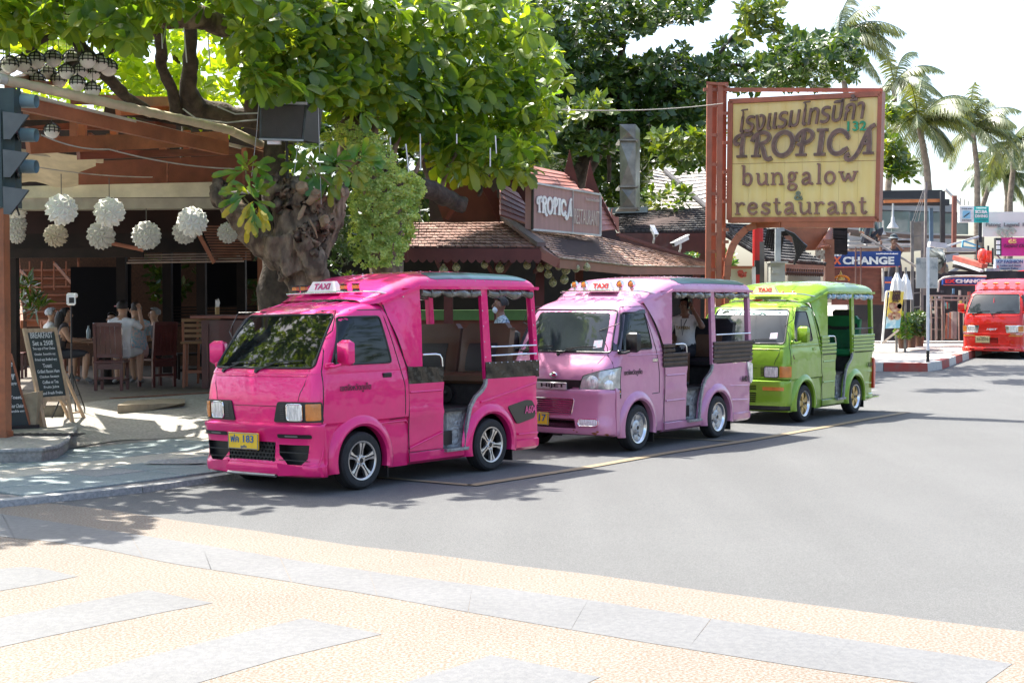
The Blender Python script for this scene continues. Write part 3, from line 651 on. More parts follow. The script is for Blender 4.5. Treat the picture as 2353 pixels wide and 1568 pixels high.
 if style == "s80":
  cs.append(cutbox([(-.33, .30), (.28, .30), (.30, .475), (-.35, .475)]))
  cs.append(cutbox([(.34, .36), (.44, .275), (.60, .275), (.66, .33), (.68, .455), (.34, .455)])); cs.append(cutbox([(-.34, .36), (-.44, .275), (-.60, .275), (-.66, .33), (-.68, .455), (-.34, .455)]))
 elif style == "green":
  cs.append(cutbox([(-.28, .31), (.28, .31), (.30, .45), (-.30, .45)])); cs.append(cutbox([(-.30, .49), (.30, .49), (.30, .555), (-.30, .555)]))
 elif style == "red":
  cs.append(cutbox([(-.25, .36), (.16, .36), (.16, .52), (-.25, .52)])); cs.append(cutbox([(-.2, .215), (.2, .215), (.2, .245), (-.2, .245)])); cs.append(cutbox([(-.55, .215), (-.42, .215), (-.42, .245), (-.55, .245)])); cs.append(cutbox([(.42, .215), (.55, .215), (.55, .245), (.42, .245)]))
 else:
  cs.append(cutbox([(-.25, .455), (.25, .455), (.29, .62), (-.29, .62)])); cs.append(cutbox([(-.33, .29), (.33, .29), (.30, .40), (-.30, .40)]))
 boolean(bp_, cs)
 m = MB(); m.tube([sh.side(.497, z, .006, 1) for z in (.2, .4, .64)], .004, 4); m.build("bumper_seam", blk, T)
 if style == "s80":
  m = MB()   # honeycomb behind the plate
  for r_ in range(5):
   for c_ in range(13):
    cx_ = -.31+c_*.048+(r_ % 2)*.024; cz = .315+r_*.036; q = [(cx_+.021*math.cos(R(60*k+30)), cz+.021*math.sin(R(60*k+30))) for k in range(6)]
    if -.33 < cx_ < .29:
     for a, b in zip(q, q[1:]+q[:1]): m.bar((.645, a[0], a[1]), (.645, b[0], b[1]), .006, .012, V((1, 0, 0)))
  g = m.build("honeycomb_grille", M("grille_black", (.03, .03, .03), .4), bp_); tag(g, kind="stuff")
  for sg in (1, -1):
   for z in (.315, .385):
    m = MB(); m.box((.638, sg*.515, z), (.02, .36, .006)); m.build("intake_bar", M("grille_black", (.03, .03, .03), .4), bp_)
   m = MB(); patch(m, rrect(*sorted((sg*.34, sg*.72)), .515, .552, .017), bsh.mapS, .008, 3, .04, .01); vo = m.build("bumper_vent", blk, bp_)
   m = MB(); patch(m, rrect(*sorted((sg*.43, sg*.58)), .526, .540, .006), bsh.mapS, .011, 2, .04, .004); m.build("vent_slot", M("slot_grey", (.18, .17, .16), .4), vo)
   m = MB(); pz = [(.32, .185), (.36, .265), (.33, .285)]
   m.prism([(sg*.33, .165), (sg*.62, .19), (sg*.80, .165), (sg*.80, .255), (sg*.58, .262), (sg*.33, .285)], (0, .022), lambda u, v, t: bsh.mapS(u, v, t-.002)); m.build("bumper_lip", P, bp_, recalc=True)
   for uu in (.80, .87):
    m = MB(); m.tube([bsh.mapS(sg*(uu-.02), .27, .001), bsh.mapS(sg*uu, .36, .003), bsh.mapS(sg*(uu+.015), .44, .001)], [.006, .011, .005], 6); m.build("bumper_rib", P, bp_)
  m = MB(); m.tube([(.665, -.33, .168), (.665, .31, .168)], .016, 10); m.build("bumper_bar", M("brushed_bar", (.35, .35, .36), .3, metal=.9), T)
 elif style == "green":
  for z in (.335, .365, .395, .425, .51, .535):
   m = MB(); m.box((.672, 0, z), (.012, .60, .008)); m.build("grille_bar", P, bp_)
  for y in (-.15, 0, .15):
   m = MB(); m.box((.664, y, .38), (.01, .008, .14)); m.build("grille_bar", P, bp_)
  for sg in (1, -1):
   m = MB(); patch(m, rrect(*sorted((sg*.40, sg*.71)), .485, .535, .012), bsh.mapS, .012, 3, .04, .012); m.build("bumper_indicator", amber, bp_)
  lower = Shell([(.19, .60, .05, .72, .12, .50), (.21, .66, .05, .74, .13, .50), (.262, .66, .05, .745, .13, .50)], 2); lower.solid().build("lower_valance", blk, T, recalc=True)
  m = MB(); patch(m, [(-.20, .76), (.12, .76), (.12, .83), (-.20, .83)], sh.mapS, .012, 2, .05, .012); m.build("nose_badge_panel", M("badge_pink", (.40, .30, .38), .3, metal=.4), T);
 elif style == "red":
  for z in (.39, .42, .45, .48):
   m = MB(); m.box((.668, -.05, z), (.012, .40, .012)); m.build("grille_bar", P, bp_)
  for sg in (1, -1):
   m = MB(); patch(m, rrect(*sorted((sg*.42, sg*.75)), .56, .595, .01), bsh.mapS, .010, 3, .04, .01); m.build("bumper_indicator", amber, bp_)
   m = MB(); patch(m, rrect(*sorted((sg*.46, sg*.77)), .61, .628, .006), bsh.mapS, .010, 3, .04, .01); m.build("bumper_trim", chrome, bp_)
   for k in range(3): MB().ico(bsh.mapS(sg*(.60+.055*k), .232, .0), .012, 1).build("marker_light", M("warm_lens", (.6, .45, .2), .2, coat=1), bp_)
  a = sh.mapS(0, .735, .012); m = MB(); text(m, "HIJET", a, (0, 1, 0), (0, 0, 1), .27, .06, .04, .008, shear=.3); m.build("nose_badge", M("badge_white", (.7, .7, .7), .4), T)
  m = MB(); m.tube([(.70, -.36, .37), (.70, .40, .37), (.70, .43, .42), (.70, .43, .50)], .006, 6); m.build("guard_wire", P, T)
  m = MB(); m.tube([(.33, -.02, 1.56), (.36, -.02, 1.42), (.40, -.02, 1.30)], [.004, .014, .006], 6); m.build("hanging_charm", M("charm_red", (.6, .03, .05), .5), T)
 else:
  for k in range(6):
   m = MB(); m.box((.708-.003*k, 0, .475+k*.025), (.014, .50+.012*k, .007)); m.build("grille_bar", chrome, bp_)
  m = MB(); m.tube([bsh.mapS(u, z, .006) for u, z in dens(rpoly([(-.26, .445), (.26, .445), (.30, .63), (-.30, .63)], .03), .05)], .006, 6, closed=True); m.build("grille_frame", chrome, bp_)
  m = MB(); patch(m, [(-.34, .705), (.34, .705), (.375, .85), (-.375, .85)], sh.mapS, .030, 3, .05, .03); gb = m.build("nose_grille", blk, T)
  a = sh.mapS(0, .775, .034); m = MB(); m.box(a, (.012, .42, .085), bev=.01); bo = m.build("badge_plate", M("badge_silver", (.55, .55, .56), .3, metal=.5), gb)
  m = MB(); text(m, "HIJET", a+V((.007, .02, 0)), (0, 1, 0), (0, 0, 1), .34, .055, .03, .003); m.build("badge_lettering", blk, bo)
  m = MB(); m.ico(sh.mapS(0, .90, .01), .045, 2, (.35, 1.3, .8)); m.build("emblem", chrome, T, smooth=60)
  for sg in (1, -1):
   hl = [(sg*.345, .725), (sg*.40, .90), (sg*.62, .965), (sg*.865, 1.005), (sg*.87, .745)]
   m = MB(); pp = rpoly(hl, .02); patch(m, pp, sh.mapS, .014, 5, .05, .016); ho = m.build("headlight", M("lamp_clear", (.50, .50, .47), .12, metal=.25, var=.3, vs=9, coat=1, spec=.9), T, smooth=50)
   m = MB(); m.tube([sh.mapS(u, z, .012) for u, z in dens(pp, .04)], .006, 6, closed=True); m.build("headlight_seal", blk, ho)
   m = MB()
   for uu, zz, rr_ in ((.52, .83, .075), (.71, .80, .055), (.74, .905, .05)):
    m.lathe([(rr_, .0), (rr_*.8, .006), (rr_*.3, .010), (0, .010)], sh.mapS(sg*uu, zz, .012), sh.mapS(sg*uu, zz, 1)-sh.mapS(sg*uu, zz, 0), 20)
   m.build("reflector_bowl", lens, ho, smooth=60)
   m = MB(); patch(m, rrect(*sorted((sg*.36, sg*.60)), .325, .40, .03), bsh.mapS, .008, 3, .04, .01); fo = m.build("fog_lamp", lens, bp_)
   m = MB(); m.tube([bsh.mapS(u, z, .008) for u, z in dens(rrect(*sorted((sg*.355, sg*.605)), .32, .405, .03), .04)], .007, 6, closed=True); m.build("fog_lamp_ring", chrome, fo)
  m = MB(); m.tube([sh.mapS(u, z, .0) for u, z in [(.60, 1.13), (.55, 1.05), (.50, .96)]], .0035, 4); m.build("bonnet_seam", blk, T)
  m = MB(); rust = M("rust_patch", (.22, .07, .02), .8, var=.5, vs=30, bump=.5)
  for u, z, s_ in ((.56, .235, .03), (.60, .26, .018), (.70, .225, .025), (.30, .27, .012), (.34, .25, .012)): patch(m, [(u+s_*math.cos(a)*(1+.5*math.sin(a*3)), z+s_*.6*math.sin(a)) for a in [i*.7 for i in range(9)]], bsh.mapS, .003, 2, .02, .003)
  m.build("rust_spot", rust, bp_)
 # ---- number plate
 if plate:
  py_, pz_, w_, h_, c_, lines = plate
  m = MB(); xpl = .705 if not S2 else .725
  m.box((xpl, py_, pz_), (.012, w_, h_), bev=.004); po = m.build("number_plate", M("plate_"+c_[0], c_[1], .4, var=.06, vs=12), T)
  m = MB(); m.tube([(xpl+.007, py_+u, pz_+v) for u, v in dens(rrect(-w_/2+.006, w_/2-.006, -h_/2+.006, h_/2-.006, .01), .05)], .003, 4, closed=True)
  for s_, dy, dz, tw, thh in lines: text(m, s_, (xpl+.0075, py_+dy, pz_+dz), (0, 1, 0), (0, 0, 1), tw, thh, .012, .003)
  m.build("plate_lettering", M("plate_ink_"+c_[0], c_[2], .4), po)
 # ---- door lettering and fleet number
 if style != "red":
  m = MB(); sx = sh.side(.0, 1.0, 0)
  c = {"s80": V((.075, .760, .955)), "s200": V((.11, .7455, .925)), "green": V((.0, .7455, .905))}[style]
  text(m, "เขตจังหวัดภูเก็ต", c, (-1, 0, 0), (0, 0, 1), .40, .085, .004, .003); m.build("door_lettering", blk, T)
  if num:
   m = MB(); text(m, num, (XE+.20 if S2 else XE+.17, .7545 if S2 else .758, .60 if style == "s80" else (.73 if S2 else .75)), (-1, 0, 0), (0, 0, 1), .19, .08, .008, .004); nmo = m.build("fleet_number", M("number_ink_"+style, numc, .4), T)
 if style == "s80":
  m = MB(); patch(m, rpoly([(-2.18, .655), (-2.50, .705), (-2.60, .695), (-2.665, .60), (-2.64, .505), (-2.34, .455)], .03), lambda x, z, off: V((x, .750+off, z)), .003, 2, .05, .02); m.build("number_decal", M("decal_black", (.016, .018, .014), .3, coat=.5), T)
 if S2:
  m = MB(); m.box((.42, .742, .69), (.09, .004, .11)); so_ = m.build("door_sticker", M("sticker_black", (.02, .02, .02), .5), T)
  m = MB(); text(m, "TIGER", (.42, .7445, .715), (-1, 0, 0), (0, 0, 1), .075, .02, .03, .001); m.build("sticker_title", M("sticker_orange", (.7, .25, .03), .5), so_)
  m = MB(); text(m, "KINGDOM", (.42, .7445, .692), (-1, 0, 0), (0, 0, 1), .075, .014, .03, .001); m.build("sticker_word", M("sticker_white", (.7, .7, .7), .5), so_)
  m = MB(); m.prism(rpoly([(XE+.16, .96), (XE-.0, .93), (XE-.01, .70), (XE+.05, .66)], .02), (.735, .765), lambda u, v, t: (u, t, v)); m.build("tail_lamp", lens, T, recalc=True)
 if style == "green":
  m = MB(); m.prism(rpoly([(XE+.03, .86), (XE-.03, .84), (XE-.06, .70), (XE-.03, .36), (XE+.02, .36)], .02), (.70, .762), lambda u, v, t: (u, t, v)); m.build("tail_lamp", M("red_lens", (.55, .02, .015), .2, coat=1), T, recalc=True)
  m = MB(); m.prism([(x, .175) for x in (-.3,)]+[(-.3, .205), (XE-.1, .22), (XE-.1, .20)], (.72, .80), lambda u, v, t: (u, t, v)) if False else m.box((XE+.1, .76, .225), (.42, .08, .014)); m.build("side_skirt", P, T)
  m = MB()
  for k, (a, b) in enumerate((((.40, .98), (.36, .90)), ((.38, .93), (.33, .95)), ((.37, .90), (.40, .83)), ((.36, .88), (.32, .85)), ((.41, .97), (.37, .99)))): m.tube([(a[0], .744, a[1]), ((a[0]+b[0])/2+.01, .745, (a[1]+b[1])/2), (b[0], .744, b[1])], [.012, .014, .006], 6)
  m.build("door_emblem", M("emblem_maroon", (.12, .015, .02), .5), T)
 # ---- things bolted to the roof front
 if style != "red":
  xs0, zz0 = (-.36, 1.872) if style == "s80" else ((-.33, 1.90) if S2 else (-.27, 1.885)); yc = -.05 if style == "s80" else .0
  if S2: yc = .03
  m = MB(); sc_ = .20 if style != "s200" else .175
  m.hexa([(xs0-.05, yc-sc_, zz0), (xs0+.05, yc-sc_, zz0), (xs0+.05, yc+sc_, zz0), (xs0-.05, yc+sc_, zz0), (xs0-.02, yc-sc_+.055, zz0+.098), (xs0+.02, yc-sc_+.055, zz0+.098), (xs0+.02, yc+sc_-.055, zz0+.098), (xs0-.02, yc+sc_-.055, zz0+.098)])
  ts = m.build("taxi_sign", M("sign_white" if style != "green" else "sign_cream", (.72, .70, .66) if style != "green" else (.80, .68, .34), .35, var=.05), T, recalc=True)
  m = MB(); n_ = V((.098, 0, .03)).normalized(); text(m, "TAXI", (xs0+.0365, yc, zz0+.048), (0, 1, 0), (-.03, 0, .098), .22, .062, .035, .004, shear=.15 if style == "s80" else 0); m.build("sign_lettering", M("sign_ink_"+style, (.45, .05, .16) if style == "s80" else (.55, .04, .03), .4), ts)
  m = MB(); m.box((xs0, yc, zz0-.012), (.12, .42, .024)); m.build("sign_base", blk if style == "green" else chrome, ts)
  ys = {"s80": (-.46, -.34, .20, .36), "s200": (-.36, -.22, .30, .46), "green": (-.46, -.20, .27, .44)}[style]
  for y in ys:
   if style == "s80":
    m = MB(); m.box((xs0+.0, y, zz0+.035), (.04, .06, .045), bev=.008); lo = m.build("roof_lamp", amber, T)
    m = MB(); m.box((xs0-.005, y, zz0+.004), (.045, .055, .03)); m.box((xs0, y, zz0+.062), (.045, .066, .012)); m.build("lamp_case", blk, lo)
   elif S2:
    m = MB(); m.lathe([(.0, .052), (.026, .05), (.034, .045)], (xs0-.01, y, zz0+.06), (1, 0, .1), 18); lo = m.build("roof_lamp", amber, T)
    m = MB(); m.lathe([(.034, .047), (.048, .044), (.050, .02), (.035, -.02), (.0, -.035)], (xs0-.01, y, zz0+.06), (1, 0, .1), 18); m.box((xs0, y, zz0+.005), (.04, .04, .03)); m.build("lamp_case", chrome, lo)
   else:
    m = MB(); m.ico((xs0, y, zz0-.0), .035, 2, (.8, 1.1, .9)); m.build("roof_lamp", amber, T)
  m = MB(); z_ = zz0-.016
  m.tube([(x1-.44, -.69, z_-.05), (xs0-.02, -.60, z_-.005), (xs0+.06, -.52, z_), (xs0+.06, .52, z_), (xs0-.02, .60, z_-.005), (x1-.44, .70, z_-.05)], .010, 8); m.tube([(xs0-.05, -.56, z_), (xs0-.05, .56, z_)], .006, 6)
  m.build("roof_rack", chrome, T)
 else:
  for y in (-.42, -.14, .14, .42):
   m = MB(); m.box((-.40, y, 1.93), (.05, .13, .05), bev=.015); m.box((-.40, y, 1.90), (.03, .03, .04)); m.build("roof_lamp", amber, T)
 return T
YEL = ("yellow", (.80, .50, .02), (.03, .12, .30))
van1 = hijet("hot pink open-sided taxi van with rectangular lamps, nearest at the head of the row", (0, 0, 0), 38.6, "s80", ("hot_pink", (.84, .018, .19)), plate=(-.07, .475, .41, .155, YEL, [("ฟค", -.11, .022, .11, .072), ("183", .075, .022, .14, .068), ("ภูเก็ต", .01, -.052, .08, .03)]), num="A604", numc=(.85, .12, .30), wb=1.9)
van2 = hijet("pale pink open-sided taxi van with big clear lamps and brown slats, a man sitting inside", (0, 0, 0), 36.2, "s200", ("pale_pink", (.60, .25, .40)), wheels="dish", seats=("black",), slat=M("brown_slat", (.05, .032, .026), .25, metal=.5, var=.4, vs=8), plate=(-.22, .385, .36, .15, YEL, [("17", .10, .012, .10, .08)]), num="A401", wb=1.98)
van3 = hijet("lime green open-sided taxi van with gold wheels, third in the row", (0, 0, 0), 35.2, "green", ("lime", (.235, .40, .035)), wheels="star", seats=("green",), slat="paint", num="A314", wb=1.96)
van4 = hijet("red open-sided taxi van facing the camera beside the striped kerb", (0, 0, 0), 31, "red", ("signal_red", (.62, .022, .014)), wheels="dish", seats=("black",), group="red taxis far down the street", plate=(-.22, .475, .36, .17, ("tan", (.55, .45, .22), (.05, .045, .03)), [("3ฮ-5310", 0, .008, .29, .075), ("THAILAND", .0, .062, .16, .02)]), wb=1.9, slat="paint")
def place(t, loc):
 t.location = loc; TM[t.name] = Matrix.Translation(V(loc)) @ Matrix.Rotation(t.rotation_euler.z, 4, 'Z')
def off_near(A, yaw, d): th = R(yaw); return V((A[0]-math.cos(th)*d, A[1]+math.sin(th)*d, A[2] if len(A) > 2 else 0))
place(van1, off_near((-1.389, 13.250, -.016), 38.6, .785)); van1.rotation_euler.x = R(1.2); van1.scale = (1, 1.035, 1); place(van2, off_near((1.499, 16.731), 36.2, .76)); place(van3, off_near((4.281, 20.736), 35.2, .76))
# ================================================================ ground, road, pavements
def hz(x, y):
 t = max(0., min(60., y-24)); return .0235*t*min(1, t/6)
def Gh(px, py, up=0.):
 z = 0
 for _ in range(30): p = Gd(px, py, z+up); z = hz(p.x, p.y)
 return Gd(px, py, z+up)
_p = Gh(2219.5, 830); place(van4, V((_p.x+1.35, _p.y+1.7, _p.z)))
def ground_mat(name, c1, c2, scale, rough, bump, c3=None, big=.25, fine=None):
 m = M(name, c1, rough, col2=c2, vs=scale, bump=bump, bs=scale*1.6, fac=(.42, .58)); n = m.node_tree; L = n.links.new; b = n.nodes["Principled BSDF"]
 tc = n.nodes.new("ShaderNodeTexCoord"); z1 = n.nodes.new("ShaderNodeTexNoise"); z1.inputs["Scale"].default_value = .55; z1.inputs["Detail"].default_value = 7; z1.inputs["Roughness"].default_value = .6; L(tc.outputs["Object"], z1.inputs[0])
 mr = n.nodes.new("ShaderNodeMapRange"); mr.inputs[1].default_value = .3; mr.inputs[2].default_value = .7; mr.inputs[3].default_value = 1-big; mr.inputs[4].default_value = 1+big; L(z1.outputs[0], mr.inputs[0])
 src = b.inputs["Base Color"].links[0].from_socket
 mx = n.nodes.new("ShaderNodeMix"); mx.data_type = 'RGBA'; mx.blend_type = 'MULTIPLY'; mx.inputs[0].default_value = 1; L(src, mx.inputs[6]); L(mr.outputs[0], mx.inputs[7]); L(mx.outputs[2], b.inputs["Base Color"]); return m
asph = ground_mat("asphalt", (.078, .080, .079), (.132, .134, .130), 150, .85, .5, big=.05)
n_ = asph.node_tree   # tyre-worn lengthways streaks
tc_ = n_.nodes.new("ShaderNodeTexCoord"); mp_ = n_.nodes.new("ShaderNodeMapping"); mp_.inputs["Rotation"].default_value = (0, 0, R(36.5)); mp_.inputs["Scale"].default_value = (1.1, .06, 1); n_.links.new(tc_.outputs["Object"], mp_.inputs[0])
w_ = n_.nodes.new("ShaderNodeTexNoise"); w_.inputs["Scale"].default_value = 1.5; w_.inputs["Detail"].default_value = 5; n_.links.new(mp_.outputs[0], w_.inputs[0])
mr_ = n_.nodes.new("ShaderNodeMapRange"); mr_.inputs[1].default_value = .35; mr_.inputs[2].default_value = .65; mr_.inputs[3].default_value = .95; mr_.inputs[4].default_value = 1.05; n_.links.new(w_.outputs[0], mr_.inputs[0])
b_ = n_.nodes["Principled BSDF"]; x_ = n_.nodes.new("ShaderNodeMix"); x_.data_type = 'RGBA'; x_.blend_type = 'MULTIPLY'; x_.inputs[0].default_value = 1; n_.links.new(b_.inputs["Base Color"].links[0].from_socket, x_.inputs[6]); n_.links.new(mr_.outputs[0], x_.inputs[7]); n_.links.new(x_.outputs[2], b_.inputs["Base Color"])
def frange(a, b, s): return [a+s*i for i in range(int((b-a)/s)+1)]
def street(name, mat, **k):
 return k
m = MB(); m.grid(lambda x, y: (x, y, hz(x, y)-.004), frange(-60, 120, 3), frange(-20, 160, 3)); tag(m.build("road", asph, smooth=60), kind="structure")
m = MB(); m.grid(lambda x, y: (x, y, hz(x, y)-.08), [-1500, -60, 120, 1500], [-600, -20, 10, 24, 27, 30, 40, 60, 84, 160, 400, 1600]); tag(m.build("ground", M("far_ground", (.12, .11, .09), .9), smooth=0), kind="structure")
# crossing of washed pebble concrete with pale bands
peb = ground_mat("washed_pebble", (.135, .096, .062), (.192, .178, .156), 60, .8, .3, big=.10)
band = ground_mat("pale_stone_band", (.112, .114, .115), (.128, .130, .129), 20, .7, .25, big=.14)
def z1c(x, y): return (x/1.2384/1.6156, (1500+y/1.2384)/1.6156)
def z2c(x, y): return ((1900+x/1.2384)/1.6156, (1300+y/1.2384)/1.6156)
edge = [z1c(*q) for q in ((-900, 430), (0, 474), (215, 452), (530, 487), (800, 530), (1200, 583), (1600, 645), (2000, 690))]+[z2c(*q) for q in ((0, 985), (400, 1032), (900, 1105), (1400, 1170), (1900, 1235), (2352, 1290), (2900, 1345))]
eg = [Gd(*q) for q in edge]
m = MB(); nb = [V((-9, 2, 0)), V((9, 2, 0))]
vs = [(p.x, p.y, .0) for p in eg]+[(p.x*.35-1+i*.4, 1.0, .0) for i, p in enumerate(eg)]; n = len(eg)
m.add(vs, [(i, i+1, n+i+1, n+i) for i in range(n-1)]); o = m.build("crossing_pavement", peb, smooth=0, recalc=True); tag(o, kind="structure")
# thin worn edge between pebbles and asphalt
def flat_poly(name, pts, z, mat, kind="structure"):
 m = MB(); m.add([(p.x, p.y, z) for p in pts], [tuple(range(len(pts)))]); o = m.build(name, mat, smooth=0, recalc=True)
 if kind: tag(o, kind=kind)
 if o.data.polygons[0].normal.z < 0: o.data.flip_normals()
 return o
top = [z1c(*q) for q in ((-500, 430), (0, 502), (400, 563), (900, 640), (1400, 722), (1900, 795))]+[z2c(*q) for q in ((0, 1098), (400, 1152), (800, 1215), (1200, 1275), (1600, 1335), (2000, 1392), (2300, 1440))]
bot = [z1c(*q) for q in ((-500, 545), (0, 608), (240, 630), (440, 660), (800, 733), (1240, 800), (1700, 873), (2100, 945))]+[z2c(*q) for q in ((0, 1237), (500, 1322), (1000, 1402), (1500, 1480), (1850, 1527), (2130, 1560))]
def wob(pts, a=.012):
 out = []
 for p, q in zip(pts, pts[1:]):
  k = max(1, int((q-p).length/.12))
  for i in range(k): r = p.lerp(q, i/k); out.append(r+V((noise.noise(r*9)*a, noise.noise(r*9+V((5, 5, 5)))*a, 0)))
 return out+[pts[-1]]
T_, B_ = [Gd(*q) for q in top], [Gd(*q) for q in bot]
# the long band is laid from separate slabs with thin joints
def along(pts, t):
 L = [(b-a).length for a, b in zip(pts, pts[1:])]; s = sum(L)*t
 for a, b, l in zip(pts, pts[1:], L):
  if s <= l: return a.lerp(b, s/l)
  s -= l
 return pts[-1]
nsl = 12
for i in range(nsl):
 a, b = i/nsl, (i+1)/nsl-.0001; tt = wob([along(T_, a+(b-a)*k/3) for k in range(4)], .010); bb = wob([along(B_, a+(b-a)*k/3) for k in range(4)], .010)
 o = flat_poly("band_slab", tt+bb[::-1], .002, band, "structure");
for P_ in ([z1c(*q) for q in ((-300, 800), (-100, 762), (100, 746), (180, 750), (358, 790), (180, 826), (0, 856), (-300, 900))],
  [z1c(*q) for q in ((-300, 1030), (0, 980), (680, 853), (975, 912), (600, 985), (0, 1114), (-300, 1180))],
  [z1c(*q) for q in ((60, 1310), (600, 1175), (1390, 982), (1755, 1055), (1300, 1165), (800, 1310))],
  [z1c(*q) for q in ((1700, 1320), (1860, 1279), (2260, 1150))]+[z2c(*q) for q in ((0, 1415), (405, 1500), (250, 1570), (-100, 1600))]):
 pts = wob([Gd(*q) for q in P_]+[Gd(*P_[0])], .010)[:-1]; flat_poly("crossing_bar", pts, .002, band)
# yellow parking lines
yel = M("worn_yellow_paint", (.24, .185, .11), .7, col2=(.16, .145, .11), vs=9, fac=(.5, .75))
def z3c(x, y): return ((1400+x/1.6807)/1.6156, (1400+y/1.6807)/1.6156)
def z4c(x, y): return ((2600+x/1.9608)/1.6156, (1250+y/1.9608)/1.6156)
def line(pts, w, name="parking_line"):
 pts = [Gd(*q) for q in pts]; L_, R_ = [], []
 for i, p in enumerate(pts):
  d = (pts[min(i+1, len(pts)-1)]-pts[max(i-1, 0)]).normalized(); s_ = V((-d.y, d.x, 0))*w/2; L_.append(p+s_); R_.append(p-s_)
 return flat_poly(name, L_+R_[::-1], .006, yel)
line([z3c(585, 674), z3c(1280, 566), z3c(1800, 473), z3c(2353, 388), z4c(880, 660), z4c(1190, 602), z4c(1505, 547)], .13)
line([z3c(-500, 585), z3c(60, 628), z3c(575, 672)], .10); line([z3c(1500, 357), z3c(1730, 373), z3c(2240, 399)], .08); line([z4c(900, 530), z4c(1180, 540), z4c(1470, 548)], .08)
# ---- kerb and pavement on the restaurant side
conc = ground_mat("kerb_concrete", (.25, .25, .24), (.34, .33, .31), 30, .8, .5)
kb = [V((-8.5, 7.6, 0)), V((-6.2, 10.2, 0)), V((-4.37, 12.09, 0)), V((-3.39, 13.06, 0)), V((-2.74, 14.1, 0))]
k0 = V((-2.50, 14.5, 0)); kb += [k0+ST*t for t in (0, 3, 6, 9, 12, 15, 18)]; kend = kb[-1]; kb += [kend+ST*1.2+SN*.25, kend+ST*2.0+SN*1.2, kend+ST*2.2+SN*6]
kin = []
for i, p in enumerate(kb):
 d = (kb[min(i+1, len(kb)-1)]-kb[max(i-1, 0)]).normalized(); kin.append(p+V((-d.y, d.x, 0))*.16)
for i in range(len(kb)-1):
 n_s = max(1, round((kb[i+1]-kb[i]).length/1.0))
 for k in range(n_s):
  a, b = kb[i].lerp(kb[i+1], k/n_s), kb[i].lerp(kb[i+1], (k+1)/n_s-.008); c, d = kin[i].lerp(kin[i+1], k/n_s), kin[i].lerp(kin[i+1], (k+1)/n_s-.008)
  m = MB(); t = V((0, 0, .07+random.uniform(-.004, .004)-.02)); m.hexa([a-V((0, 0, .05)), b-V((0, 0, .05)), d-V((0, 0, .05)), c-V((0, 0, .05)), a+t+(c-a)*.12, b+t+(d-b)*.12, d+t, c+t]); tag(m.build("kerb_stone", conc, smooth=0, recalc=True), kind="structure")
PVZ = .04
m = MB(); outer = [p+SN*30 for p in kin]; nn = len(kin); m.add([(p.x, p.y, PVZ) for p in kin]+[(p.x, p.y, PVZ) for p in outer], [(i, i+1, nn+i+1, nn+i) for i in range(nn-1)])
o = m.build("pavement", M("pavement_bed", (.16, .15, .14), .9, bump=.4, bs=60), smooth=0, recalc=True); tag(o, kind="structure")
# pavement slabs, one object each
slm = [ground_mat("slab_blue_grey", (.165, .205, .205), (.22, .255, .25), 40, .75, .3, big=.12), ground_mat("slab_sand", (.36, .33, .27), (.46, .42, .35), 40, .75, .3, big=.12), ground_mat("slab_grey", (.20, .205, .20), (.27, .265, .25), 40, .75, .3)]
meshes = []
for sm in slm:
 b = MB(); b.box((0, 0, -.01), (.585, .585, .03), bev=.006); o = b.build("paving_slab", sm, smooth=0); meshes.append(o.data); bpy.data.objects.remove(o, do_unlink=True)
def inside_kerb(p):
 for i in range(len(kin)-1):
  a, b = kin[i], kin[i+1]; d = (b-a); t = (p-a).dot(d)/d.length_squared
  if -.02 <= t <= 1.02:
   n = V((-d.y, d.x, 0)).normalized(); return (p-a).dot(n)
 return -1
ramp_lo = [Gd(140, 1033, .045), Gd(276, 1010, .05), Gd(472, 1000, .05), Gd(700, 987, .05)]
cnt = 0
for i in range(-10, 16):
 for j in range(0, 7):
  p = k0+ST*(i*.6)+SN*(.50+j*.6)
  q = inside_kerb(p)
  if q < .33: continue
  if (p-ramp_lo[1]).dot(SN) > -.30 and i < 6: continue
  if p.x < -6.3 or cnt > 250: continue
  me = meshes[1] if (j == 2 or (i+10) % 9 == 4) else meshes[0] if (i*7+j*3) % 11 else meshes[2]
  o = bpy.data.objects.new("paving_slab", me); COL.objects.link(o); o.location = (p.x, p.y, PVZ+.012+random.uniform(-.002, .003)); o.rotation_euler = (random.uniform(-.004, .004), random.uniform(-.004, .004), math.atan2(ST.y, ST.x)); o["kind"] = "structure"; cnt += 1
# broken patch of slab by the kerb
m = MB(); c = Gd(410, 1062, PVZ+.03)
m.add([c+V((x, y, z)) for x, y, z in ((-.35, -.10, 0), (.1, -.12, 0), (.34, .02, 0), (.2, .12, .02), (-.1, .14, .025), (-.3, .06, .02))], [(0, 1, 2, 3, 4, 5)]); m.build("broken_mortar", conc, smooth=0); tag(bpy.data.objects["broken_mortar"], kind="structure")
# ramp and raised terrace
FZ = .36
rc = ground_mat("ramp_concrete", (.25, .235, .205), (.33, .31, .27), 26, .8, .5, big=.2)
ramp_hi = [Gd(150, 930, FZ), Gd(264, 916, FZ), Gd(453, 905, FZ), Gd(700, 895, FZ)]
m = MB(); m.grid(lambda u, v: (lambda a, b: a.lerp(b, v)+V((0, 0, math.sin(v*math.pi)*.02+noise.noise(V((u, v*3, 0)))*.012)))(ramp_lo[int(min(u, 2.999))].lerp(ramp_lo[int(min(u, 2.999))+1], u-int(min(u, 2.999))), ramp_hi[int(min(u, 2.999))].lerp(ramp_hi[int(min(u, 2.999))+1], u-int(min(u, 2.999)))), [i*.25 for i in range(13)], [i/8 for i in range(9)])
tag(m.build("ramp", rc, smooth=60), kind="structure")
terr = ground_mat("terrace_floor", (.12, .10, .078), (.17, .145, .11), 12, .7, .3, big=.2)
a, b = ramp_hi[0], ramp_hi[-1]
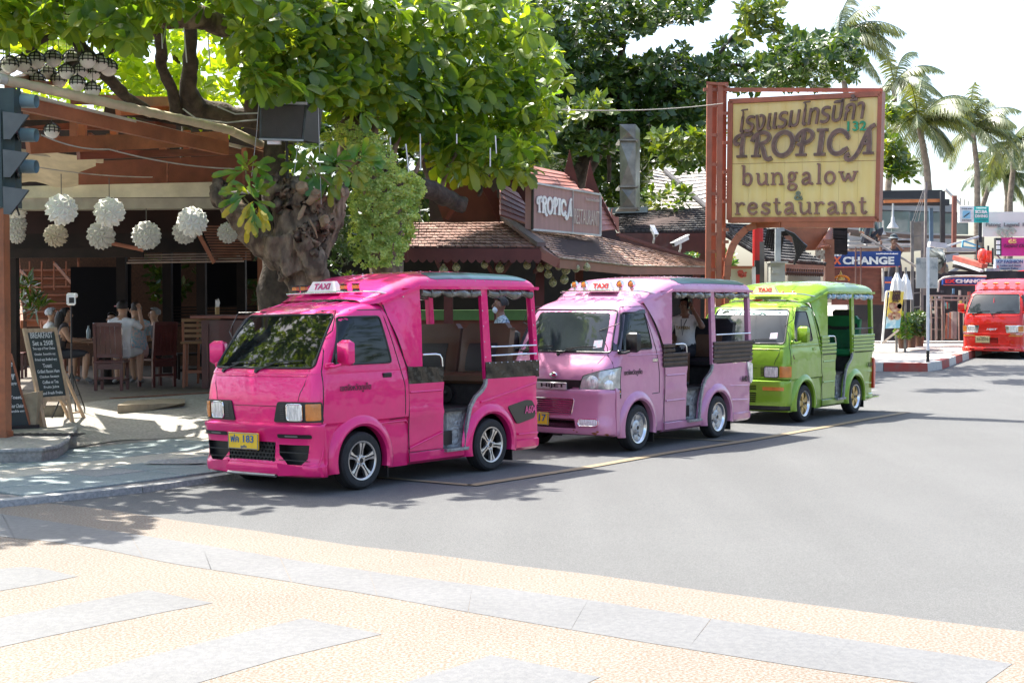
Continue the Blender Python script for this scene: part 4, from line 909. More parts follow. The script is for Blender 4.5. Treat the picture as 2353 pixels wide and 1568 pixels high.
m = MB(); pts = [V((a.x-12, a.y-2.5, FZ)), a-V((2, .3, 0)), a, ramp_hi[1], ramp_hi[2], b, b+V((9, 7, 0)), b+V((12, 30, 0)), V((-14, 50, FZ))]
m.add([(p.x, p.y, FZ) for p in pts]+[(p.x, p.y, 0) for p in pts], [tuple(range(len(pts)))]+[(i, (i+1) % len(pts), len(pts)+(i+1) % len(pts), len(pts)+i) for i in range(len(pts))]); tag(m.build("terrace", terr, smooth=0, recalc=True), kind="structure")
# row of red bricks edging the terrace
bk = M("edging_brick", (.17, .075, .05), .8, var=.3, vs=6, bump=.3); bb = MB(); bb.box((0, 0, 0), (.20, .10, .03), bev=.004); bo = bb.build("edging_brick", bk, smooth=0); bme = bo.data; bpy.data.objects.remove(bo, do_unlink=True)
pth = [p+V((0, .12, 0)) for p in ramp_hi[1:]]; L = sum((q-p).length for p, q in zip(pth, pth[1:]))
for i in range(int(L/.215)):
 p = along(pth, i*.215/L); q = along(pth, min(1, (i*.215+.1)/L)); o = bpy.data.objects.new("edging_brick", bme); COL.objects.link(o); o.location = (p.x, p.y, FZ+.0); o.rotation_euler.z = math.atan2(q.y-p.y, q.x-p.x); o["kind"] = "structure"
# lower landing with a rounded lip
LZ = .20
lq = ((-260, 1035), (-100, 1034), (0, 1032), (95, 1029), (130, 1022), (152, 1008), (165, 992), (176, 975), (186, 955), (192, 940))
lip = [Gd(*q, LZ) for q in lq]
back_ = [Gd(q[0]*.9, 932, LZ) for q in lq]
m = MB(); n = len(lip)
m.add([p for p in lip]+back_+[V((p.x, p.y, .05)) for p in lip], [(i, i+1, n+i+1, n+i) for i in range(n-1)]+[(2*n+i, 2*n+i+1, i+1, i) for i in range(n-1)]); tag(m.build("landing", rc, smooth=0, recalc=True), kind="structure")
m = MB(); m.tube([p+V((0, .012, -.02)) for p in lip], .028, 8); tag(m.build("landing_lip", conc), kind="structure")
# drain grate set in the landing
gm = M("grate_iron", (.03, .03, .03), .6); c = Gd(105, 998, LZ)
t = thing("drain_grate", "dark slotted drain grate let into the landing in front of the chalkboards", "grate", c)
for i in range(9):
 m = MB(); m.box((-.36+.09*i, 0, .006), (.035, .26, .012), rot=Matrix.Rotation(R(-20), 3, 'Z')); m.build("grate_bar", gm, t)
m = MB(); m.box((0, 0, .002), (.85, .30, .006)); m.build("grate_bed", M("grate_pit", (.008, .008, .008), .9), t)
# stone block edging the landing
m = MB(); st_m = M("sandstone", (.30, .24, .16), .8, bump=.6, bs=18, var=.2)
a, b = Gd(270, 957, LZ), Gd(420, 940, LZ); m.hexa([a, b, b+V((-.1, .6, 0)), a+V((-.1, .9, 0)), a+V((0, 0, .16)), Gd(425, 925, LZ+.13), b+V((-.1, .6, .13)), a+V((-.1, .9, .16))])
tag(m.build("stone_step", st_m, smooth=0, recalc=True), "low sandstone step between the chalkboard and the ramp", "step", kind=None)
c = Gd(62, 985, LZ); m = MB(); m.hexa([c+V(q) for q in ((-.07, .15, 0), (.06, .13, 0), (.07, .35, 0), (-.07, .35, 0), (-.10, .18, .42), (.09, .15, .45), (.09, .34, .45), (-.10, .36, .42))]); tag(m.build("stone_post", st_m, smooth=0, recalc=True), "rough tan stone block standing between the two chalkboards", "stone")
# ---- far pavement with red and white kerb
kf = [Gh(*q) for q in ((1985, 852), (2022.8, 852), (2065.5, 853), (2130, 853.5), (2166.4, 847), (2192, 837), (2218.5, 827), (2260, 813))]
kf[0] = kf[1]+V((-6, -.3, 0)); kf += [kf[-1]+ST*8, kf[-1]+ST*25]
km = [M("kerb_red", (.40, .05, .035), .7, col2=(.30, .10, .08), vs=7), M("kerb_white", (.52, .50, .46), .7, col2=(.33, .30, .26), vs=7, fac=(.5, .8))]
tot = sum((q-p).length for p, q in zip(kf, kf[1:])); nk = int(tot/1.0)
L7 = sum((q-p).length for p, q in zip(kf[:2], kf[1:2]))
def offp(i, t, w):
 p = along(kf, t); q = along(kf, min(1, t+.004)); r = along(kf, max(0, t-.004)); d = (q-r).normalized(); return p+V((-d.y, d.x, 0))*w
for i in range(min(nk, 34)):
 a, b = i/nk, (i+.985)/nk; p, q, r, s = offp(0, a, 0), offp(0, b, 0), offp(0, b, .2), offp(0, a, .2); u = V((0, 0, .19)); d = V((0, 0, -.1))
 m = MB(); m.hexa([p+d, q+d, r+d, s+d, p+u+(s-p)*.1, q+u+(r-q)*.1, r+u, s+u]); tag(m.build("kerb_block", km[i % 2], smooth=0, recalc=True), kind="structure")
fp = ground_mat("far_paving", (.36, .33, .29), (.44, .41, .37), 8, .8, .2, big=.12)
ins = [offp(0, k/30, .2) for k in range(31)]; m = MB(); n = len(ins)
m.grid(lambda u, v: (lambda p: V((p.x, p.y, hz(p.x, p.y)+.17)))(ins[int(u)]+V((-.25, 1, 0))*v*40 if v else ins[int(u)]), range(n), [0, .04, .1, .25, .5, 1]); tag(m.build("far_pavement", fp, smooth=60), kind="structure")
# white sign post with weathered board
b = Gh(2131, 833, .17); t = thing("sign_post", "thin white signpost with black foot on the corner of the striped kerb", "signpost", b)
wp = M("post_white", (.75, .76, .76), .5); hgt = W(2128, 568, b.y).z-b.z
m = MB(); m.tube([(0, 0, .28), (-.02, 0, hgt)], .036, 10); m.build("pole", wp, t); m = MB(); m.tube([(0, 0, 0), (0, 0, .28)], .037, 10); m.build("pole_foot", BLK(), t)
m = MB(); c = W(2129, 627, b.y+.12)-b; m.box(c, (.50, .02, .70), bev=.02); bo = m.build("sign_board", M("bleached_board", (.50, .48, .44), .6, col2=(.16, .19, .19), vs=5, fac=(.52, .72)), t)
# low bolt-on bits: cast shadow maker: a street lamp arm stands off-frame so its shadow crosses the road
# ================================================================ restaurant on the left
wood = M("red_brown_timber", (.17, .05, .03), .55, var=.25, vs=3, stretch=(1, 1, 6), bump=.25, bs=40)
wood2 = M("orange_timber", (.36, .12, .055), .5, var=.2, vs=3, bump=.2, bs=40, dirt=.35)
maro = M("maroon_timber", (.085, .018, .016), .38, var=.25, vs=4, bump=.2, bs=60, coat=.3)
dkw = M("dark_timber", (.016, .008, .006), .75, var=.4, vs=4, bump=.2)
cream = M("cream_canvas", (.66, .56, .38), .75, var=.10, vs=5, bump=.4, bs=18, dirt=.15)
cream2 = M("cream_gutter", (.56, .51, .40), .6, var=.12, vs=3, dirt=.2)
def beam(a, Ya, b, Yb, w, h, name, par, mat=None, world=True):
 A, B = W(*a, Ya), W(*b, Yb); m = MB(); m.bar(A, B, w, h); return m.build(name, mat or wood, par, world=world)
REST = thing("open_restaurant", "open-fronted timber restaurant with roller awning and hanging lamps on the left", "restaurant", (-6, 19, 0))
# roller awning and the beam it sits on
A = W(12, 184, 15.5); B = W(532, 300, 18.8); m = MB(); N = 60
m.tube([A.lerp(B, i/N)+V((0, 0, .003*math.sin(i*1.9))) for i in range(N+1)], [.056+.002*math.sin(i*2.3)+.002*math.sin(i*.9) for i in range(N+1)], 12); m.build("awning_roll", cream, REST, world=True, smooth=60)
B2 = W(600, 331, 19.6); m = MB(); m.tube([B.lerp(B2, i/12)+V((0, 0, -.01)) for i in range(13)], .058, 12); m.build("awning_roll", cream, REST, world=True, smooth=60)
m = MB(); m.tube([A-(B-A).normalized()*.10, A-(B-A).normalized()*.01], .06, 14); m.tube([A-(B-A).normalized()*.14, A-(B-A).normalized()*.10], .025, 8); m.build("roller_end_cap", M("cap_grey", (.5, .47, .42), .5), REST, world=True)
m = MB(); m.bar(W(30, 212, 15.6), W(600, 350, 19.7), .07, .035); m.build("awning_track", cream2, REST, world=True)
m = MB(); m.bar(W(30, 232, 15.7), W(520, 342, 18.9), .08, .17); m.build("front_beam", wood2, REST, world=True)
m = MB(); m.bar(W(560, 352, 19.2), W(640, 372, 20), .08, .15); m.build("front_beam", wood2, REST, world=True)
for (a, Ya, b, Yb, w, h, mt) in (((60, 262), 17, (200, 262), 18.5, .08, .14, wood2), ((20, 285), 18, (220, 268), 20, .08, .1, dkw), ((60, 288), 19, (400, 290), 21, .08, .12, wood), ((64, 335), 17.5, (520, 318), 20.5, .08, .20, wood2), ((180, 358), 18.5, (640, 345), 21, .08, .10, wood),
 ((170, 228), 17.6, (400, 235), 21, .1, .13, wood2), ((270, 245), 20, (395, 242), 21, .1, .25, wood2), ((240, 250), 20.5, (520, 300), 21, .08, .1, dkw), ((20, 195), 15.9, (62, 178), 17.5, .1, .1, wood2), ((75, 195), 16.9, (130, 197), 17.9, .1, .1, wood2)):
 beam(a, Ya, b, Yb, w, h, "rafter", REST, mt)
for x, y0, y1, Y in ((170, 255, 345, 18.6), (190, 255, 345, 19), (262, 295, 350, 19.6), (390, 228, 262, 21), (374, 300, 345, 20.2), (430, 300, 360, 20.5)):
 beam((x, y0), Y, (x, y1), Y, .09, .09, "roof_post", REST, wood2)
# slats lying on the rafters
for k in range(10): beam((80+k*42, 300+k*2.5), 18.2+k*.25, (110+k*46, 340), 19.8+k*.1, .05, .03, "batten", REST, wood)
# back panel over the dining room and the gutter
m = MB(); m.slab(W(168, 432, 20.9), W(655, 432, 21.3), W(655, 352, 21.3), W(168, 372, 20.9), (0, .05, 0)); m.build("gable_panel", M("gable_red_brown", (.15, .040, .022), .6, var=.15, bump=.2), REST, world=True)
for x in (385, 560): beam((x, 372), 20.9, (x, 430), 20.9, .04, .03, "panel_batten", REST)
m = MB(); m.slab(W(18, 455, 20.4), W(530, 452, 20.6), W(500, 418, 20.6), W(40, 428, 20.4), (0, .04, 0)); m.build("gutter_fascia", cream2, REST, world=True)
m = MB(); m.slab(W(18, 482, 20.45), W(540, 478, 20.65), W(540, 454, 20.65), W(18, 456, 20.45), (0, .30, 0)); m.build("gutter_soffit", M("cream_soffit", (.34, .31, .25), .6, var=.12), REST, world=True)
m = MB(); m.grid(lambda u, v: W(50+u*(170 if v < .5 else 130), 345+v*75+10*u, 18.8+v*1.2)+V((0, 0, .03*math.sin(u*7))), [i/8 for i in range(9)], [i/5 for i in range(6)]); m.build("side_awning", cream, REST, world=True, smooth=60)
m = MB(); m.bar(W(40, 347, 18.7), W(235, 370, 19.6), .06, .06); m.build("side_awning_rail", cream2, REST, world=True)
# roof over the room keeps the sun off; louvred side panel
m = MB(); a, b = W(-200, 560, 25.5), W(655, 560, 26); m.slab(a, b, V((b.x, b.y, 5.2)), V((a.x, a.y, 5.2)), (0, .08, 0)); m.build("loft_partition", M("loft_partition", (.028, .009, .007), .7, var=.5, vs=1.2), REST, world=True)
rf = M("inner_roof", (.03, .015, .011), .8, var=.3)
m = MB(); a, b = W(-120, 455, 20.8), W(652, 455, 21.0); m.slab(a, b, b+V((-.6, 13, 1.2)), a+V((-4, 13, 1.2)), (0, 0, .06)); m.build("main_roof", rf, REST, world=True)
m = MB(); m.slab(W(20, 600, 22.5), W(640, 590, 22.5), W(640, 520, 22.0), W(20, 520, 22.0), (0, .05, 0)) if False else None
for i in range(13):
 y = 520+i*6.2; beam((462+i*2.6, y), 21.6, (565+i*1, y+1), 21.9, .02, .025, "louvre", REST, M("louvre_wood", (.22, .085, .045), .5, var=.2))
beam((447, 520), 21.5, (492, 604), 21.5, .03, .06, "louvre_frame", REST, wood2)
# inner eave, the sun on it put into the pale board colour
ie = M("eave_board", (.30, .22, .18), .6, var=.2, bump=.3)
for k in range(4): m = MB(); m.bar(W(292+k*4, 604-k*6, 21.4+k*.12), W(560-k*4, 600-k*6, 21.6+k*.12), .12, .02); m.build("eave_board", ie, REST, world=True)
m = MB(); m.bar(W(20, 582, 21.3), W(330, 580, 21.4), .06, .14); m.build("eave_beam", dkw, REST, world=True)
m = MB(); m.bar(W(10, 560, 21.9), W(640, 556, 22.2), .1, .30); m.build("eave_beam", dkw, REST, world=True)
m = MB(); m.tube([W(252, 558, 21), W(330, 574, 21)], .03, 8); m.build("rolled_blind", M("terracotta_blind", (.35, .13, .08), .6), REST, world=True)
# posts of the dining room
for x, Y in ((28, 22.5), (280, 27), (385, 28), (463, 27.5), (555, 28), (605, 24)):
 a = W(x, 620, Y); m = MB(); m.bar((a.x, a.y, FZ), (a.x, a.y, 3.3), .17, .17, V((0, 1, 0))); m.build("room_post", dkw if x != 605 else wood2, REST, world=True)
a = W(641, 700, 21.3); m = MB(); m.bar((a.x, a.y, .1), (a.x, a.y, 3.35), .13, .13, V((0, 1, 0))); m.build("front_post", wood2, REST, world=True)
# back wall: black screen plus dark panels painting the room's shade; daylight between them
scr = M("screen_and_shade_panel", (.004, .004, .006), .8, spec=.2)
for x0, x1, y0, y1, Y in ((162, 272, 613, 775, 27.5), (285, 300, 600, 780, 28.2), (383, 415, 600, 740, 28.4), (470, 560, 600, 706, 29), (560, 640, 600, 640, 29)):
 m = MB(); m.slab(W(x0, y1, Y), W(x1, y1, Y), W(x1, y0, Y), W(x0, y0, Y), (0, .05, 0)); m.build("screen_and_shade_panel", scr, REST, world=True)
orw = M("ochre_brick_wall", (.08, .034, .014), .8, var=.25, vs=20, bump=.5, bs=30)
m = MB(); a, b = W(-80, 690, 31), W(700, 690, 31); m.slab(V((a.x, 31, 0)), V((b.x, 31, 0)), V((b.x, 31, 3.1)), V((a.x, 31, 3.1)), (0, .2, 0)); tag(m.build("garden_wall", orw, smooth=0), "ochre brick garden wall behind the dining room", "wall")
# railings at the back
for i in range(7): m = MB(); m.bar(W(385, 706+i*7, 28.2), W(640, 703+i*7, 28.6), .03, .03); m.build("rail_slat", dkw, REST, world=True)
# stair at the back left
ST_ = thing("garden_stair", "orange-brown open stair climbing behind the diners at the far left", "stair", W(110, 735, 29)-V((0, 0, 0)))
for k in range(7):
 m = MB(); y = 735-k*19; m.bar(W(62+k*-1, y, 29+k*.22), W(178-k*1, y-1, 29+k*.22), .26, .04); m.build("tread", wood2, ST_, world=True)
 m = MB(); m.bar(W(62, y+8, 29.1+k*.22), W(176, y+7, 29.1+k*.22), .02, .12); m.build("riser", wood2, ST_, world=True)
for x in (50, 188): m = MB(); m.bar(W(x, 745, 28.8), W(x-8, 598, 30.6), .05, .2); m.build("stringer", wood2, ST_, world=True)
for k in range(6): m = MB(); m.bar(W(40+k*28, 672-abs(2-k)*6, 28.6), W(40+k*28, 600, 28.6), .03, .03); m.build("baluster", wood2, ST_, world=True)
m = MB(); m.bar(W(45, 620, 28.5), W(90, 665, 28.5), .05, .05); m.build("handrail", M("sun_tinted_rail", (.55, .28, .2), .5), ST_, world=True); m = MB(); m.bar(W(125, 605, 28.4), W(180, 668, 28.4), .05, .05); m.build("handrail", M("sun_tinted_rail", (.55, .28, .2), .5), ST_, world=True)  # paler handrails: sunshine put into the timber colour
# ---- square post and traffic light at the left edge
c = Gd(5, 1003, LZ); t = thing("orange_post", "square orange-brown steel post at the left edge, cropped by the frame", "post", c)
pm = M("orange_steel", (.42, .13, .05), .45, var=.12, vs=5, dirt=.45)
m = MB(); m.box((-.035, 0, (W(10, 480, c.y).z-c.z)/2), (.22, .2, W(10, 480, c.y).z-c.z)); m.build("shaft", pm, t); m = MB(); m.box((-.035, 0, .03), (.25, .23, .06)); m.build("foot", pm, t)
TY = 15.0; c = W(-8, 476, TY); t = thing("traffic_light", "grey-green traffic light head with three hoods each way, cut off by the left edge", "traffic light", c)
tg = M("signal_green_grey", (.035, .06, .062), .5, var=.15); tg2 = M("signal_hood", (.10, .115, .115), .45, var=.12)
m = MB(); a = W(-40, 476, TY); b = W(34, 476, TY); h = W(0, 202, TY); m.hexa([a, b+V((0, .02, 0)), b+V((0, .22, 0)), a+V((0, .22, 0)), V((a.x, a.y, h.z)), V((b.x, b.y, h.z)), V((b.x, b.y+.22, h.z)), V((a.x, a.y+.22, h.z))]); m.build("housing", tg, t, world=True)
m = MB(); m.bar(W(4, 476, TY-.06), W(-1, 250, TY-.06), .02, .03); m.bar(W(44, 476, TY+.2), W(43, 202, TY+.2), .03, .03); m.build("mounting_bar", tg, t, world=True)
for i, y in enumerate((256, 343, 428)):
 a = W(6, y+28, TY-.1); m = MB(); r = .105
 m.add([W(6, y, TY-.2), W(66, y+8, TY-.16), W(24, y+64, TY-.16), W(8, y+64, TY-.2), W(6, y, TY+.0), W(68, y+10, TY+.02), W(26, y+66, TY+.02), W(8, y+64, TY+.0)], [(0, 1, 2, 3), (1, 0, 4, 5), (3, 2, 6, 7), (0, 3, 7, 4), (4, 7, 6, 5)])
 m.build("hood", tg2, t, world=True, recalc=True)
 m = MB(); cx_ = W(36, y+34, TY+.03); m.lathe([(.0, .0), (.15, .002), (.16, .02)], cx_, (-.9, -.3, -.3), 16); m.build("lens", M("unlit_lens", (.02, .02, .02), .2), t, world=True)
for i, y in enumerate((232, 310, 382)):
 m = MB(); a = W(44, y, TY+.24); b = W(84, y+1, TY+.22); m.lathe([(.075, 0), (.075, (b-a).length*.7), (.07, (b-a).length)], a, (b-a), 18, 0, 360); m.build("hood", M("signal_blue_grey", (.20, .29, .32), .4, var=.1), t, world=True, smooth=50)
# strings of wire and white hanging lamps
lampm = M("paper_shade", (.80, .78, .70), .6, var=.05, bump=.2, trans=0)
lb = lampm.node_tree.nodes["Principled BSDF"]; lb.inputs["Subsurface Weight"].default_value = .3; lb.inputs["Subsurface Radius"].default_value = (.03, .03, .025)
def puzzle_ball(r, seed):
 m = MB(); rr = random.Random(seed)
 bm = bmesh.new(); bmesh.ops.create_icosphere(bm, subdivisions=2, radius=r*.84)
 bmesh.ops.poke(bm, faces=bm.faces)
 for v in bm.verts:
  if len(v.link_edges) == 3: v.co *= 1.24
  else: v.co *= 1+.08*math.sin(v.co.x*60/r*.2+v.co.z*40/r*.2)
 # swirl the petals
 for v in bm.verts:
  if len(v.link_edges) == 3: v.co += v.co.cross(V((.3, .5, .8))).normalized()*r*.07
 me = bpy.data.meshes.new("shade"); bm.to_mesh(me); bm.free(); me.materials.append(lampm); finish(me, 50); return me
pb = puzzle_ball(1, 3)
wires = {0: ((60, 383, 17.5), (350, 405, 18.6)), 1: ((150, 330, 17.6), (560, 392, 19.0))}
LAMPS = [(141, 482, 36, "crinkled white paper ball lamp, leftmost of the two brightest on the wire"), (251, 488, 35, "crinkled white paper ball lamp, brightest one right of its twin on the wire"), (128, 541, 27, "shade-tinted cream paper ball lamp hanging low under the first white ball"), (232, 541, 32, "shade-tinted grey paper ball lamp below the second white ball"), (336, 541, 33, "shade-tinted grey paper ball lamp alone in the middle under the eave"), (424, 533, 28, "shade-tinted grey paper ball lamp half hidden behind a larger paler one"), (442, 510, 35, "pale paper ball lamp near the cut tree, in front of a darker one"), (523, 535, 24, "small dim paper ball lamp right behind the cut tree arm"), (34, 482, 27, "white paper ball lamp at the left edge, topmost of a string of three"), (36, 516, 25, "white paper ball lamp at the left edge, middle of a string of three"), (38, 540, 20, "dim paper ball lamp at the left edge, lowest of a string of three")]
blkw = M("thin_wire", (.10, .09, .08), .6)
pb2 = pb.copy(); pb2.materials[0] = M("shaded_cream_paper", (.46, .40, .30), .7, var=.08)  # shade on a low-hanging lamp put into a creamier paper colour
pb3 = pb.copy(); pb3.materials[0] = M("shaded_grey_paper", (.50, .49, .45), .7, var=.08)  # same ball again, its shade put into a greyer paper
for i, (x, y, r, lab) in enumerate(LAMPS):
 Y = .20*3267/r if r > 30 else 20.3+i*.05
 c = W(x, y, Y); t = thing("paper_lamp", lab, "lamp", c, random.random()*6, "white paper ball lamps hanging under the eave")
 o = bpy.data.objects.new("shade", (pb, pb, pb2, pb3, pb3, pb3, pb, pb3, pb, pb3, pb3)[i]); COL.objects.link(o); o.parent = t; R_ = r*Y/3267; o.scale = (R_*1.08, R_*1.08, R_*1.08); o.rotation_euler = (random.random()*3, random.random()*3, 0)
 top_ = (388+.08*x if i < 2 else 478) ; h = W(x, top_, Y).z-c.z
 m = MB(); m.tube([(0, 0, R_*.8), (0, 0, max(h, R_*.9))], .006, 5); m.build("cord", blkw, t)
def wire(name, lab, pts, r=.006, mat=None, sag=.0, cat="wire"):
 p = [W(*q) for q in pts]; out = []
 for a, b in zip(p, p[1:]):
  for k in range(12): t = k/12; out.append(a.lerp(b, t)-V((0, 0, sag*4*t*(1-t))))
 out.append(p[-1]); m = MB(); m.tube(out, r, 5); return tag(m.build(name, mat or M("pale_rope", (.42, .38, .32), .7)), lab, cat)
wire("lamp_wire", "slack pale wire that two white paper lamps hang from", [(86, 384, 16.8), (350, 407, 18.9)], .007, sag=.03)
wire("rope", "pale rope with fairy lights slanting down below the roller awning", [(95, 310, 16), (250, 343, 17), (545, 388, 18.6)], .009, sag=.05)
wire("span_wire", "thin pale wire strung from the big tree to the tall hotel sign", [(1290, 252, 19), (1660, 238, 23)], .007, sag=.05)
# ---- caged globe lamps in the upper left
white_gl = M("globe_glass", (.85, .83, .76), .25, var=.05, coat=.4); iron = M("black_iron", (.012, .012, .012), .5)
gm_ = MB(); gm_.ico((0, 0, 0), 1, 3); go = gm_.build("globe", white_gl, smooth=80); gme = go.data; bpy.data.objects.remove(go, do_unlink=True)
cg = MB()
for k in range(10):
 a = k*2*math.pi/10; cg.tube([(math.cos(a)*r, math.sin(a)*r, z) for r, z in ((.15, 1.15), (.75, .85), (1.06, .45), (1.10, .0), (1.03, -.15), (.98, -.05))], .07, 4)
for z, r in ((.45, 1.07), (.05, 1.11)): cg.tube([(math.cos(a*.5236)*r, math.sin(a*.5236)*r, z) for a in range(12)], .065, 4, closed=True)
cg.lathe([(.0, 1.45), (.1, 1.4), (.12, 1.15), (.5, 1.0), (.0, 1.0)], n=8)
co = cg.build("cage", iron, smooth=0); cme = co.data; bpy.data.objects.remove(co, do_unlink=True)
CG = [(22, 146), (51, 143), (84, 136), (122, 132), (166, 132), (202, 135), (229, 142), (249, 153), (71, 162), (110, 163), (153, 162), (185, 160), (213, 165), (85, 182), (135, 182), (178, 189), (213, 203), (119, 298), (8, 160)]
places = ["far left of the upper row", "second from the left in the upper row", "third from the left in the upper row", "fourth of the upper row", "fifth of the upper row", "sixth in the upper row", "seventh in the upper row, touching its neighbour", "right end of the upper row", "left end of the middle row", "second in the middle row", "third in the middle row", "fourth in the middle row, half hidden", "right end of the middle row", "left end of the lowest row", "second of the lowest row", "third of the lowest row", "right end of the lowest row", "alone below the awning beam, half hidden", "cropped by the left edge"]
for i, (x, y) in enumerate(CG):
 Y = 16.6+(i % 5)*.25; c = W(x, y+4, Y); t = thing("caged_globe_lamp", "white globe lamp in a black iron cage, "+places[i], "lamp", c, i*.5, "white globe lamps in iron cages under the tree")
 for nm, me in (("globe", gme), ("cage", cme)): o = bpy.data.objects.new(nm, me); COL.objects.link(o); o.parent = t; s_ = (19 if i < 8 else 17)*Y/3267; o.scale = (s_, s_, s_)
 m = MB(); m.tube([(0, 0, .1), (0, 0, .5)], .004, 4); m.build("cord", blkw, t)
# ---- chalkboards
chalk = M("chalk", (.62, .63, .60), .9, var=.15, vs=60); slate = M("slate_board", (.035, .045, .042), .65, var=.2, vs=4)
pale = M("pale_wood", (.48, .33, .20), .55, var=.18, vs=3, stretch=(6, 6, 1), bump=.2)
def z5p(x, y): return (x/2.614/1.6156, (1000+y/2.614)/1.6156)
bl, br_ = Gd(*z5p(420, 1530), LZ), Gd(*z5p(715, 1500), LZ)
cb = thing("chalkboard", "pale wooden A-frame chalkboard reading BREAKFAST with a chalked menu", "chalkboard", (bl+br_)/2)
tl = W(*z5p(222, 572), bl.y+.22)
def onplane(px, py, P0, n):
 o = V((0, 0, CH)); d = W(px, py, 10)-o; return o+d*((P0-o).dot(n)/d.dot(n))
tr_ = onplane(*z5p(542, 562), bl, (br_-bl).cross(tl-bl))
def q4(u, v): return bl.lerp(br_, u).lerp(tl.lerp(tr_, u), v)
nrm = (br_-bl).cross(tl-bl).normalized()
if nrm.y > 0: nrm = -nrm
def frame_bar(u0, v0, u1, v1, w, name, d=.03, mat=pale):
 m = MB(); a, b = q4(u0, v0), q4(u1, v1); m.bar(a, b, w, d, nrm); m.build(name, mat, cb, world=True)
frame_bar(.04, 0, .04, 1, .05, "frame_upright"); frame_bar(.96, 0, .96, 1, .05, "frame_upright"); frame_bar(.04, .975, .96, .975, .05, "frame_rail", .026); frame_bar(.04, .275, .96, .275, .055, "frame_rail", .026)
m = MB(); m.hexa([q4(.08, .27)-nrm*.006, q4(.92, .27)-nrm*.006, q4(.92, .97)-nrm*.006, q4(.08, .97)-nrm*.006]+[q4(.08, .27)+nrm*.004, q4(.92, .27)+nrm*.004, q4(.92, .97)+nrm*.004, q4(.08, .97)+nrm*.004]); m.build("slate", slate, cb, world=True, recalc=True)
for u, s in ((.12, 1), (.88, -1)): m = MB(); m.bar(q4(u, .2), q4(u+s*.12, .26), .04, .02, nrm); m.build("corner_brace", pale, cb, world=True)
for u in (.25, .75):
 m = MB(); a = q4(u, .95)-nrm*.03; b = q4(u+.1, 0)+V((.05, .52, 0)); m.bar(a, V((b.x, b.y, LZ)), .04, .025, nrm); m.build("rear_leg", pale, cb, world=True)
m = MB(); a = q4(.3, .1)+V((.05, .45, 0)); b = q4(.9, .1)+V((.0, .45, 0)); m.bar(a, b, .03, .02); m.build("rear_rail", pale, cb, world=True)
rows = [("BREAKFAST", .925, .86, .075, .02), ("Set a 250฿", .845, .80, .07, .012), ("Two eggs of Your Choice", .785, .84, .042, .006), ("Omelet  Scramble egg", .728, .80, .038, .006), ("Fried egg Boiled egg", .672, .84, .042, .006), ("Toast", .612, .34, .05, .01), ("Grilled Bacon Ham", .555, .84, .042, .006), ("Chicken Sausage", .498, .74, .040, .006), ("Coffee or Tea", .446, .60, .040, .006), ("Fruits Juice", .392, .58, .042, .008), ("and Fresh Fruits", .335, .76, .038, .006)]
rv_ = (br_-bl).normalized(); uv_ = (tl-bl).normalized(); wd_ = (q4(.92, .5)-q4(.08, .5)).length
m = MB()
for s_, v, w, h, b in rows: text(m, s_, q4(.5, v)+nrm*.006, rv_, nrm.cross(rv_) if nrm.cross(rv_).z > 0 else -nrm.cross(rv_), wd_*w*.98, h*1.05, .018, .002, shear=.12)
m.build("chalk_writing", chalk, cb, world=True, smooth=0)
# second chalkboard, dark, partly behind the post
a = Gd(*z5p(118, 1560), LZ); b = Gd(*z5p(300, 1535), LZ)
cb2 = thing("menu_board", "dark leaning chalkboard half hidden behind the orange post", "chalkboard", a)
tl2 = W(*z5p(-40, 830), a.y+.2); tr2 = W(*z5p(105, 815), a.y+.28); bl2 = a+V((-.45, -.02, .0)); br2 = b
m = MB(); m.slab(bl2, br2, tr2, tl2, (0, .02, 0)); m.build("slate", slate, cb2, world=True, recalc=True)
m = MB(); m.bar(br2, tr2, .02, .03, V((0, 1, 0))); m.build("frame_upright", wood2, cb2, world=True); m = MB(); m.bar(bl2, br2+V((.1, 0, .02)), .06, .05); m.build("foot_rail", BLK(), cb2, world=True)
m = MB(); r2 = (br2-bl2).normalized(); u2 = (tr2-br2).normalized(); n2 = r2.cross(u2)
for s_, x, y, w, h in (("e", 109, 920, .03, .05), ("ff", 118, 1040, .06, .07), ("tage", 128, 1110, .08, .05), ("Toast,", 155, 1240, .15, .05), ("Your Choice", 162, 1320, .16, .05), ("ramble egg", 168, 1375, .17, .04)):
 c = W(*z5p(x, y), a.y+.0); t_ = (c-bl2).dot(n2);
 text(m, s_, W(*z5p(x, y), a.y+.02+.25*max(0, (1540-y)/710)), r2, V((0, .25, 1)), w, h, .02, .002)
m.build("chalk_writing", chalk, cb2, world=True, smooth=0)
# ---- thermometer on a tripod (two of them)
def thermo(pos, lab, hgt, px, pole=True):
 t = thing("thermometer_stand", lab, "thermometer", pos, R(8)); wm = M("white_plastic", (.80, .80, .80), .35)
 m = MB(); m.tube([(0, 0, .45), (0, 0, hgt)], .011, 8); m.tube([(0, 0, .3), (0, 0, .7)], .016, 8); m.build("pole", BLK(), t)
 for k in range(3):
  a = k*2.094+.9; m = MB(); m.tube([(0, 0, .62), (math.cos(a)*.27, math.sin(a)*.27, 0)], .011, 6); m.build("tripod_leg", BLK(), t)
  m = MB(); m.tube([(0, 0, .30), (math.cos(a)*.14, math.sin(a)*.14, .30)], .006, 6); m.build("tripod_brace", BLK(), t)
 m = MB(); m.box((0, 0, hgt+.10), (.115, .05, .165), bev=.018); b = m.build("body", wm, t)
 m = MB(); m.box((.01, -.027, hgt+.085), (.065, .006, .075), bev=.004); m.build("screen", BLK(), b)
 m = MB(); m.lathe([(.0, .03), (.02, .035), (.03, .03), (.032, 0)], (.045, -.0, hgt+.15), (1, -.5, 0), 14); m.build("sensor", wm, b)
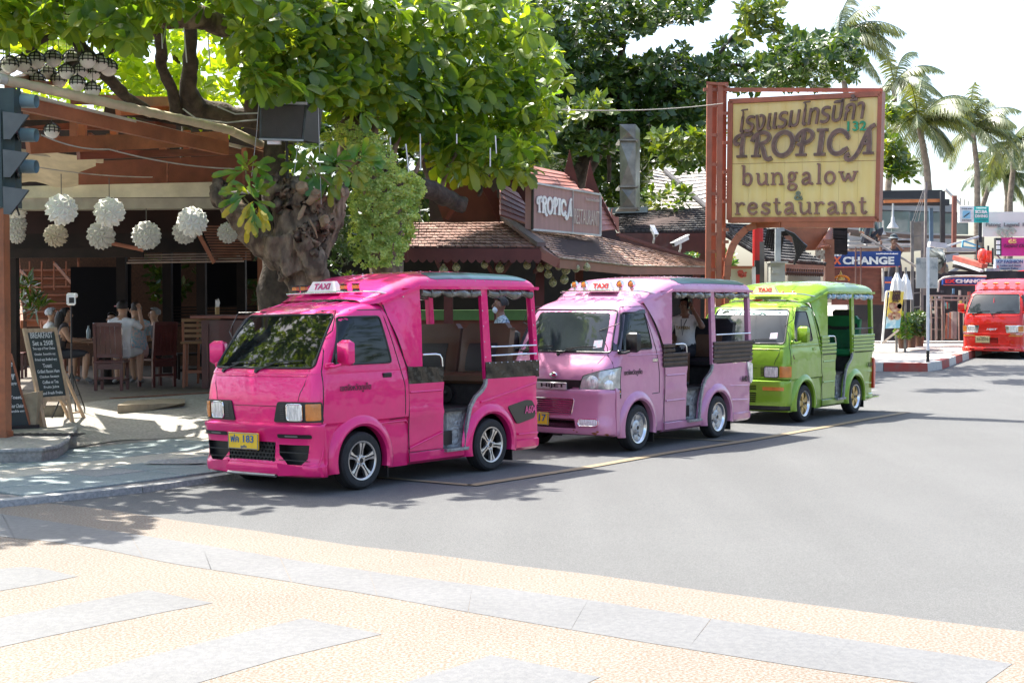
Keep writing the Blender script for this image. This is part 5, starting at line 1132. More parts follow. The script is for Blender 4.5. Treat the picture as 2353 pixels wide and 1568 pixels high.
p = Gd(*z5p(700, 1440), LZ); thermo(p, "white wall thermometer on a thin black tripod behind the chalkboard", W(*z5p(685, 360), p.y).z-p.z, 0)
# ---- tables, chairs, stools
def slat_chair(lab, pos, rz, mat=maro, s=1.0, grp="maroon high-backed chairs round the table", nsl=5):
 t = thing("dining_chair", lab, "chair", pos, rz, grp)
 for x in (-.20, .20):
  m = MB(); m.bar((x, -.20, 0), (x, -.20, .44), .045, .045, V((0, 1, 0))); m.bar((x, -.20, .44), (x, -.26, 1.06), .045, .05, V((0, 1, 0))); m.build("rear_leg", mat, t)
  m = MB(); m.bar((x, .20, 0), (x, .20, .43), .045, .045, V((0, 1, 0))); m.build("front_leg", mat, t)
  m = MB(); m.bar((x, -.2, .16), (x, .2, .16), .02, .035); m.build("side_stretcher", mat, t)
 m = MB(); m.box((0, 0, .45), (.46, .46, .04), bev=.008); m.build("seat", mat, t)
 m = MB(); m.box((0, -.20, .38), (.40, .025, .09)); m.build("seat_rail", mat, t)
 for z, y in ((1.04, -.258), (.55, -.212)): m = MB(); m.bar((-.2, y, z), (.2, y, z), .03, .06, UP); m.build("back_rail", mat, t)
 for i in range(nsl): x = -.15+.075*i if nsl == 5 else 0; m = MB(); m.bar((x, -.214, .56), (x, -.257, 1.03), .070, .014, V((0, 1, 0))); m.build("back_slat", mat, t)
 m = MB(); m.bar((-.2, -.2, .20), (.2, -.2, .20), .02, .035); m.build("rear_stretcher", mat, t); return t
def zz(x, y): return Gd(*z5p(x, y), FZ)
tc = W(245, 780, 24.3)
t = thing("round_table", "round wooden table with cups where the group of diners sits", "table", (tc.x, tc.y, FZ))
m = MB(); m.lathe([(.0, .70), (.78, .70), (.80, .715), (.80, .74), (.78, .75), (.0, .75)], n=40); m.build("table_top", M("table_brown", (.20, .10, .055), .35, var=.15, vs=3), t)
m = MB(); m.lathe([(.0, .0), (.30, .0), (.28, .06), (.08, .1), (.07, .6), (.2, .70)], n=20); m.build("pedestal", dkw, t)
c1 = DC1 = zz(1050, 1175); slat_chair("maroon slat-back dining chair seen square from behind, a white shirt above it", (c1.x, c1.y+.2, FZ), R(2))
c2 = DC2 = zz(1500, 1140); slat_chair("maroon dining chair turned sideways under the man in the flowered shirt", (c2.x, c2.y+.15, FZ), R(48))
c3 = zz(620, 1090); slat_chair("dining chair with warm light put into its colour, right behind the chalkboard and tripod", (c3.x-.15, c3.y+.35, FZ), R(-38), wood2)  # orange timber colour stands in for light falling on this chair
c4 = zz(120, 1060); slat_chair("maroon dining chair beside the orange post at the left edge", (c4.x-.1, c4.y+.3, FZ), R(-80))
c5 = zz(1650, 1090); slat_chair("dark empty-looking dining chair between the table and the bar stools", (c5.x+.1, c5.y+1.0, FZ), R(110), dkw)
def stool(lab, pos, rz):
 t = thing("bar_stool", lab, "stool", pos, rz, "wooden bar stools with slatted backs")
 for x in (-.18, .18):
  for y in (-.18, .18): m = MB(); m.bar((x, y, 0), (x*.9, y*.9, .72), .04, .04, V((0, 1, 0))); m.build("leg", wood2, t)
  m = MB(); m.bar((x, -.18, .72), (x, -.21, 1.12), .035, .035, V((0, 1, 0))); m.build("back_post", wood2, t)
 m = MB(); m.box((0, 0, .73), (.44, .44, .04), bev=.01); m.build("seat", M("seat_rattan", (.30, .17, .08), .6, bump=.4, bs=70), t)
 for i in range(4): m = MB(); m.box((0, -.19-.01*i, .84+.085*i), (.40, .015, .05)); m.build("back_slat", M("seat_rattan", (.30, .17, .08), .6), t)
 for y in (-.16, .16): m = MB(); m.bar((-.17, y, .25), (.17, y, .25), .025, .035); m.build("foot_rail", wood2, t)
s1 = zz(1890, 1140); stool("wooden bar stool nearest the bar counter's left end", (s1.x, s1.y+.1, FZ), R(5)); stool("wooden bar stool behind the first, its slatted back in the light", (s1.x-.05, s1.y+1.3, FZ), R(12))
bc = Gd(462, 893, FZ); t = thing("bar_counter", "tall dark red wooden bar counter behind the pink taxi", "counter", (bc.x, bc.y, FZ)); h = W(462, 728, bc.y).z-FZ
m = MB(); m.box((.75, .35, (h-.05)/2), (1.5, .6, h-.05)); m.build("body", maro, t); m = MB(); m.box((.72, .32, h), (1.75, .8, .05), bev=.01); m.build("counter_top", M("counter_red", (.22, .06, .04), .35, var=.15, coat=.4), t)
for k in range(4): m = MB(); m.box((.10+.38*k, .035, h/2-.05), (.03, .03, h-.12)); m.build("panel_batten", maro, t)
def napkin(pos, lab, s=1.):
 t = thing("napkin_holder", lab, "napkins", pos); m = MB(); m.lathe([(.0, 0), (.035, 0), (.036, .12), (.03, .12)], n=14); m.build("cup", M("bamboo_cup", (.42, .27, .10), .5), t)
 m = MB(); m.add([(-.03, 0, .11), (.03, 0, .11), (.045, .005, .20), (.02, .01, .26), (-.01, 0, .22), (-.028, -.01, .24), (-.035, .02, .2), (.0, .03, .12), (.01, .03, .25)], [(0, 1, 2, 3, 4, 5, 6), (1, 7, 8, 3, 2), (7, 0, 6, 5, 8)]); m.build("napkin", M("napkin_white", (.82, .82, .80), .8), t, smooth=60)
napkin(W(499, 722, bc.y+.35), "napkins in a bamboo cup on the left of the bar counter"); napkin(W(645, 708, 19.6), "napkins in a bamboo cup near the front post, by the pink taxi's roof"); napkin(V((tc.x+.02, tc.y-.35, FZ+.75)), "napkins in a bamboo cup on the round dining table")
# bottles and cups on the table
for i, (dx, dy, lab, c_, h_, r_) in enumerate(((-.28, -.1, "clear water bottle standing on the round table", (.35, .42, .42), .24, .035), (.2, -.3, "small white cup on the round table nearest the slat-back chair", (.8, .8, .78), .07, .035), (-.02, -.55, "small white bowl on the front edge of the round table", (.7, .7, .68), .05, .05), (-.12, .1, "dark sauce bottle in the middle of the round table", (.15, .03, .02), .20, .025))):
 t = thing("bottle" if h_ > .1 else "cup", lab, "bottle" if h_ > .1 else "cup", (tc.x+dx, tc.y+dy, FZ+.75)); m = MB(); m.lathe([(.0, 0), (r_, 0), (r_, h_*.65), (r_*(.4 if h_ > .1 else 1.1), h_*.85), (r_*(.4 if h_ > .1 else 1.1), h_), (.0, h_*(1 if h_ > .1 else .2))], n=14); m.build("body", M("ware_%d" % i, c_, .2, coat=.5), t)
b1 = W(629, 742, 19.6); t = thing("thermometer_stand", "second white wall thermometer beside the front post, over the pink taxi's cab", "thermometer", (b1.x, 19.6, .1)); m = MB(); m.tube([(0, 0, 0), (0, 0, b1.z-.16)], .012, 8); m.build("pole", BLK(), t); m = MB(); m.box((0, 0, b1.z-.1), (.12, .05, .15), bev=.02); bd = m.build("body", M("white_plastic", (.8, .8, .8), .35), t); m = MB(); m.box((.01, -.027, b1.z-.12), (.065, .006, .08)); m.build("screen", BLK(), bd)
m = MB(); m.lathe([(.0, .03), (.022, .035), (.03, 0)], (-.06, -.0, b1.z-.05), (-1, -.3, 0), 14); m.build("sensor", M("white_plastic", (.8, .8, .8), .35), bd)
# potted palm plant and scooter-dark shapes at the back left
# ================================================================ the tiled restaurant behind the taxis
def zA(x, y): return ((1900+x/1.845)/1.6156, (250+y/1.845)/1.6156)
def zB(x, y): return ((1200+x/1.5677)/1.6156, (y/1.5677)/1.6156)
def zC(x, y): return ((2500+x/1.7423)/1.6156, (200+y/1.7423)/1.6156)
def zD(x, y): return ((3000+x/2.0913)/1.6156, (700+y/2.0913)/1.6156)
def zE(x, y): return ((3450+x/3.486)/1.6156, (950+y/3.486)/1.6156)
def zF(x, y): return ((2800+x/2.24)/1.6156, (y/2.24)/1.6156)
def shingles(par, bl, br, tr, tl, rows, cols, mat, thick=.02, rnd=.012, name="roof_tiles", seed=1, bed=None, lip=1.25):
 """a roof slope laid with single overlapping tiles"""
 r = random.Random(seed); bl, br, tr, tl = map(V, (bl, br, tr, tl)); n = (br-bl).cross(tl-bl).normalized()
 if n.z < 0: n = -n
 S = lambda u, v: bl.lerp(br, u).lerp(tl.lerp(tr, u), v)
 m = MB()
 for j in range(rows):
  c = cols
  for i in range(-1, c):
   u0 = max(0, (i+(j % 2)*.5)/c); u1 = min(1, (i+1+(j % 2)*.5)/c)
   if u1-u0 < .1/c: continue
   g = .06/c; v0 = j/rows-.004*r.random(); v1 = min(1, (j+lip)/rows); h = thick+rnd*r.random()
   a, b, c_, d = S(u0+g, v0)+n*h, S(u1-g, v0)+n*h, S(u1-g, v1)+n*.004, S(u0+g, v1)+n*.004
   m.add([a, b, c_, d, a-n*thick, b-n*thick], [(0, 1, 2, 3), (4, 5, 1, 0)])
 o = m.build(name, mat, par, world=True, smooth=0); o["kind"] = "stuff"
 m = MB(); m.slab(bl, br, tr, tl, n*-.04); m.build("roof_bed", bed or M("roof_bed", (.05, .03, .025), .9), par, world=True, smooth=0)
 return S, n
def islandmat(name, cs, rough=.7, bump=.3):
 m = bpy.data.materials.new(name); m.use_nodes = True; n = m.node_tree; L = n.links.new; b = n.nodes["Principled BSDF"]
 g = n.nodes.new("ShaderNodeNewGeometry"); rp = n.nodes.new("ShaderNodeValToRGB"); L(g.outputs["Random Per Island"], rp.inputs[0])
 e = rp.color_ramp.elements; e[0].color = (*cs[0], 1); e[1].color = (*cs[-1], 1)
 for i, c in enumerate(cs[1:-1]): k = e.new((i+1)/(len(cs)-1)); k.color = (*c, 1)
 tc = n.nodes.new("ShaderNodeTexCoord"); nz = n.nodes.new("ShaderNodeTexNoise"); nz.inputs["Scale"].default_value = 3; nz.inputs["Detail"].default_value = 8; L(tc.outputs["Object"], nz.inputs[0])
 mr = n.nodes.new("ShaderNodeMapRange"); mr.inputs[1].default_value = .3; mr.inputs[2].default_value = .7; mr.inputs[3].default_value = .6; mr.inputs[4].default_value = 1.25; L(nz.outputs[0], mr.inputs[0])
 mx = n.nodes.new("ShaderNodeMix"); mx.data_type = 'RGBA'; mx.blend_type = 'MULTIPLY'; mx.inputs[0].default_value = 1; L(rp.outputs[0], mx.inputs[6]); L(mr.outputs[0], mx.inputs[7]); L(mx.outputs[2], b.inputs["Base Color"]); b.inputs["Roughness"].default_value = rough
 MATS[name] = m; return m
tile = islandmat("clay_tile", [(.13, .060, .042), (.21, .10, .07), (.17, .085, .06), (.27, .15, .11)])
tile2 = islandmat("clay_tile_sun_tinted", [(.36, .21, .15), (.52, .34, .25), (.44, .28, .21), (.58, .43, .34)])  # lighter clay: sun on the right slopes put into the tile colour
plank = islandmat("roof_plank", [(.27, .10, .075), (.34, .14, .11), (.30, .12, .09)], .5)
drd = M("dark_red_wood", (.095, .022, .016), .65, var=.2, vs=3, bump=.2)
fas = M("fascia_brown", (.24, .095, .065), .5, var=.12, vs=3)
TR = thing("tiled_restaurant", "brown tiled restaurant roof with pointed gables behind the pink taxis", "restaurant", (1.5, 22, 0))
ZE = 2.5
a = W(905, 568, 20.3); b = W(*zA(200, 1236), 20.3)
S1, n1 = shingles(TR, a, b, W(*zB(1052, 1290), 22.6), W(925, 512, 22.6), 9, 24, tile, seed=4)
m = MB(); m.bar(a+V((0, -.03, -.09)), b+V((0, -.03, -.09)), .04, .15); m.build("fascia", drd, TR, world=True)
m = MB()   # scalloped trim under the fascia
for i in range(18):
 c = a.lerp(b, (i+.5)/18)+V((0, -.04, -.165)); w = (b-a).length/36; m.prism([(-w, 0), (w, 0), (w*.6, -.035), (0, -.055), (-w*.6, -.035)], (-.01, .01), lambda u, v, t: c+V((u, t, v)))
tag(m.build("scallop_trim", drd, TR, world=True, smooth=0), kind="stuff")
c0 = W(*zA(318, 1308), 20.2); c1 = W(*zA(800, 1362), 23.2); c2 = W(*zA(1322, 1368), 26.2); u0 = W(*zA(0, 1078), 21.2); u1 = W(*zA(600, 1158), 23.6); u2 = W(*zA(1325, 1340), 26.4); u15 = W(*zA(960, 1228), 25.2)
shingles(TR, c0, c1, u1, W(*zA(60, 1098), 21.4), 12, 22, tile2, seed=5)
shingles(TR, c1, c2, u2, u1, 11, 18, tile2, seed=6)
m = MB(); m.slab(W(*zA(195, 1232), 20.25), c0, W(*zA(60, 1098), 21.4), W(*zA(0, 1080), 21.3), (0, 0, -.05)); m.build("valley_flashing", tile, TR, world=True)
m = MB(); m.bar(c0+V((0, 0, -.07)), c1+V((0, 0, -.07)), .04, .13); m.build("fascia", fas, TR, world=True); m = MB(); m.bar(c1+V((0, 0, -.07)), c2+V((0, 0, -.07)), .04, .13); m.build("fascia", fas, TR, world=True); m = MB(); m.bar(W(*zA(195, 1240), 20.28)+V((0, 0, -.07)), c0+V((0, 0, -.07)), .04, .14); m.build("fascia", fas, TR, world=True)
m = MB(); m.bar(c0+V((0, 0, .01)), c1+V((0, 0, .01)), .10, .02); m.bar(c1+V((0, 0, .01)), c2+V((0, 0, .01)), .10, .02); m.build("drip_edge", M("weathered_drip", (.45, .40, .32), .8, col2=(.25, .17, .10), vs=6), TR, world=True, smooth=0)
m = MB(); m.bar(W(*zB(1035, 1275), 22.4)+V((0, 0, .05)), W(*zB(1268, 1437), 20.3)+V((0, 0, .04)), .13, .06); m.build("hip_cap", M("hip_grey", (.13, .10, .09), .6), TR, world=True)
m = MB(); m.bar(W(*zA(720, 1155), 24)+V((0, 0, .03)), W(*zA(1325, 1345), 26.4)+V((0, 0, .03)), .05, .05); m.build("ridge_cap", drd, TR, world=True)
# gable wall and steep plank roofs
m = MB(); m.slab(W(*zB(700, 1290), 22.7), W(*zB(1030, 1300), 22.7), W(*zB(950, 1075), 22.72), W(*zB(610, 1040), 22.72), (0, .1, 0)); m.build("gable_wall", drd, TR, world=True)
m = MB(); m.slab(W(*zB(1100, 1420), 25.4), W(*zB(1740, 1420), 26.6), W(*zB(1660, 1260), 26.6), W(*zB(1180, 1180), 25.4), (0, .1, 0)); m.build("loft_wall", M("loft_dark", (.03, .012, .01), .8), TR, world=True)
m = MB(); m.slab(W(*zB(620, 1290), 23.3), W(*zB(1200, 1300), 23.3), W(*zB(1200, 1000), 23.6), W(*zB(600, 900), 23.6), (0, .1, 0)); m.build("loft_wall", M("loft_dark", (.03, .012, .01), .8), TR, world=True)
def plankroof(bl, br, tr, tl, n, Y):
 bl, br, tr, tl = [W(*q, y_) for q, y_ in zip((bl, br, tr, tl), Y)]
 for j in range(n):
  v0, v1 = j/n, (j+1)/n; nn = (br-bl).cross(tl-bl).normalized(); nn = nn if nn.y < 0 else -nn
  m = MB(); a, b, c, d = bl.lerp(tl, v0)+nn*.012, br.lerp(tr, v0)+nn*.012, br.lerp(tr, v1), bl.lerp(tl, v1); m.slab(a, b, c, d, nn*-.03); m.build("roof_plank", plank, TR, world=True, smooth=0)
plankroof(zB(1030, 1250), zB(1195, 1305), zB(1195, 1160), zB(1030, 1060), 6, (21.6, 22, 22.6, 22.4))
plankroof(zB(1200, 1090), zB(1490, 1105), zB(1430, 1010), zB(1140, 950), 5, (23, 24, 24.6, 23.8))
plankroof(zB(1606, 1345), zB(1712, 1332), zB(1612, 1130), zB(1600, 1125), 7, (23.4, 24.2, 24.6, 24.2))
plankroof(zB(1490, 1130), zB(1610, 1140), zB(1550, 1100), zB(1480, 1095), 2, (23.8, 24.2, 24.4, 24.2))
def outline(name, pts, Y, mat, d=.07):
 A = [W(*q, Y) for q in pts]; m = MB(); n = len(A); m.add(A+[p+V((0, d, 0)) for p in A], [tuple(range(n)), tuple(range(2*n-1, n-1, -1))]+[(i, (i+1) % n, n+(i+1) % n, n+i) for i in range(n)]); return m.build(name, mat, TR, world=True, smooth=0, recalc=True)
outline("gable_spire", [zB(*q) for q in ((1433, 868), (1441, 905), (1452, 955), (1470, 1020), (1492, 1105), (1470, 1085), (1450, 1050), (1425, 1020), (1402, 1005), (1415, 950))], 24.3, drd)
outline("gable_spire", [zB(*q) for q in ((1552, 933), (1562, 985), (1575, 1035), (1592, 1080), (1610, 1130), (1640, 1190), (1716, 1345), (1712, 1352), (1610, 1180), (1600, 1135), (1570, 1110), (1523, 1088), (1535, 1020), (1545, 965))], 24.15, drd)
outline("gable_finial", [zB(*q) for q in ((1690, 1205), (1680, 1225), (1683, 1248), (1700, 1262), (1718, 1262), (1720, 1350), (1710, 1345), (1700, 1300), (1680, 1270), (1673, 1240), (1678, 1215))], 24.1, plank)
outline("barge_board", [zB(*q) for q in ((915, 1085), (960, 1080), (990, 1120), (1000, 1110), (1008, 1105), (1012, 1150), (1030, 1165), (1026, 1298), (1010, 1280), (985, 1215))], 22.2, drd)
outline("barge_board", [zB(*q) for q in ((1085, 1050), (1110, 1045), (1150, 1075), (1165, 1105), (1175, 1070), (1205, 1075), (1195, 1160), (1200, 1290), (1190, 1300), (1185, 1200), (1140, 1130))], 22.1, drd)
outline("barge_board", [zB(*q) for q in ((705, 1270), (760, 1180), (790, 1185), (730, 1280))], 22.5, drd)
# posts, braces and shelves under the eave
for x, Y in ((1030, 21), (1145, 21.2), (1240, 21.4), (1330, 23), (1480, 25), (1600, 26.6)):
 p = W(x, 620, Y); m = MB(); m.bar((p.x, p.y, .1), (p.x, p.y, 2.5), .13, .13, V((0, 1, 0))); m.build("eave_post", drd, TR, world=True)
for x0, x1 in ((1015, 1000), (1130, 1110), (1228, 1262), (1155, 1180)): m = MB(); m.bar(W(x0, 625, 20.9), W(x1, 590, 20.5), .05, .05); m.build("brace", drd, TR, world=True)
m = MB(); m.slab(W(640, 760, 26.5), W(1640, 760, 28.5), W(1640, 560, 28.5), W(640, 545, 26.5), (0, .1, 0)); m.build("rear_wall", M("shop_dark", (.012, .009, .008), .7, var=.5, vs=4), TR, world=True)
m = MB(); m.slab(W(880, 640, 22.5)-V((0, 0, 1.2)), W(1620, 640, 27)-V((0, 0, 1.2)), W(1620, 700, 27), W(880, 700, 22.5), (0, .1, 0)) if False else None
# counter with goods seen through the taxi windows
ct = thing("shop_counter", "green and cream shop counter seen through the nearest taxi's windows", "counter", (0.2, 21.6, .1))
m = MB(); m.slab(W(960, 735, 21.8), W(1235, 735, 22.2), W(1235, 712, 22.2), W(960, 712, 21.8), (0, .5, 0)); m.build("counter_top", M("counter_green", (.10, .22, .06), .5), ct, world=True)
m = MB(); a = W(960, 735, 21.9); b = W(1235, 735, 22.3); m.slab(V((a.x, a.y, .1)), V((b.x, b.y, .1)), b, a, (0, .45, 0)); m.build("counter_front", wood, ct, world=True)
# painted globes hanging from the eave
gmat = islandmat("painted_gourd", [(.30, .34, .12), (.45, .42, .22), (.20, .28, .14)], .4); gb = M("mosaic_globe", (.13, .15, .05), .35, col2=(.40, .36, .17), vs=55, fac=(.45, .52), coat=.5)
GL = [(1019, 617), (1048, 610), (1113, 604), (1148, 612), (1211, 605), (1241, 612), (1259, 604), (1259, 626), (1283, 608), (1300, 616), (1323, 612), (1348, 610), (1296, 638), (1270, 645)]
gp = ["far left one, above the nearest taxi's roof", "second from the left", "third from the left, near the brace", "fourth from the left, dim", "fifth from the left", "sixth, just left of the eave corner", "big pale one under the eave corner", "lower one under the eave corner", "first right of the eave corner", "second right of the eave corner", "third right of the eave corner", "rightmost of the row, above the second taxi", "small one hanging low by the taxi lamps", "small one hanging lowest beside the pink roof"]
for i, (x, y) in enumerate(GL):
 c = W(x, y+4, 20.4+.05*i); t = thing("painted_globe", "yellow-green painted globe hanging under the tiled eave, "+gp[i], "ornament", c, 0, "painted globes hanging under the tiled eave")
 r = (.066, .06, .055)[i % 3]
 m = MB(); m.lathe([(0, -r*1.05), (r*.5, -r*.9), (r*.9, -r*.45), (r, 0), (r*.85, r*.55), (r*.45, r*.95), (r*.28, r*1.3), (r*.34, r*1.4), (.0, r*1.45)], n=16); m.build("globe", gb, t, smooth=60)
 m = MB(); m.tube([(0, 0, r*1.4), (0, 0, 2.45-c.z if 2.45-c.z > r*1.5 else r*2.2)], .004, 4); m.build("cord", blkw, t)
# sign on the roof
sg = thing("restaurant_sign", "faded pink signboard reading TROPICA RESTAURANT on the tiled roof", "sign", W(*zB(1400, 1350), 21.6))
P4 = [W(*zB(1212, 1335), 21.2), W(*zB(1608, 1370), 22.9), W(*zB(1608, 1133), 22.9), W(*zB(1215, 1062), 21.2)]
bd = M("faded_pink_board", (.38, .22, .20), .55, var=.08, vs=3, stretch=(6, 6, .6)); nr = (P4[1]-P4[0]).cross(P4[3]-P4[0]).normalized(); nr = nr if nr.y < 0 else -nr
m = MB(); m.slab(*P4, nr*-.12); m.build("board", bd, sg, world=True, smooth=0)
fm = M("white_frame", (.6, .6, .58), .5, dirt=.4)
for i in range(4): m = MB(); m.bar(P4[i]+nr*.01, P4[(i+1) % 4]+nr*.01, .03, .03, nr); m.build("frame", fm if i != 3 else BLK(), sg, world=True)
def sq(u, v): return P4[0].lerp(P4[1], u).lerp(P4[3].lerp(P4[2], u), v)+nr*.012
m = MB(); m.bar(sq(.575, .01), sq(.575, .98), .012, .01, nr); m.build("board_joint", fm, sg, world=True)
# ---- brush letters: each glyph is a set of strokes laid on a surface
def arc(cx, cy, rx, ry, a0, a1, n=14): return [(cx+rx*math.cos(R(a0+(a1-a0)*i/n)), cy+ry*math.sin(R(a0+(a1-a0)*i/n))) for i in range(n+1)]
def ln(*p): return list(p)
GT = {  # decorative capitals: list of (width factor, points) in a unit box 0..1
'T': (.9, [(1, ln((.55, .05), (.50, .5), (.52, .92))), (.8, ln((.95, .97), (.8, .88), (.5, .9), (.25, .86), (.10, .72), (.12, .55), (.25, .50), (.32, .60))), (.6, ln((.3, .03), (.8, .03)))]),
'R': (1.0, [(1, ln((.30, .05), (.28, .95))), (.9, ln((.05, .60), (.10, .80), (.35, .96), (.65, .95), (.82, .80), (.75, .60), (.45, .50), (.35, .50))), (1, ln((.45, .50), (.60, .30), (.70, .0), (.85, -.14), (1.02, -.05))), (.6, ln((.1, .03), (.5, .03)))]),
'O': (1.05, [(1.1, arc(.5, .48, .40, .46, 0, 360, 22))]),
'P': (.95, [(1, ln((.40, .03), (.42, .95))), (.9, ln((.12, .55), (.10, .72), (.25, .9), (.5, 1.02), (.78, .92), (.85, .72), (.72, .55), (.45, .47), (.25, .45), (.2, .38))), (.6, ln((.15, .03), (.65, .03)))]),
'I': (.6, [(1.2, ln((.5, .05), (.5, .95))), (.7, ln((.1, .97), (.9, .97))), (.7, ln((.1, .03), (.9, .03)))]),
'C': (1.0, [(1.1, ln(*arc(.52, .48, .40, .45, 40, 320, 16)))  , (.9, ln((.82, .78), (.92, .68), (.85, .60))), (.9, ln((.82, .18), (.95, .25)))]),
'A': (1.1, [(.9, ln((.95, 1.1), (.75, 1.0), (.60, .6), (.45, .1), (.25, -.20), (.02, -.22), (-.05, -.05), (.10, .02))), (1.1, ln((.72, 1.0), (.80, .5), (.84, .05))), (.6, ln((.5, .38), (.8, .38))), (.6, ln((.62, .03), (1.02, .03)))])}
def bowl(cx, a0=0, a1=360): return arc(cx, .30, .24, .28, a0, a1, 18)
GS = {  # slab-serif lower case
'b': (.95, [(.6, ln((.05, .97), (.2, .97))), (1, ln((.2, .03), (.2, .97))), (1, arc(.48, .30, .27, .28, 150, -150, 16))]),
'u': (.95, [(1, ln((.18, .57), (.18, .2), (.28, .04), (.5, .03), (.72, .2))), (1, ln((.75, .58), (.75, .03))), (.6, ln((.03, .57), (.2, .57))), (.6, ln((.58, .57), (.75, .57))), (.6, ln((.75, .03), (.93, .03)))]),
'n': (.98, [(1, ln((.2, .03), (.2, .57))), (1, ln((.2, .38), (.35, .56), (.58, .57), (.74, .42), (.75, .03))), (.6, ln((.03, .57), (.2, .57))), (.6, ln((.03, .03), (.37, .03))), (.6, ln((.58, .03), (.93, .03)))]),
'g': (.9, [(1, arc(.42, .40, .22, .19, 0, 360, 16)), (.9, ln((.28, .24), (.20, .14), (.35, .07), (.65, .04), (.80, -.08), (.65, -.24), (.35, -.26), (.14, -.16), (.22, -.02), (.38, .05))), (.6, ln((.60, .52), (.72, .60), (.85, .57)))]),
'a': (.9, [(1, ln((.16, .44), (.30, .57), (.55, .56), (.66, .42), (.66, .12), (.78, .02), (.92, .06))), (1, ln((.66, .33), (.40, .30), (.15, .20), (.18, .04), (.40, .01), (.62, .12)))]),
'l': (.5, [(1, ln((.5, .03), (.5, .97))), (.6, ln((.22, .97), (.5, .97))), (.6, ln((.2, .03), (.8, .03)))]),
'o': (.9, [(1, arc(.45, .30, .33, .28, 0, 360, 18))]),
'w': (1.25, [(1, ln((.12, .57), (.32, .03), (.5, .5))), (1, ln((.5, .5), (.68, .03), (.88, .57))), (.6, ln((.0, .57), (.28, .57))), (.6, ln((.74, .57), (1, .57)))]),
'r': (.72, [(1, ln((.25, .03), (.25, .57))), (1, ln((.25, .36), (.45, .54), (.72, .58), (.85, .47))), (.6, ln((.03, .57), (.25, .57))), (.6, ln((.03, .03), (.5, .03)))]),
'e': (.85, [(1, ln((.14, .32), (.80, .32), (.76, .48), (.58, .57), (.34, .56), (.16, .40), (.16, .18), (.34, .03), (.6, .02), (.82, .14)))]),
's': (.75, [(1, ln((.78, .45), (.60, .57), (.30, .55), (.18, .42), (.35, .33), (.65, .27), (.82, .15), (.66, .03), (.35, .02), (.14, .14))), (.6, ln((.80, .42), (.80, .57))), (.6, ln((.13, .03), (.13, .17)))]),
't': (.65, [(1, ln((.38, .80), (.38, .14), (.52, .02), (.72, .05), (.82, .14))), (.6, ln((.1, .57), (.75, .57)))]),
'&': (.9, [(1, ln((.9, .05), (.3, .68), (.32, .88), (.5, .95), (.65, .82), (.55, .62), (.2, .40), (.12, .18), (.30, .02), (.6, .08), (.85, .40)))]), ' ': (.4, [])}
def strokes(name, word, G, Q, box, th, mats, par, ht=.03, gap=.06, shear=0.):
 """Q(u, v) -> point on the sign; box = u0, u1, vbase, vheight. every letter is its own part"""
 u0, u1, vb, vh = box; tot = sum(G[c][0] for c in word)+gap*(len(word)-1); x = 0; sc = (u1-u0)/tot
 for c in word:
  w, ss = G[c]; m = MB()
  for k, (mat_, off, grow) in enumerate(mats):
   m.mat(mat_)
   for f, pts in ss:
    P_ = [Q(u0+(x+px*w+shear*(py-.5))*sc, vb+py*vh) for px, py in pts]; nn = (Q(.6, .5)-Q(.5, .5)).cross(Q(.5, .6)-Q(.5, .5)).normalized()
    if nn.y > 0: nn = -nn
    # smooth the polyline, then sweep a flat ribbon with height
    if len(P_) > 2:
     for _ in range(2):
      o_ = [P_[0]]
      for a, b in zip(P_, P_[1:]): o_ += [a.lerp(b, .25), a.lerp(b, .75)]
      P_ = o_+[P_[-1]]
    T__ = th*f*grow/2; L_, R__ = [], []
    for i, p in enumerate(P_):
     d = (P_[min(i+1, len(P_)-1)]-P_[max(i-1, 0)]).normalized(); s_ = d.cross(nn).normalized(); L_.append(p+s_*T__); R__.append(p-s_*T__)
    n = len(P_); h0 = nn*(off+f*.001); h1 = nn*(off+ht+f*.002); vs = [p+h0 for p in L_]+[p+h0 for p in R__]+[p+h1 for p in L_]+[p+h1 for p in R__]
    fs = []
    for i in range(n-1): fs += [(2*n+i, 2*n+i+1, 3*n+i+1, 3*n+i), (i, i+1, 2*n+i+1, 2*n+i), (n+i+1, n+i, 3*n+i, 3*n+i+1)]
    fs += [(0, 2*n, 3*n, n), (n-1, 2*n-1, 4*n-1, 3*n-1)]; m.add(vs, fs)
  if ss: m.build("letter", None, par, world=True, smooth=0, recalc=True)
  x += w+gap
wl = M("sign_white_letter", (.80, .78, .74), .5)
def qs(u, v): return sq(u, v)
strokes("t", "TROPICA", GT, qs, (.045, .55, .38, .36), .045, [(wl, .0, 1)], sg, .015, gap=-.05)
m = MB(); text(m, "RESTAURANT", sq(.78, .40), P4[1]-P4[0], P4[3]-P4[0], (P4[1]-P4[0]).length*.38, .24, -.012, .012); m.build("letters", M("sign_cream_letter", (.62, .52, .45), .5), sg, world=True, smooth=0)
m = MB(); text(m, "ร้านอาหาร โทรปิก้า", sq(.87, .84), P4[1]-P4[0], P4[3]-P4[0], (P4[1]-P4[0]).length*.21, None, 0, .012); m.build("small_letters", M("sign_cream_letter", (.62, .52, .45), .5), sg, world=True, smooth=0)
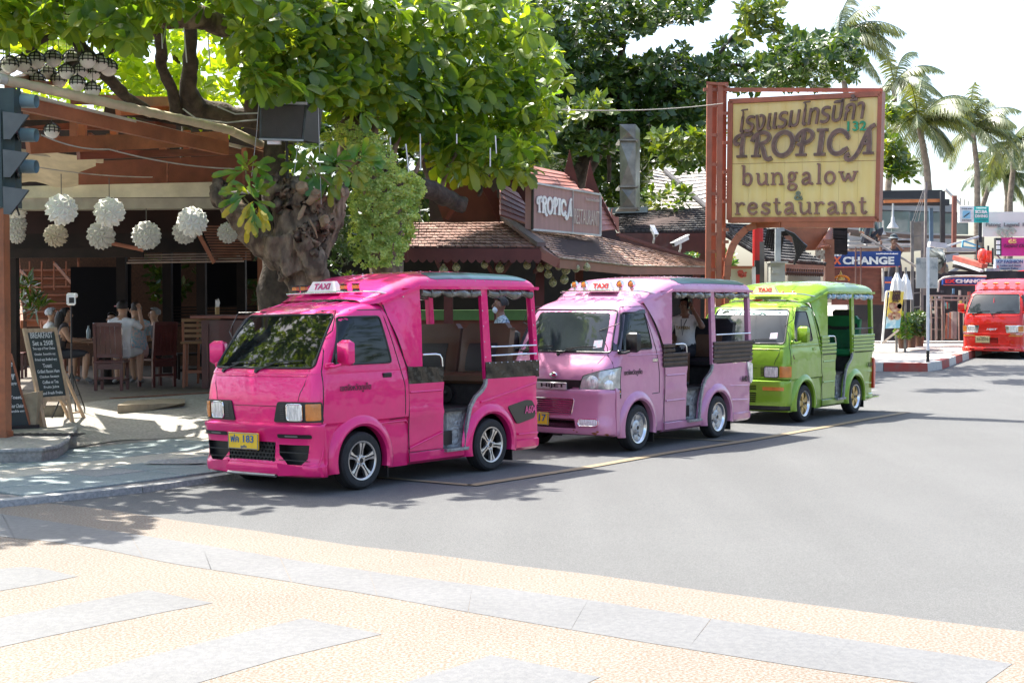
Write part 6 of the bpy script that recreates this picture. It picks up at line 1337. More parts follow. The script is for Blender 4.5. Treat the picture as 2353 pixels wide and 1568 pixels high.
# duct
dm = M("duct_steel", (.24, .23, .20), .4, metal=.55, var=.25, vs=5, dirt=.35)
t = thing("exhaust_duct", "tall square grey metal exhaust duct rising beside the tiled roof", "duct", W(*zA(797, 965), 27.5))
ys = (965, 818, 500, 390)
for y0, y1 in zip(ys, ys[1:]):
 m = MB(); a, b = W(*zA(740, y0), 27.4), W(*zA(846, y0), 27.4); c, d = W(*zA(846, y1), 27.4), W(*zA(736, y1), 27.4); k = V((.16, .85, 0)); m.add([a, b, c, d, a+k, b+k, c+k, d+k, (a+c)/2+V((0, -.05, 0))], [(0, 1, 8), (1, 2, 8), (2, 3, 8), (3, 0, 8), (5, 4, 7, 6), (1, 5, 6, 2), (4, 0, 3, 7), (3, 2, 6, 7)]); m.build("duct_section", dm, t, world=True, smooth=0)
 m = MB(); m.bar(a+V((-.03, .35, 0)), b+V((.05, .35, 0)), .86, .03); m.build("flange", dm, t, world=True)
# pale and dark shingled roofs behind
sh_w = islandmat("weathered_shingle", [(.34, .31, .27), (.46, .43, .38), (.28, .25, .22), (.50, .47, .43)], .8)
sh_d = islandmat("dark_shingle", [(.055, .05, .048), (.10, .095, .09), (.035, .033, .032), (.17, .16, .155)], .8)
t = TR2 = thing("pale_shingle_roof", "sunlit pale shingled hip roof behind the dark shingled one", "roof", W(*zA(1100, 960), 31))
shingles(t, W(*zA(862, 975), 42), W(*zA(1345, 975), 42.5), W(*zA(1042, 712), 47), W(*zA(862, 660), 47), 12, 22, sh_w, seed=11, thick=.035)
shingles(t, W(*zA(1345, 960), 42.6), W(*zA(1500, 890), 44), W(*zA(1500, 688), 48), W(*zA(1042, 700), 47.1), 11, 20, sh_w, seed=12, thick=.035)
m = MB(); m.bar(W(*zA(1040, 700), 46.6), W(*zA(1345, 965), 42.2), .14, .06); m.build("hip_cap", sh_d, t, world=True)
shingles(t, W(*zA(858, 505), 48), W(*zA(960, 500), 48), W(*zA(900, 440), 50), W(*zA(858, 425), 50), 5, 7, sh_w, seed=13)
m = MB(); m.bar(W(*zA(855, 520), 48), W(*zA(960, 545), 48), .1, .3); m.bar(W(*zA(860, 640), 46), W(*zA(990, 655), 46), .1, .18); m.build("eave_timber", wood2, t, world=True)
t = thing("dark_shingle_roof", "dark mossy shingled roof above the maroon picket screen", "roof", W(*zA(1000, 1130), 28))
shingles(t, W(*zA(735, 1132), 27.6), W(*zA(1330, 1122), 28.2), W(*zA(1330, 958), 29.4), W(*zA(705, 1000), 29.2), 11, 24, sh_d, seed=14, thick=.04)
m = MB(); m.bar(W(*zA(640, 985), 29.0), W(*zA(900, 978), 29.2), .5, .12); m.build("ridge_flashing", M("flashing_blue", (.20, .25, .25), .5), t, world=True)
t = thing("picket_screen", "maroon picket screen under the dark shingled roof", "fence", W(*zA(1000, 1330), 27.5))
for i in range(26):
 x = 742+i*27; a = W(*zA(x, 1420), 27.2+i*.03); b = W(*zA(x, 1136), 27.2+i*.03); m = MB(); m.bar(a, b, .095, .02, V((0, 1, 0))); m.build("picket", maro, t, world=True)
for y in (1165, 1300): m = MB(); m.bar(W(*zA(735, y), 27.3), W(*zA(1440, y), 28.1), .03, .05); m.build("picket_rail", maro, t, world=True)
# cameras
def cctv(lab, a, b, Y, w=.07):
 A, B = W(*zA(*a), Y), W(*zA(*b), Y-.2); t = thing("security_camera", lab, "camera", A); wm = M("camera_white", (.72, .72, .70), .4)
 m = MB(); m.bar(A, B, w, w); m.build("body", wm, t, world=True); m = MB(); d = (B-A).normalized(); m.bar(A-d*.02+V((0, 0, w*.55)), B+d*.05+V((0, 0, w*.55)), w*1.2, .015); m.build("sun_shield", wm, t, world=True)
 m = MB(); m.lathe([(.0, .01), (w*.35, .01), (w*.36, 0)], B, d, 12); m.build("lens", BLK(), t, world=True); m = MB(); m.tube([(A+B)/2, (A+B)/2-V((0, 0, .14)), (A+B)/2-V((0, -.15, .2))], .02, 6); m.build("bracket", wm, t, world=True)
cctv("white security camera pointing down in front of the picket screen", (960, 1100), (985, 1148), 26.5); cctv("white security camera pointing left, nearer the lattice pylon", (1200, 1165), (1105, 1212), 26.0, .075)
# ================================================================ tall hotel sign
rs_ = M("sign_red_steel", (.36, .105, .055), .5, var=.14, vs=5, dirt=.25)
HY = 23.4
HS = thing("hotel_sign", "tall yellow sign reading TROPICA bungalow & restaurant on a red-brown lattice pylon", "sign", V((W(1640, 640, HY).x, HY, .08)))
def zc(x, y, Y=HY): return W(*zC(x, y), Y)
gz_ = .08
for x0, x1, dy in ((232, 222, 0), (300, 290, -.05), (325, 315, .25), (262, 250, .28)):
 a = zc(x0, 200, HY+dy); b = zc(x1, 1430, HY+dy); d = (a-b); b = b-d*((b.z-gz_)/d.z); m = MB(); m.bar(b, a, .085, .085, V((0, 1, 0))); m.build("pylon_leg", rs_, HS, world=True)
for y in (335, 525, 715, 905, 1087, 1165, 1278, 1395):
 m = MB(); m.bar(zc(225, y, HY), zc(302, y, HY-.05), .05, .05); m.build("pylon_rung", rs_, HS, world=True)
 m = MB(); m.bar(zc(318, y+50, HY), zc(355, y+50, HY), .05, .05); m.build("pylon_rung", rs_, HS, world=True)
for y in (200, 232): m = MB(); m.bar(zc(192 if y > 210 else 222, y), zc(352, y-5 if y < 210 else y), .06, .05); m.build("pylon_cap", rs_, HS, world=True)
m = MB(); m.bar(zc(222, 195, HY+.1), zc(345, 207, HY), .3, .04); m.build("cap_plate", rs_, HS, world=True)
m = MB(); m.bar(zc(345, 232, HY), zc(1352, 236, HY-1.0), .05, .06); m.build("top_tube", rs_, HS, world=True)
C4 = [zc(350, 1092, HY), zc(1328, 1082, HY-1.1), zc(1350, 240, HY-1.1), zc(355, 292, HY)]
hn = (C4[1]-C4[0]).cross(C4[3]-C4[0]).normalized(); hn = hn if hn.y < 0 else -hn
C4[2] = onplane(*zC(1350, 240), C4[0], hn)
I4 = [onplane(*zC(*q), C4[0]+hn*.0, hn) for q in ((372, 1056), (1305, 1052), (1325, 280), (385, 325))]
yb = M("yellow_board", (.76, .55, .19), .55, col2=(.78, .60, .26), vs=2, stretch=(5, 5, .5));
m = MB(); m.slab(*C4, hn*-.22); m.build("sign_box", rs_, HS, world=True, smooth=0)
# enamel panels, four across and two up, with thin seams
def hq(u, v): return I4[0].lerp(I4[1], u).lerp(I4[3].lerp(I4[2], u), v)
for v0, v1 in ((0, .468), (.472, 1)):
 for k in range(8):
  a0, a1 = k/8+.0005, (k+1)/8-.0005; m = MB(); m.slab(hq(a0, v0)+hn*.012, hq(a1, v0)+hn*.012, hq(a1, v1)+hn*.012, hq(a0, v1)+hn*.012, hn*-.02); m.build("sign_panel", yb, HS, world=True, smooth=0)
for i in range(4):
 a, b = (C4[i]+I4[i])/2, (C4[(i+1) % 4]+I4[(i+1) % 4])/2; m = MB(); m.bar(a+hn*.02, b+hn*.02, (C4[i]-I4[i]).length*.72, .05, hn); m.build("sign_frame", rs_, HS, world=True)
cu = [zc(345, 1440), zc(348, 1370), zc(360, 1300), zc(385, 1235), zc(420, 1180), zc(470, 1130), zc(540, 1105), zc(700, 1100, HY-.4), zc(1295, 1102, HY-1.05)]
m = MB()
for a, b in zip(cu, cu[1:]): m.bar(a, b, .09, .11, UP)
m.build("curved_bracket", rs_, HS, world=True, smooth=0)
m = MB(); m.bar(zc(345, 1440), V((zc(345, 1440).x, HY, gz_)), .09, .09, V((0, 1, 0))); m.build("bracket_leg", rs_, HS, world=True)
brn = M("letter_brown", (.16, .085, .065), .4, var=.35, vs=10, dirt=.3); brs = M("letter_side", (.33, .24, .19), .5, var=.3, vs=12); brn2 = M("letter_brown_light", (.24, .115, .085), .5, var=.2)
off = lambda u, v: hq(u, v)+hn*.014
strokes("T", "TROPICA", GT, off, (.005, .985, .525, .22), .056, [(brs, .0, 1.3), (brn, .012, .95)], HS, .05, gap=-.06, shear=.12)
strokes("b", "bungalow", GS, off, (.07, .88, .276, .18), .031, [(brs, .0, 1.3), (brn2, .008, .95)], HS, .03, gap=.05)
strokes("&", "&", GS, off, (.445, .51, .145, .075), .028, [(M("letter_grey_green", (.16, .18, .13), .5), 0, 1)], HS, .03)
strokes("r", "restaurant", GS, off, (.03, .955, .022, .175), .031, [(brs, .0, 1.3), (brn2, .008, .95)], HS, .03, gap=.04)
m = MB(); rr_ = (C4[1]-C4[0]).normalized(); uu_ = hn.cross(rr_) if hn.cross(rr_).z > 0 else -hn.cross(rr_)
text(m, "โรงแรมโทรปิก้า", hq(.49, .885)+hn*.05, (hq(1, .93)-hq(0, .83)), uu_, (hq(.92, .5)-hq(.06, .5)).length, .40, .012, .05, shear=.18); m.build("thai_letters", brn, HS, world=True, smooth=0)
m = MB(); text(m, "132", hq(.865, .762)+hn*.03, rr_, uu_, .30, .155, .02, .025); m.build("number_letters", M("number_green", (.03, .28, .14), .5), HS, world=True, smooth=0)
# ================================================================ street behind, on the right
def FL(name, lab, cat, pts, Y, mat, d=.08, par=None, **k):
 """a flat board or panel with thickness; with par it is a part, else a thing"""
 Ys = Y if isinstance(Y, (tuple, list)) else [Y]*len(pts)
 A = [W(*q, y) for q, y in zip(pts, Ys)]; m = MB(); n = len(A); m.add(A+[p+V((0, d, 0)) for p in A], [tuple(range(n)), tuple(range(2*n-1, n-1, -1))]+[(i, (i+1) % n, n+(i+1) % n, n+i) for i in range(n)])
 o = m.build(name, mat, par, world=par is not None, smooth=0, recalc=True)
 if par is None: tag(o, lab, cat)
 return o
def rectp(f, x0, x1, y0, y1): return [f(x0, y1), f(x1, y1), f(x1, y0), f(x0, y0)]
def P2(name, a, Ya, b, Yb, w, h, mat, par):
 if Ya > 36: w, h = w*.45, h*.45
 m = MB(); m.bar(W(*a, Ya), W(*b, Yb), w, h, UP if abs(a[0]-b[0]) > abs(a[1]-b[1]) else V((0, 1, 0))); return m.build(name, mat, par, world=par is not None)
# shingled porch roof with bulb fringe
t = thing("porch_roof", "low grey shingled porch roof with a bulb fringe, right of the lattice pylon", "roof", W(*zC(700, 1370), 29))
shingles(t, W(*zC(590, 1330), 29), W(*zC(985, 1362), 30), W(*zC(560, 1105), 31.5), W(*zC(330, 1096), 31), 13, 20, sh_d, seed=21, thick=.045)
shingles(t, W(*zC(330, 1170), 29.6), W(*zC(600, 1330), 29), W(*zC(500, 1180), 30.5), W(*zC(330, 1100), 30.8), 6, 8, sh_d, seed=22, thick=.04)
P2("eave_board", zC(720, 1382), 29, zC(968, 1392), 29.9, .05, .16, wood2, t)
m = MB()
for i in range(17): c = W(*zC(728+i*14.5, 1402+i*.5), 29); m.lathe([(0, -.10), (.03, -.08), (.035, -.03), (.015, 0), (.02, .05), (.0, .06)], c, n=6)
tag(m.build("bulb_fringe", M("bulb_dark", (.08, .03, .02), .4), t, world=True), kind="stuff")
FL("wall", None, None, rectp(zC, 740, 950, 1430, 1520), 30.5, M("pale_shop_wall", (.42, .37, .30), .7), .1, t)
# slatted timber canopy and posts
t = thing("slatted_canopy", "orange-brown slatted timber canopy hanging under the yellow sign", "canopy", W(*zC(900, 1450), 33))
for i in range(11):
 y = 1122+i*14; P2("slat", zC(690+max(0, i-2)*8, y+2), 33, zC(1000-i*5, y), 33.4, .05, .055, wood2, t)
for i in range(10): P2("slat", zC(925+i*9, 1262-i*2), 32.6, zC(1022+i*.2, 1120+i*14), 33.6, .04, .05, wood2, t)
P2("post", zC(1000, 1200), 33, zC(1005, 1560), 33, .22, .22, wood2, t)
for i in range(9): P2("dark_slat", zC(1030, 1125+i*19), 33.8, zC(1118, 1130+i*20), 33.8, .03, .09, dkw, t)
FL("backing", None, None, rectp(zC, 1028, 1124, 1120, 1296), 34.1, scr, .05, t)
t = thing("hanging_board", "small pale hand-lettered board hanging on the timber post", "sign", W(*zC(948, 1300), 32)); FL("board", None, None, rectp(zC, 915, 978, 1268, 1328), 32, M("board_tan", (.42, .34, .24), .7, col2=(.16, .08, .05), vs=16, fac=(.5, .6)), .04, t)
# utility things by the pylon
t = thing("red_pole", "bright red round pole between the pylon and the grey meter box", "pole", W(*zC(542, 1475), 27)); a = W(*zC(545, 1120), 27); b = W(*zC(541, 1475), 27); m = MB(); m.tube([V((b.x, b.y, .1)), a], .10, 12); m.build("pole", M("pole_red", (.50, .02, .02), .4), t, world=True)
FL("panel", None, None, rectp(zC, 556, 586, 1215, 1500), 26.9, M("panel_grey", (.14, .13, .12), .6), .1, t)
t = thing("black_junction_box", "small black junction box on the red pole", "box", W(*zC(540, 1380), 26.7)); FL("box", None, None, rectp(zC, 526, 556, 1335, 1425), 26.7, BLK(), .1, t)
t = thing("meter_box", "pale grey electric meter cabinet with a grey conduit on top", "cabinet", V((W(*zC(675, 1475), 26.5).x, 26.5, .1)))
mb_ = M("cabinet_grey", (.42, .43, .38), .5, var=.06); b = W(*zC(675, 1350), 26.5); m = MB(); w = (W(*zC(722, 1400), 26.5)-W(*zC(628, 1400), 26.5)).x; m.box((b.x, 26.7, (b.z+.1)/2), (w, .35, b.z-.1)); m.build("cabinet", mb_, t, world=True)
m = MB(); m.box((b.x, 26.6, b.z+.01), (w+.06, .45, .03)); m.build("lid", mb_, t, world=True); FL("cover", None, None, rectp(zC, 638, 688, 1378, 1418), 26.48, mb_, .04, t)
P2("conduit", zC(671, 1350), 26.7, zC(674, 1130), 26.7, .10, .10, M("conduit_grey", (.30, .33, .34), .4), t); P2("conduit", zC(674, 1135), 26.7, zC(712, 1128), 26.7, .08, .10, M("conduit_grey", (.3, .33, .34), .4), t)
rr0 = random.Random(5)
for k in range(8):
 x0, x1 = 500+k*14, 770+k*9; top_ = 1128+k*5
 wire("black_cable", "loop of black power cable hanging behind the yellow sign" , [(*zC(x0+90, 1240+k*8), 27.5), (*zC(x0+110, top_+10), 27.4), (*zC((x0+x1)/2+60, top_), 27.3), (*zC(x1, 1180+k*6), 27.3), (*zC(x1+25, 1290-k*7), 27.4), (*zC(x1+10, 1360-k*14), 27.5)], .022, BLK(), cat="cable")["group"] = "black power cables looped behind the yellow sign"
t = thing("menu_stand", "cream menu board with a red-brown rim behind the second taxi", "board", W(*zC(385, 1475), 25)); FL("board", None, None, rectp(zC, 248, 516, 1378, 1530), 25, M("menu_cream", (.52, .50, .36), .6, col2=(.44, .46, .34), vs=3), .05, t)
P2("rim", zC(245, 1380), 24.95, zC(520, 1380), 24.95, .06, .05, wood2, t); P2("post", zC(517, 1378), 24.95, zC(519, 1560), 24.95, .06, .06, M("post_white", (.75, .76, .76), .5), t)
m = MB(); mr_d = M("menu_red", (.45, .06, .04), .5)
for (x, y, r) in ((432, 1412, .06), (425, 1430, .03), (440, 1436, .04), (458, 1432, .04), (452, 1418, .02), (466, 1415, .025)): c = W(*zC(x, y), 24.94); m.add([c+V((r*math.cos(i), 0, r*math.sin(i)*.8)) for i in range(6)], [(0, 1, 2, 3, 4, 5)])
m.quad(W(*zC(425, 1442), 24.94), W(*zC(470, 1442), 24.94), W(*zC(470, 1438), 24.94), W(*zC(425, 1438), 24.94)); m.build("painted_flowers", mr_d, t, world=True, smooth=0)
# exchange booth
exb = M("exchange_blue", (.012, .05, .22), .45, var=.08); wh = M("lettering_white", (.72, .72, .70), .5); orr = M("lettering_orange", (.75, .14, .05), .5)
t = thing("exchange_sign", "long blue CURRENCY EXCHANGE sign over the brown roller shutter", "sign", W(*zC(1230, 1375), 37)); FL("board", None, None, [zC(985, 1378), zC(1462, 1372), zC(1470, 1274), zC(985, 1280)], 37, exb, .15, t)
P2("red_edge", zC(1000, 1380), 36.95, zC(1465, 1374), 36.95, .05, .04, orr, t)
X, Z = V((1, 0, 0)), V((0, 0, 1))
def tx(par, s, f, x0, x1, y, hpx, Y, mat, bold=.03, name="lettering", shear=0.):
 a, b = W(*f(x0, y), Y-.02), W(*f(x1, y), Y-.02); h = W(*f(x0, y-hpx/2), Y).z-W(*f(x0, y+hpx/2), Y).z
 m = MB(); text(m, s, (a+b)/2, X, Z, b.x-a.x, h, bold, .02, shear=shear); m.build(name, mat, par, world=True, smooth=0)
tx(t, "CHANGE", zC, 1092, 1425, 1336, 50, 36.97, wh, .04); tx(t, "X", zC, 1030, 1082, 1336, 50, 36.97, orr, .05); tx(t, "E", zC, 985, 1024, 1336, 50, 36.97, orr, .05); tx(t, "CURRENCY", zC, 985, 1088, 1302, 14, 36.97, wh, .03); tx(t, "แลกเปลี่ยนเงินตราต่างประเทศ", zC, 1310, 1450, 1291, 10, 36.97, wh, .0)
t = thing("roller_shutter", "brown horizontally slatted roller shutter below the long blue sign", "shutter", W(*zC(1200, 1560), 37.4))
for i in range(16): P2("shutter_slat", zC(1020, 1388+i*15), 37.4, zC(1360, 1388+i*15), 37.4, .03, .145, wood, t)
t = thing("blue_poster", "blue exchange-rate poster standing right of the roller shutter", "poster", W(*zC(1385, 1560), 37.2)); FL("panel", None, None, rectp(zC, 1362, 1412, 1440, 1575), 37.2, exb, .05, t); FL("strip", None, None, rectp(zC, 1366, 1410, 1472, 1482), 37.15, orr, .02, t); FL("frame", None, None, rectp(zC, 1350, 1361, 1385, 1600), 37.2, M("pale_pillar", (.45, .43, .40), .7), .1, t)
t = thing("shrine_garland", "small golden spire draped with an orange marigold garland behind the green taxi", "ornament", W(*zC(1080, 1465), 33)); c = W(*zC(1080, 1462), 33); g_ = M("gilt", (.50, .30, .06), .4, metal=.4)
m = MB(); m.lathe([(.0, .24), (.01, .2), (.025, .17), (.03, .14), (.05, .11), (.06, .08), (.09, .05), (.10, .0), (.0, .0)], c, n=12); m.build("spire", g_, t, world=True)
m = MB(); N = 22
for i in range(N): a = math.pi*i/(N-1); m.ico(c+V((-.18*math.cos(a), -.05, .0+.10*math.sin(a)*(1 if i % 2 else .92))), .026, 1)
tag(m.build("garland", M("marigold", (.80, .22, .01), .7, var=.2), t, world=True), kind="stuff")
# frames, ladder poles, scaffold
dst = M("rusty_pole", (.16, .075, .055), .6); gr = M("scaffold_grey", (.20, .18, .16), .6, var=.3, vs=4)
t = thing("ladder", "rust-coloured pole ladder leaning on the roof edge in front of the long blue sign", "ladder", W(*zC(1190, 1480), 36.4)); P2("ladder_pole", zC(1177, 1250), 36.4, zC(1177, 1530), 36.2, .07, .07, dst, t); P2("ladder_pole", zC(1210, 1250), 36.4, zC(1210, 1530), 36.2, .07, .07, dst, t)
for y in (1290, 1340, 1390, 1440): P2("rung", zC(1177, y), 36.35, zC(1210, y), 36.35, .04, .04, dst, t)
t = thing("scaffold_tower", "narrow grey steel scaffold tower beside the white signpost", "scaffold", V((W(*zD(850, 960), 38).x, 38, .4)))
for x in (800, 812, 878, 890): P2("upright", zD(x, 252), 38+.3*(x > 870), zD(x-2 if x < 850 else x-6, 1190), 38+.3*(x > 870), .09, .09, gr, t)
for y in range(262, 1150, 110): P2("cross_bar", zD(806, y), 38, zD(885, y-8), 38, .05, .07, gr, t)
FL("scaffold_panel", None, None, rectp(zD, 815, 876, 262, 480), 38.2, M("panel_tan", (.22, .19, .15), .7, var=.3, vs=3), .05, t)
t = thing("pipe_frame", "low weathered pipe railing in front of the shop fronts beyond the signpost", "railing", V((W(*zD(1100, 1150), 39).x, 39, .4)))
pr = M("pipe_tan", (.34, .29, .24), .6)
for y in (830, 860): P2("pipe", zD(940, y), 39, zD(1250, y+4), 39, .09, .09, pr, t)
for x in (950, 985, 1035, 1165, 1205, 1230): P2("pipe_post", zD(x, 832), 39, zD(x+3, 1180), 39, .08, .08, pr, t)
for y in (920, 1000, 1090): P2("pipe", zD(950, y), 39.1, zD(1040, y+3), 39.1, .06, .06, pr, t)
t = thing("stacked_boards", "red-brown and grey boards leaning upright behind the pipe railing", "boards", V((W(*zD(1100, 1170), 39.6).x, 39.6, .4)))
for i in range(5): P2("board", zD(1078+i*14, 1165), 39.5, zD(1084+i*13, 970-i*4), 39.9, .26, .05, (wood2, gr, wood2, pr, gr)[i], t)
t = thing("corrugated_sheet", "pale corrugated sheet standing behind the scaffold", "sheet", V((W(*zD(1020, 1180), 39.8).x, 39.8, .4)))
for i in range(7): P2("rib", zD(1000+i*8, 1170), 39.9, zD(1000+i*8, 850), 39.9, .12, .06, M("sheet_pale", (.32, .31, .29), .6), t)
# dark shop interiors behind
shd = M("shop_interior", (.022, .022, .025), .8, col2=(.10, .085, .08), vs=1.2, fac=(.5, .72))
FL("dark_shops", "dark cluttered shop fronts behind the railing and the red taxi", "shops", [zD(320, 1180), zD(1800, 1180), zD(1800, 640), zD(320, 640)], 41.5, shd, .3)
rr_ = random.Random(9)
for k in range(26):
 x = rr_.uniform(930, 1240); y = rr_.uniform(760, 1080); w = rr_.uniform(8, 26); h = rr_.uniform(14, 60); c_ = ((.35, .08, .06), (.1, .2, .3), (.4, .38, .33), (.08, .22, .18), (.5, .4, .1), (.05, .05, .06), (.3, .3, .34))[k % 7]
 o = FL("shop_goods", "small %s packet or cloth hanging in the dark shop front" % ("red", "blue", "cream", "green", "yellow", "black", "grey")[k % 7], "goods", rectp(zD, x, x+w, y, y+h), 40.9+rr_.random()*.4, M("goods_%d" % (k % 7), c_, .7), .05); o["group"] = "goods hanging in the dark shop fronts"
# beer banner
t = thing("beer_banner", "leaning yellow and blue BEER BUCKET banner in a thin metal stand", "banner", V((W(*zD(650, 1200), 35.5).x, 35.5, .35)))
B4 = [W(*zD(600, 1085), 35.5), W(*zD(708, 1080), 35.5), W(*zD(742, 800), 35.3), W(*zD(632, 795), 35.3)]
m = MB(); m.slab(B4[0].lerp(B4[3], .32), B4[1].lerp(B4[2], .32), B4[2], B4[3], (0, .02, 0)); m.build("banner_top", M("banner_yellow", (.70, .52, .06), .6, col2=(.72, .58, .12), vs=3), t, world=True)
m = MB(); m.slab(B4[0], B4[1], B4[1].lerp(B4[2], .33), B4[0].lerp(B4[3], .33), (0, .02, 0)); m.build("banner_foot", M("banner_blue", (.22, .48, .60), .6, col2=(.6, .72, .75), vs=5, fac=(.45, .6)), t, world=True)
bq = lambda u, v: B4[0].lerp(B4[1], u).lerp(B4[3].lerp(B4[2], u), v)+V((0, -.02, 0)); ur = (B4[3]-B4[0])
m = MB(); text(m, "BEER", bq(.5, .90), (1, 0, -.02), ur, (B4[1]-B4[0]).length*.62, .24, .05, .01); text(m, "BUCKET", bq(.5, .79), (1, 0, -.02), ur, (B4[1]-B4[0]).length*.52, .16, .04, .01); m.build("lettering", M("banner_ink", (.05, .02, .02), .6), t, world=True, smooth=0)
m = MB();
for u, v, r in ((.5, .60, .16), (.2, .62, .07), (.8, .60, .07), (.3, .33, .10), (.7, .33, .10), (.5, .38, .06)): c = bq(u, v); m.add([c+V((r*math.cos(i*.7), 0, r*math.sin(i*.7))) for i in range(9)], [tuple(range(9))])
m.build("printed_drinks", M("banner_print", (.30, .08, .05), .6, col2=(.65, .5, .3), vs=12), t, world=True, smooth=0)
P2("stand_bar", zD(605, 800), 35.6, zD(572, 1200), 35.9, .05, .05, wh, t); P2("stand_bar", zD(572, 1200), 35.6, zD(700, 1095), 35.2, .04, .04, pr, t); P2("stand_bar", zD(605, 795), 35.5, zD(745, 805), 35.5, .04, .04, wh, t)
# closed parasols
um = M("parasol_white", (.72, .72, .72), .7, var=.06)
for (x, y0, y1, lab) in ((686, 632, 840, "closed white parasol, left one of the pair behind the beer banner"), (752, 640, 860, "closed white parasol, right one of the pair behind the beer banner")):
 Y = 36.5; c = W(*zD(x, y1), Y); tp = W(*zD(x, y0), Y); h = tp.z-c.z; t = thing("closed_parasol", lab, "parasol", V((c.x, Y, .4)), 0, "closed white parasols"); m = MB(); vs = []; n = 28; rows_ = ((0, .01), (.15, .045), (.30, .075), (.33, .10), (.6, .13), (.85, .155), (1, .17))
 m.grid(lambda u, v: V((c.x, Y, tp.z))+V((math.cos(u)*1, math.sin(u), 0))*(lambda q: q*(1+.22*math.sin(u*7)))(next(rows_[i][1]+(rows_[i+1][1]-rows_[i][1])*(v-rows_[i][0])/(rows_[i+1][0]-rows_[i][0]) for i in range(6) if rows_[i][0] <= v <= rows_[i+1][0]))-V((0, 0, h*v)), [i*2*math.pi/42 for i in range(43)], [0, .1, .2, .3, .33, .45, .6, .75, .9, 1]); m.build("canopy", um, t, world=True, smooth=60)
 m = MB(); m.tube([V((c.x, Y, .4)), V((c.x, Y, tp.z+.1))], .035, 8); m.build("pole", gr, t, world=True)
# glass-balcony building
bl = M("black_frame", (.02, .022, .024), .5); gg = M("green_glass", (.10, .14, .14), .08, var=.3, vs=.8, coat=.5)
t = thing("balcony_building", "two-storey bar with green glass balcony and black flat awnings far behind", "building", V((W(*zD(800, 400), 48).x, 48, .5)))
FL("storey_wall", None, None, rectp(zD, 300, 1130, 120, 480), 51, M("storey_grey", (.14, .16, .17), .7, col2=(.3, .32, .33), vs=.5), .3, t)
for i, (x0, x1) in enumerate(((555, 640), (645, 780), (785, 900), (905, 1030), (1040, 1130), (1150, 1240))): FL("glass_pane", None, None, rectp(zD, x0, x1, 175+i*3, 330+i*5), 47.5+i*.2, gg, .04, t)
P2("handrail", zD(540, 168), 47.4, zD(1240, 190), 48.5, .06, .08, bl, t)
P2("balcony_edge", zD(300, 330), 47, zD(800, 375), 47, .3, .3, M("edge_brown", (.10, .07, .055), .6), t); P2("balcony_edge", zD(800, 372), 47, zD(1320, 380), 48, .3, .25, M("edge_brown", (.1, .07, .055), .6), t)
FL("awning", None, None, [zD(570, 75), zD(1050, 80), zD(1040, 10), zD(560, 15)], 48, bl, 2.0, t)
FL("awning", None, None, [zD(575, 130), zD(1095, 132), zD(1095, 82), zD(575, 78)], 46.5, bl, .2, t); P2("orange_strip", zD(585, 100), 46.3, zD(1030, 92), 46.3, .08, .22, M("strip_orange", (.50, .17, .05), .5), t)
P2("post", zD(1040, 20), 46.2, zD(1040, 445), 46.2, .30, .3, bl, t); P2("post", zD(950, 150), 46.8, zD(954, 480), 46.8, .25, .25, M("post_blue", (.07, .12, .18), .5), t); P2("post", zD(1133, 55), 45.5, zD(1128, 490), 45.5, .28, .28, M("post_rust", (.17, .06, .04), .6), t)
P2("gable_edge", zD(1060, 5), 49, zD(1180, 120), 50, .1, .2, M("pale_pillar", (.45, .43, .40), .7), t)
for x in (1150, 1180, 1210, 1240): P2("roof_rail", zD(x, 60+(x-1150)*.4), 52, zD(x, 130), 52, .05, .05, gr, t)
for (x, y, r_) in ((655, 300, 46), (578, 350, 26)):
 c = W(*zD(x, y), 45); k = r_*45/ (2.0913*5278); m = MB(); m.lathe([(k, -.03), (k*.95, 0), (k*.35, k*.9), (k*.3, k*1.6), (.03, k*1.8), (.03, k*4)], c, n=16); m.build("pendant_lamp", M("pendant_metal", (.45, .44, .40), .35, metal=.5), t, world=True, smooth=40)
# flat roofs and clutter below it
t = thing("flat_roof", "low flat metal roof the worker squats on, behind the long blue sign", "roof", W(*zD(500, 470), 40))
for (a, b, w, h, mt) in ((zD(300, 405), zD(800, 395), 1.2, .10, M("roof_grey", (.35, .37, .38), .5)), (zD(300, 440), zD(800, 432), .8, .12, M("roof_white", (.55, .56, .56), .5)), (zD(310, 470), zD(800, 462), .5, .10, M("roof_rusty", (.20, .13, .10), .7)), (zD(320, 352), zD(800, 420), .3, .2, M("edge_brown", (.10, .07, .055), .6))): P2("roof_sheet", a, 40, b, 40, w, h, mt, t)
FL("wall_strip", None, None, [zD(300, 500), zD(800, 490), zD(800, 465), zD(300, 470)], 40.2, M("strip_tan", (.30, .25, .2), .7, var=.4, vs=2), .2, t)
t = thing("grey_tarpaulin", "crumpled grey-green tarpaulin bundle right of the scaffold tower", "tarpaulin", W(*zD(1005, 655), 39)); m = MB()
tp = [zD(940, 470), zD(985, 458), (zD(1040, 475)), zD(1062, 560), zD(1085, 650), zD(1000, 662), zD(955, 650), zD(935, 540)]; c = W(*zD(1005, 565), 39)
m.grid(lambda u, v: c.lerp(W(*tp[int(u) % 8], 39).lerp(W(*tp[(int(u)+1) % 8], 39), u-int(u)), v)+V((0, -.5*(1-v*v)+.08*math.sin(u*5+v*6), .03*math.sin(u*9))), [i/3 for i in range(25)], [i/6 for i in range(7)]); m.build("bundle", M("tarp_grey", (.075, .09, .09), .6, var=.3, vs=4), t, world=True, smooth=50)
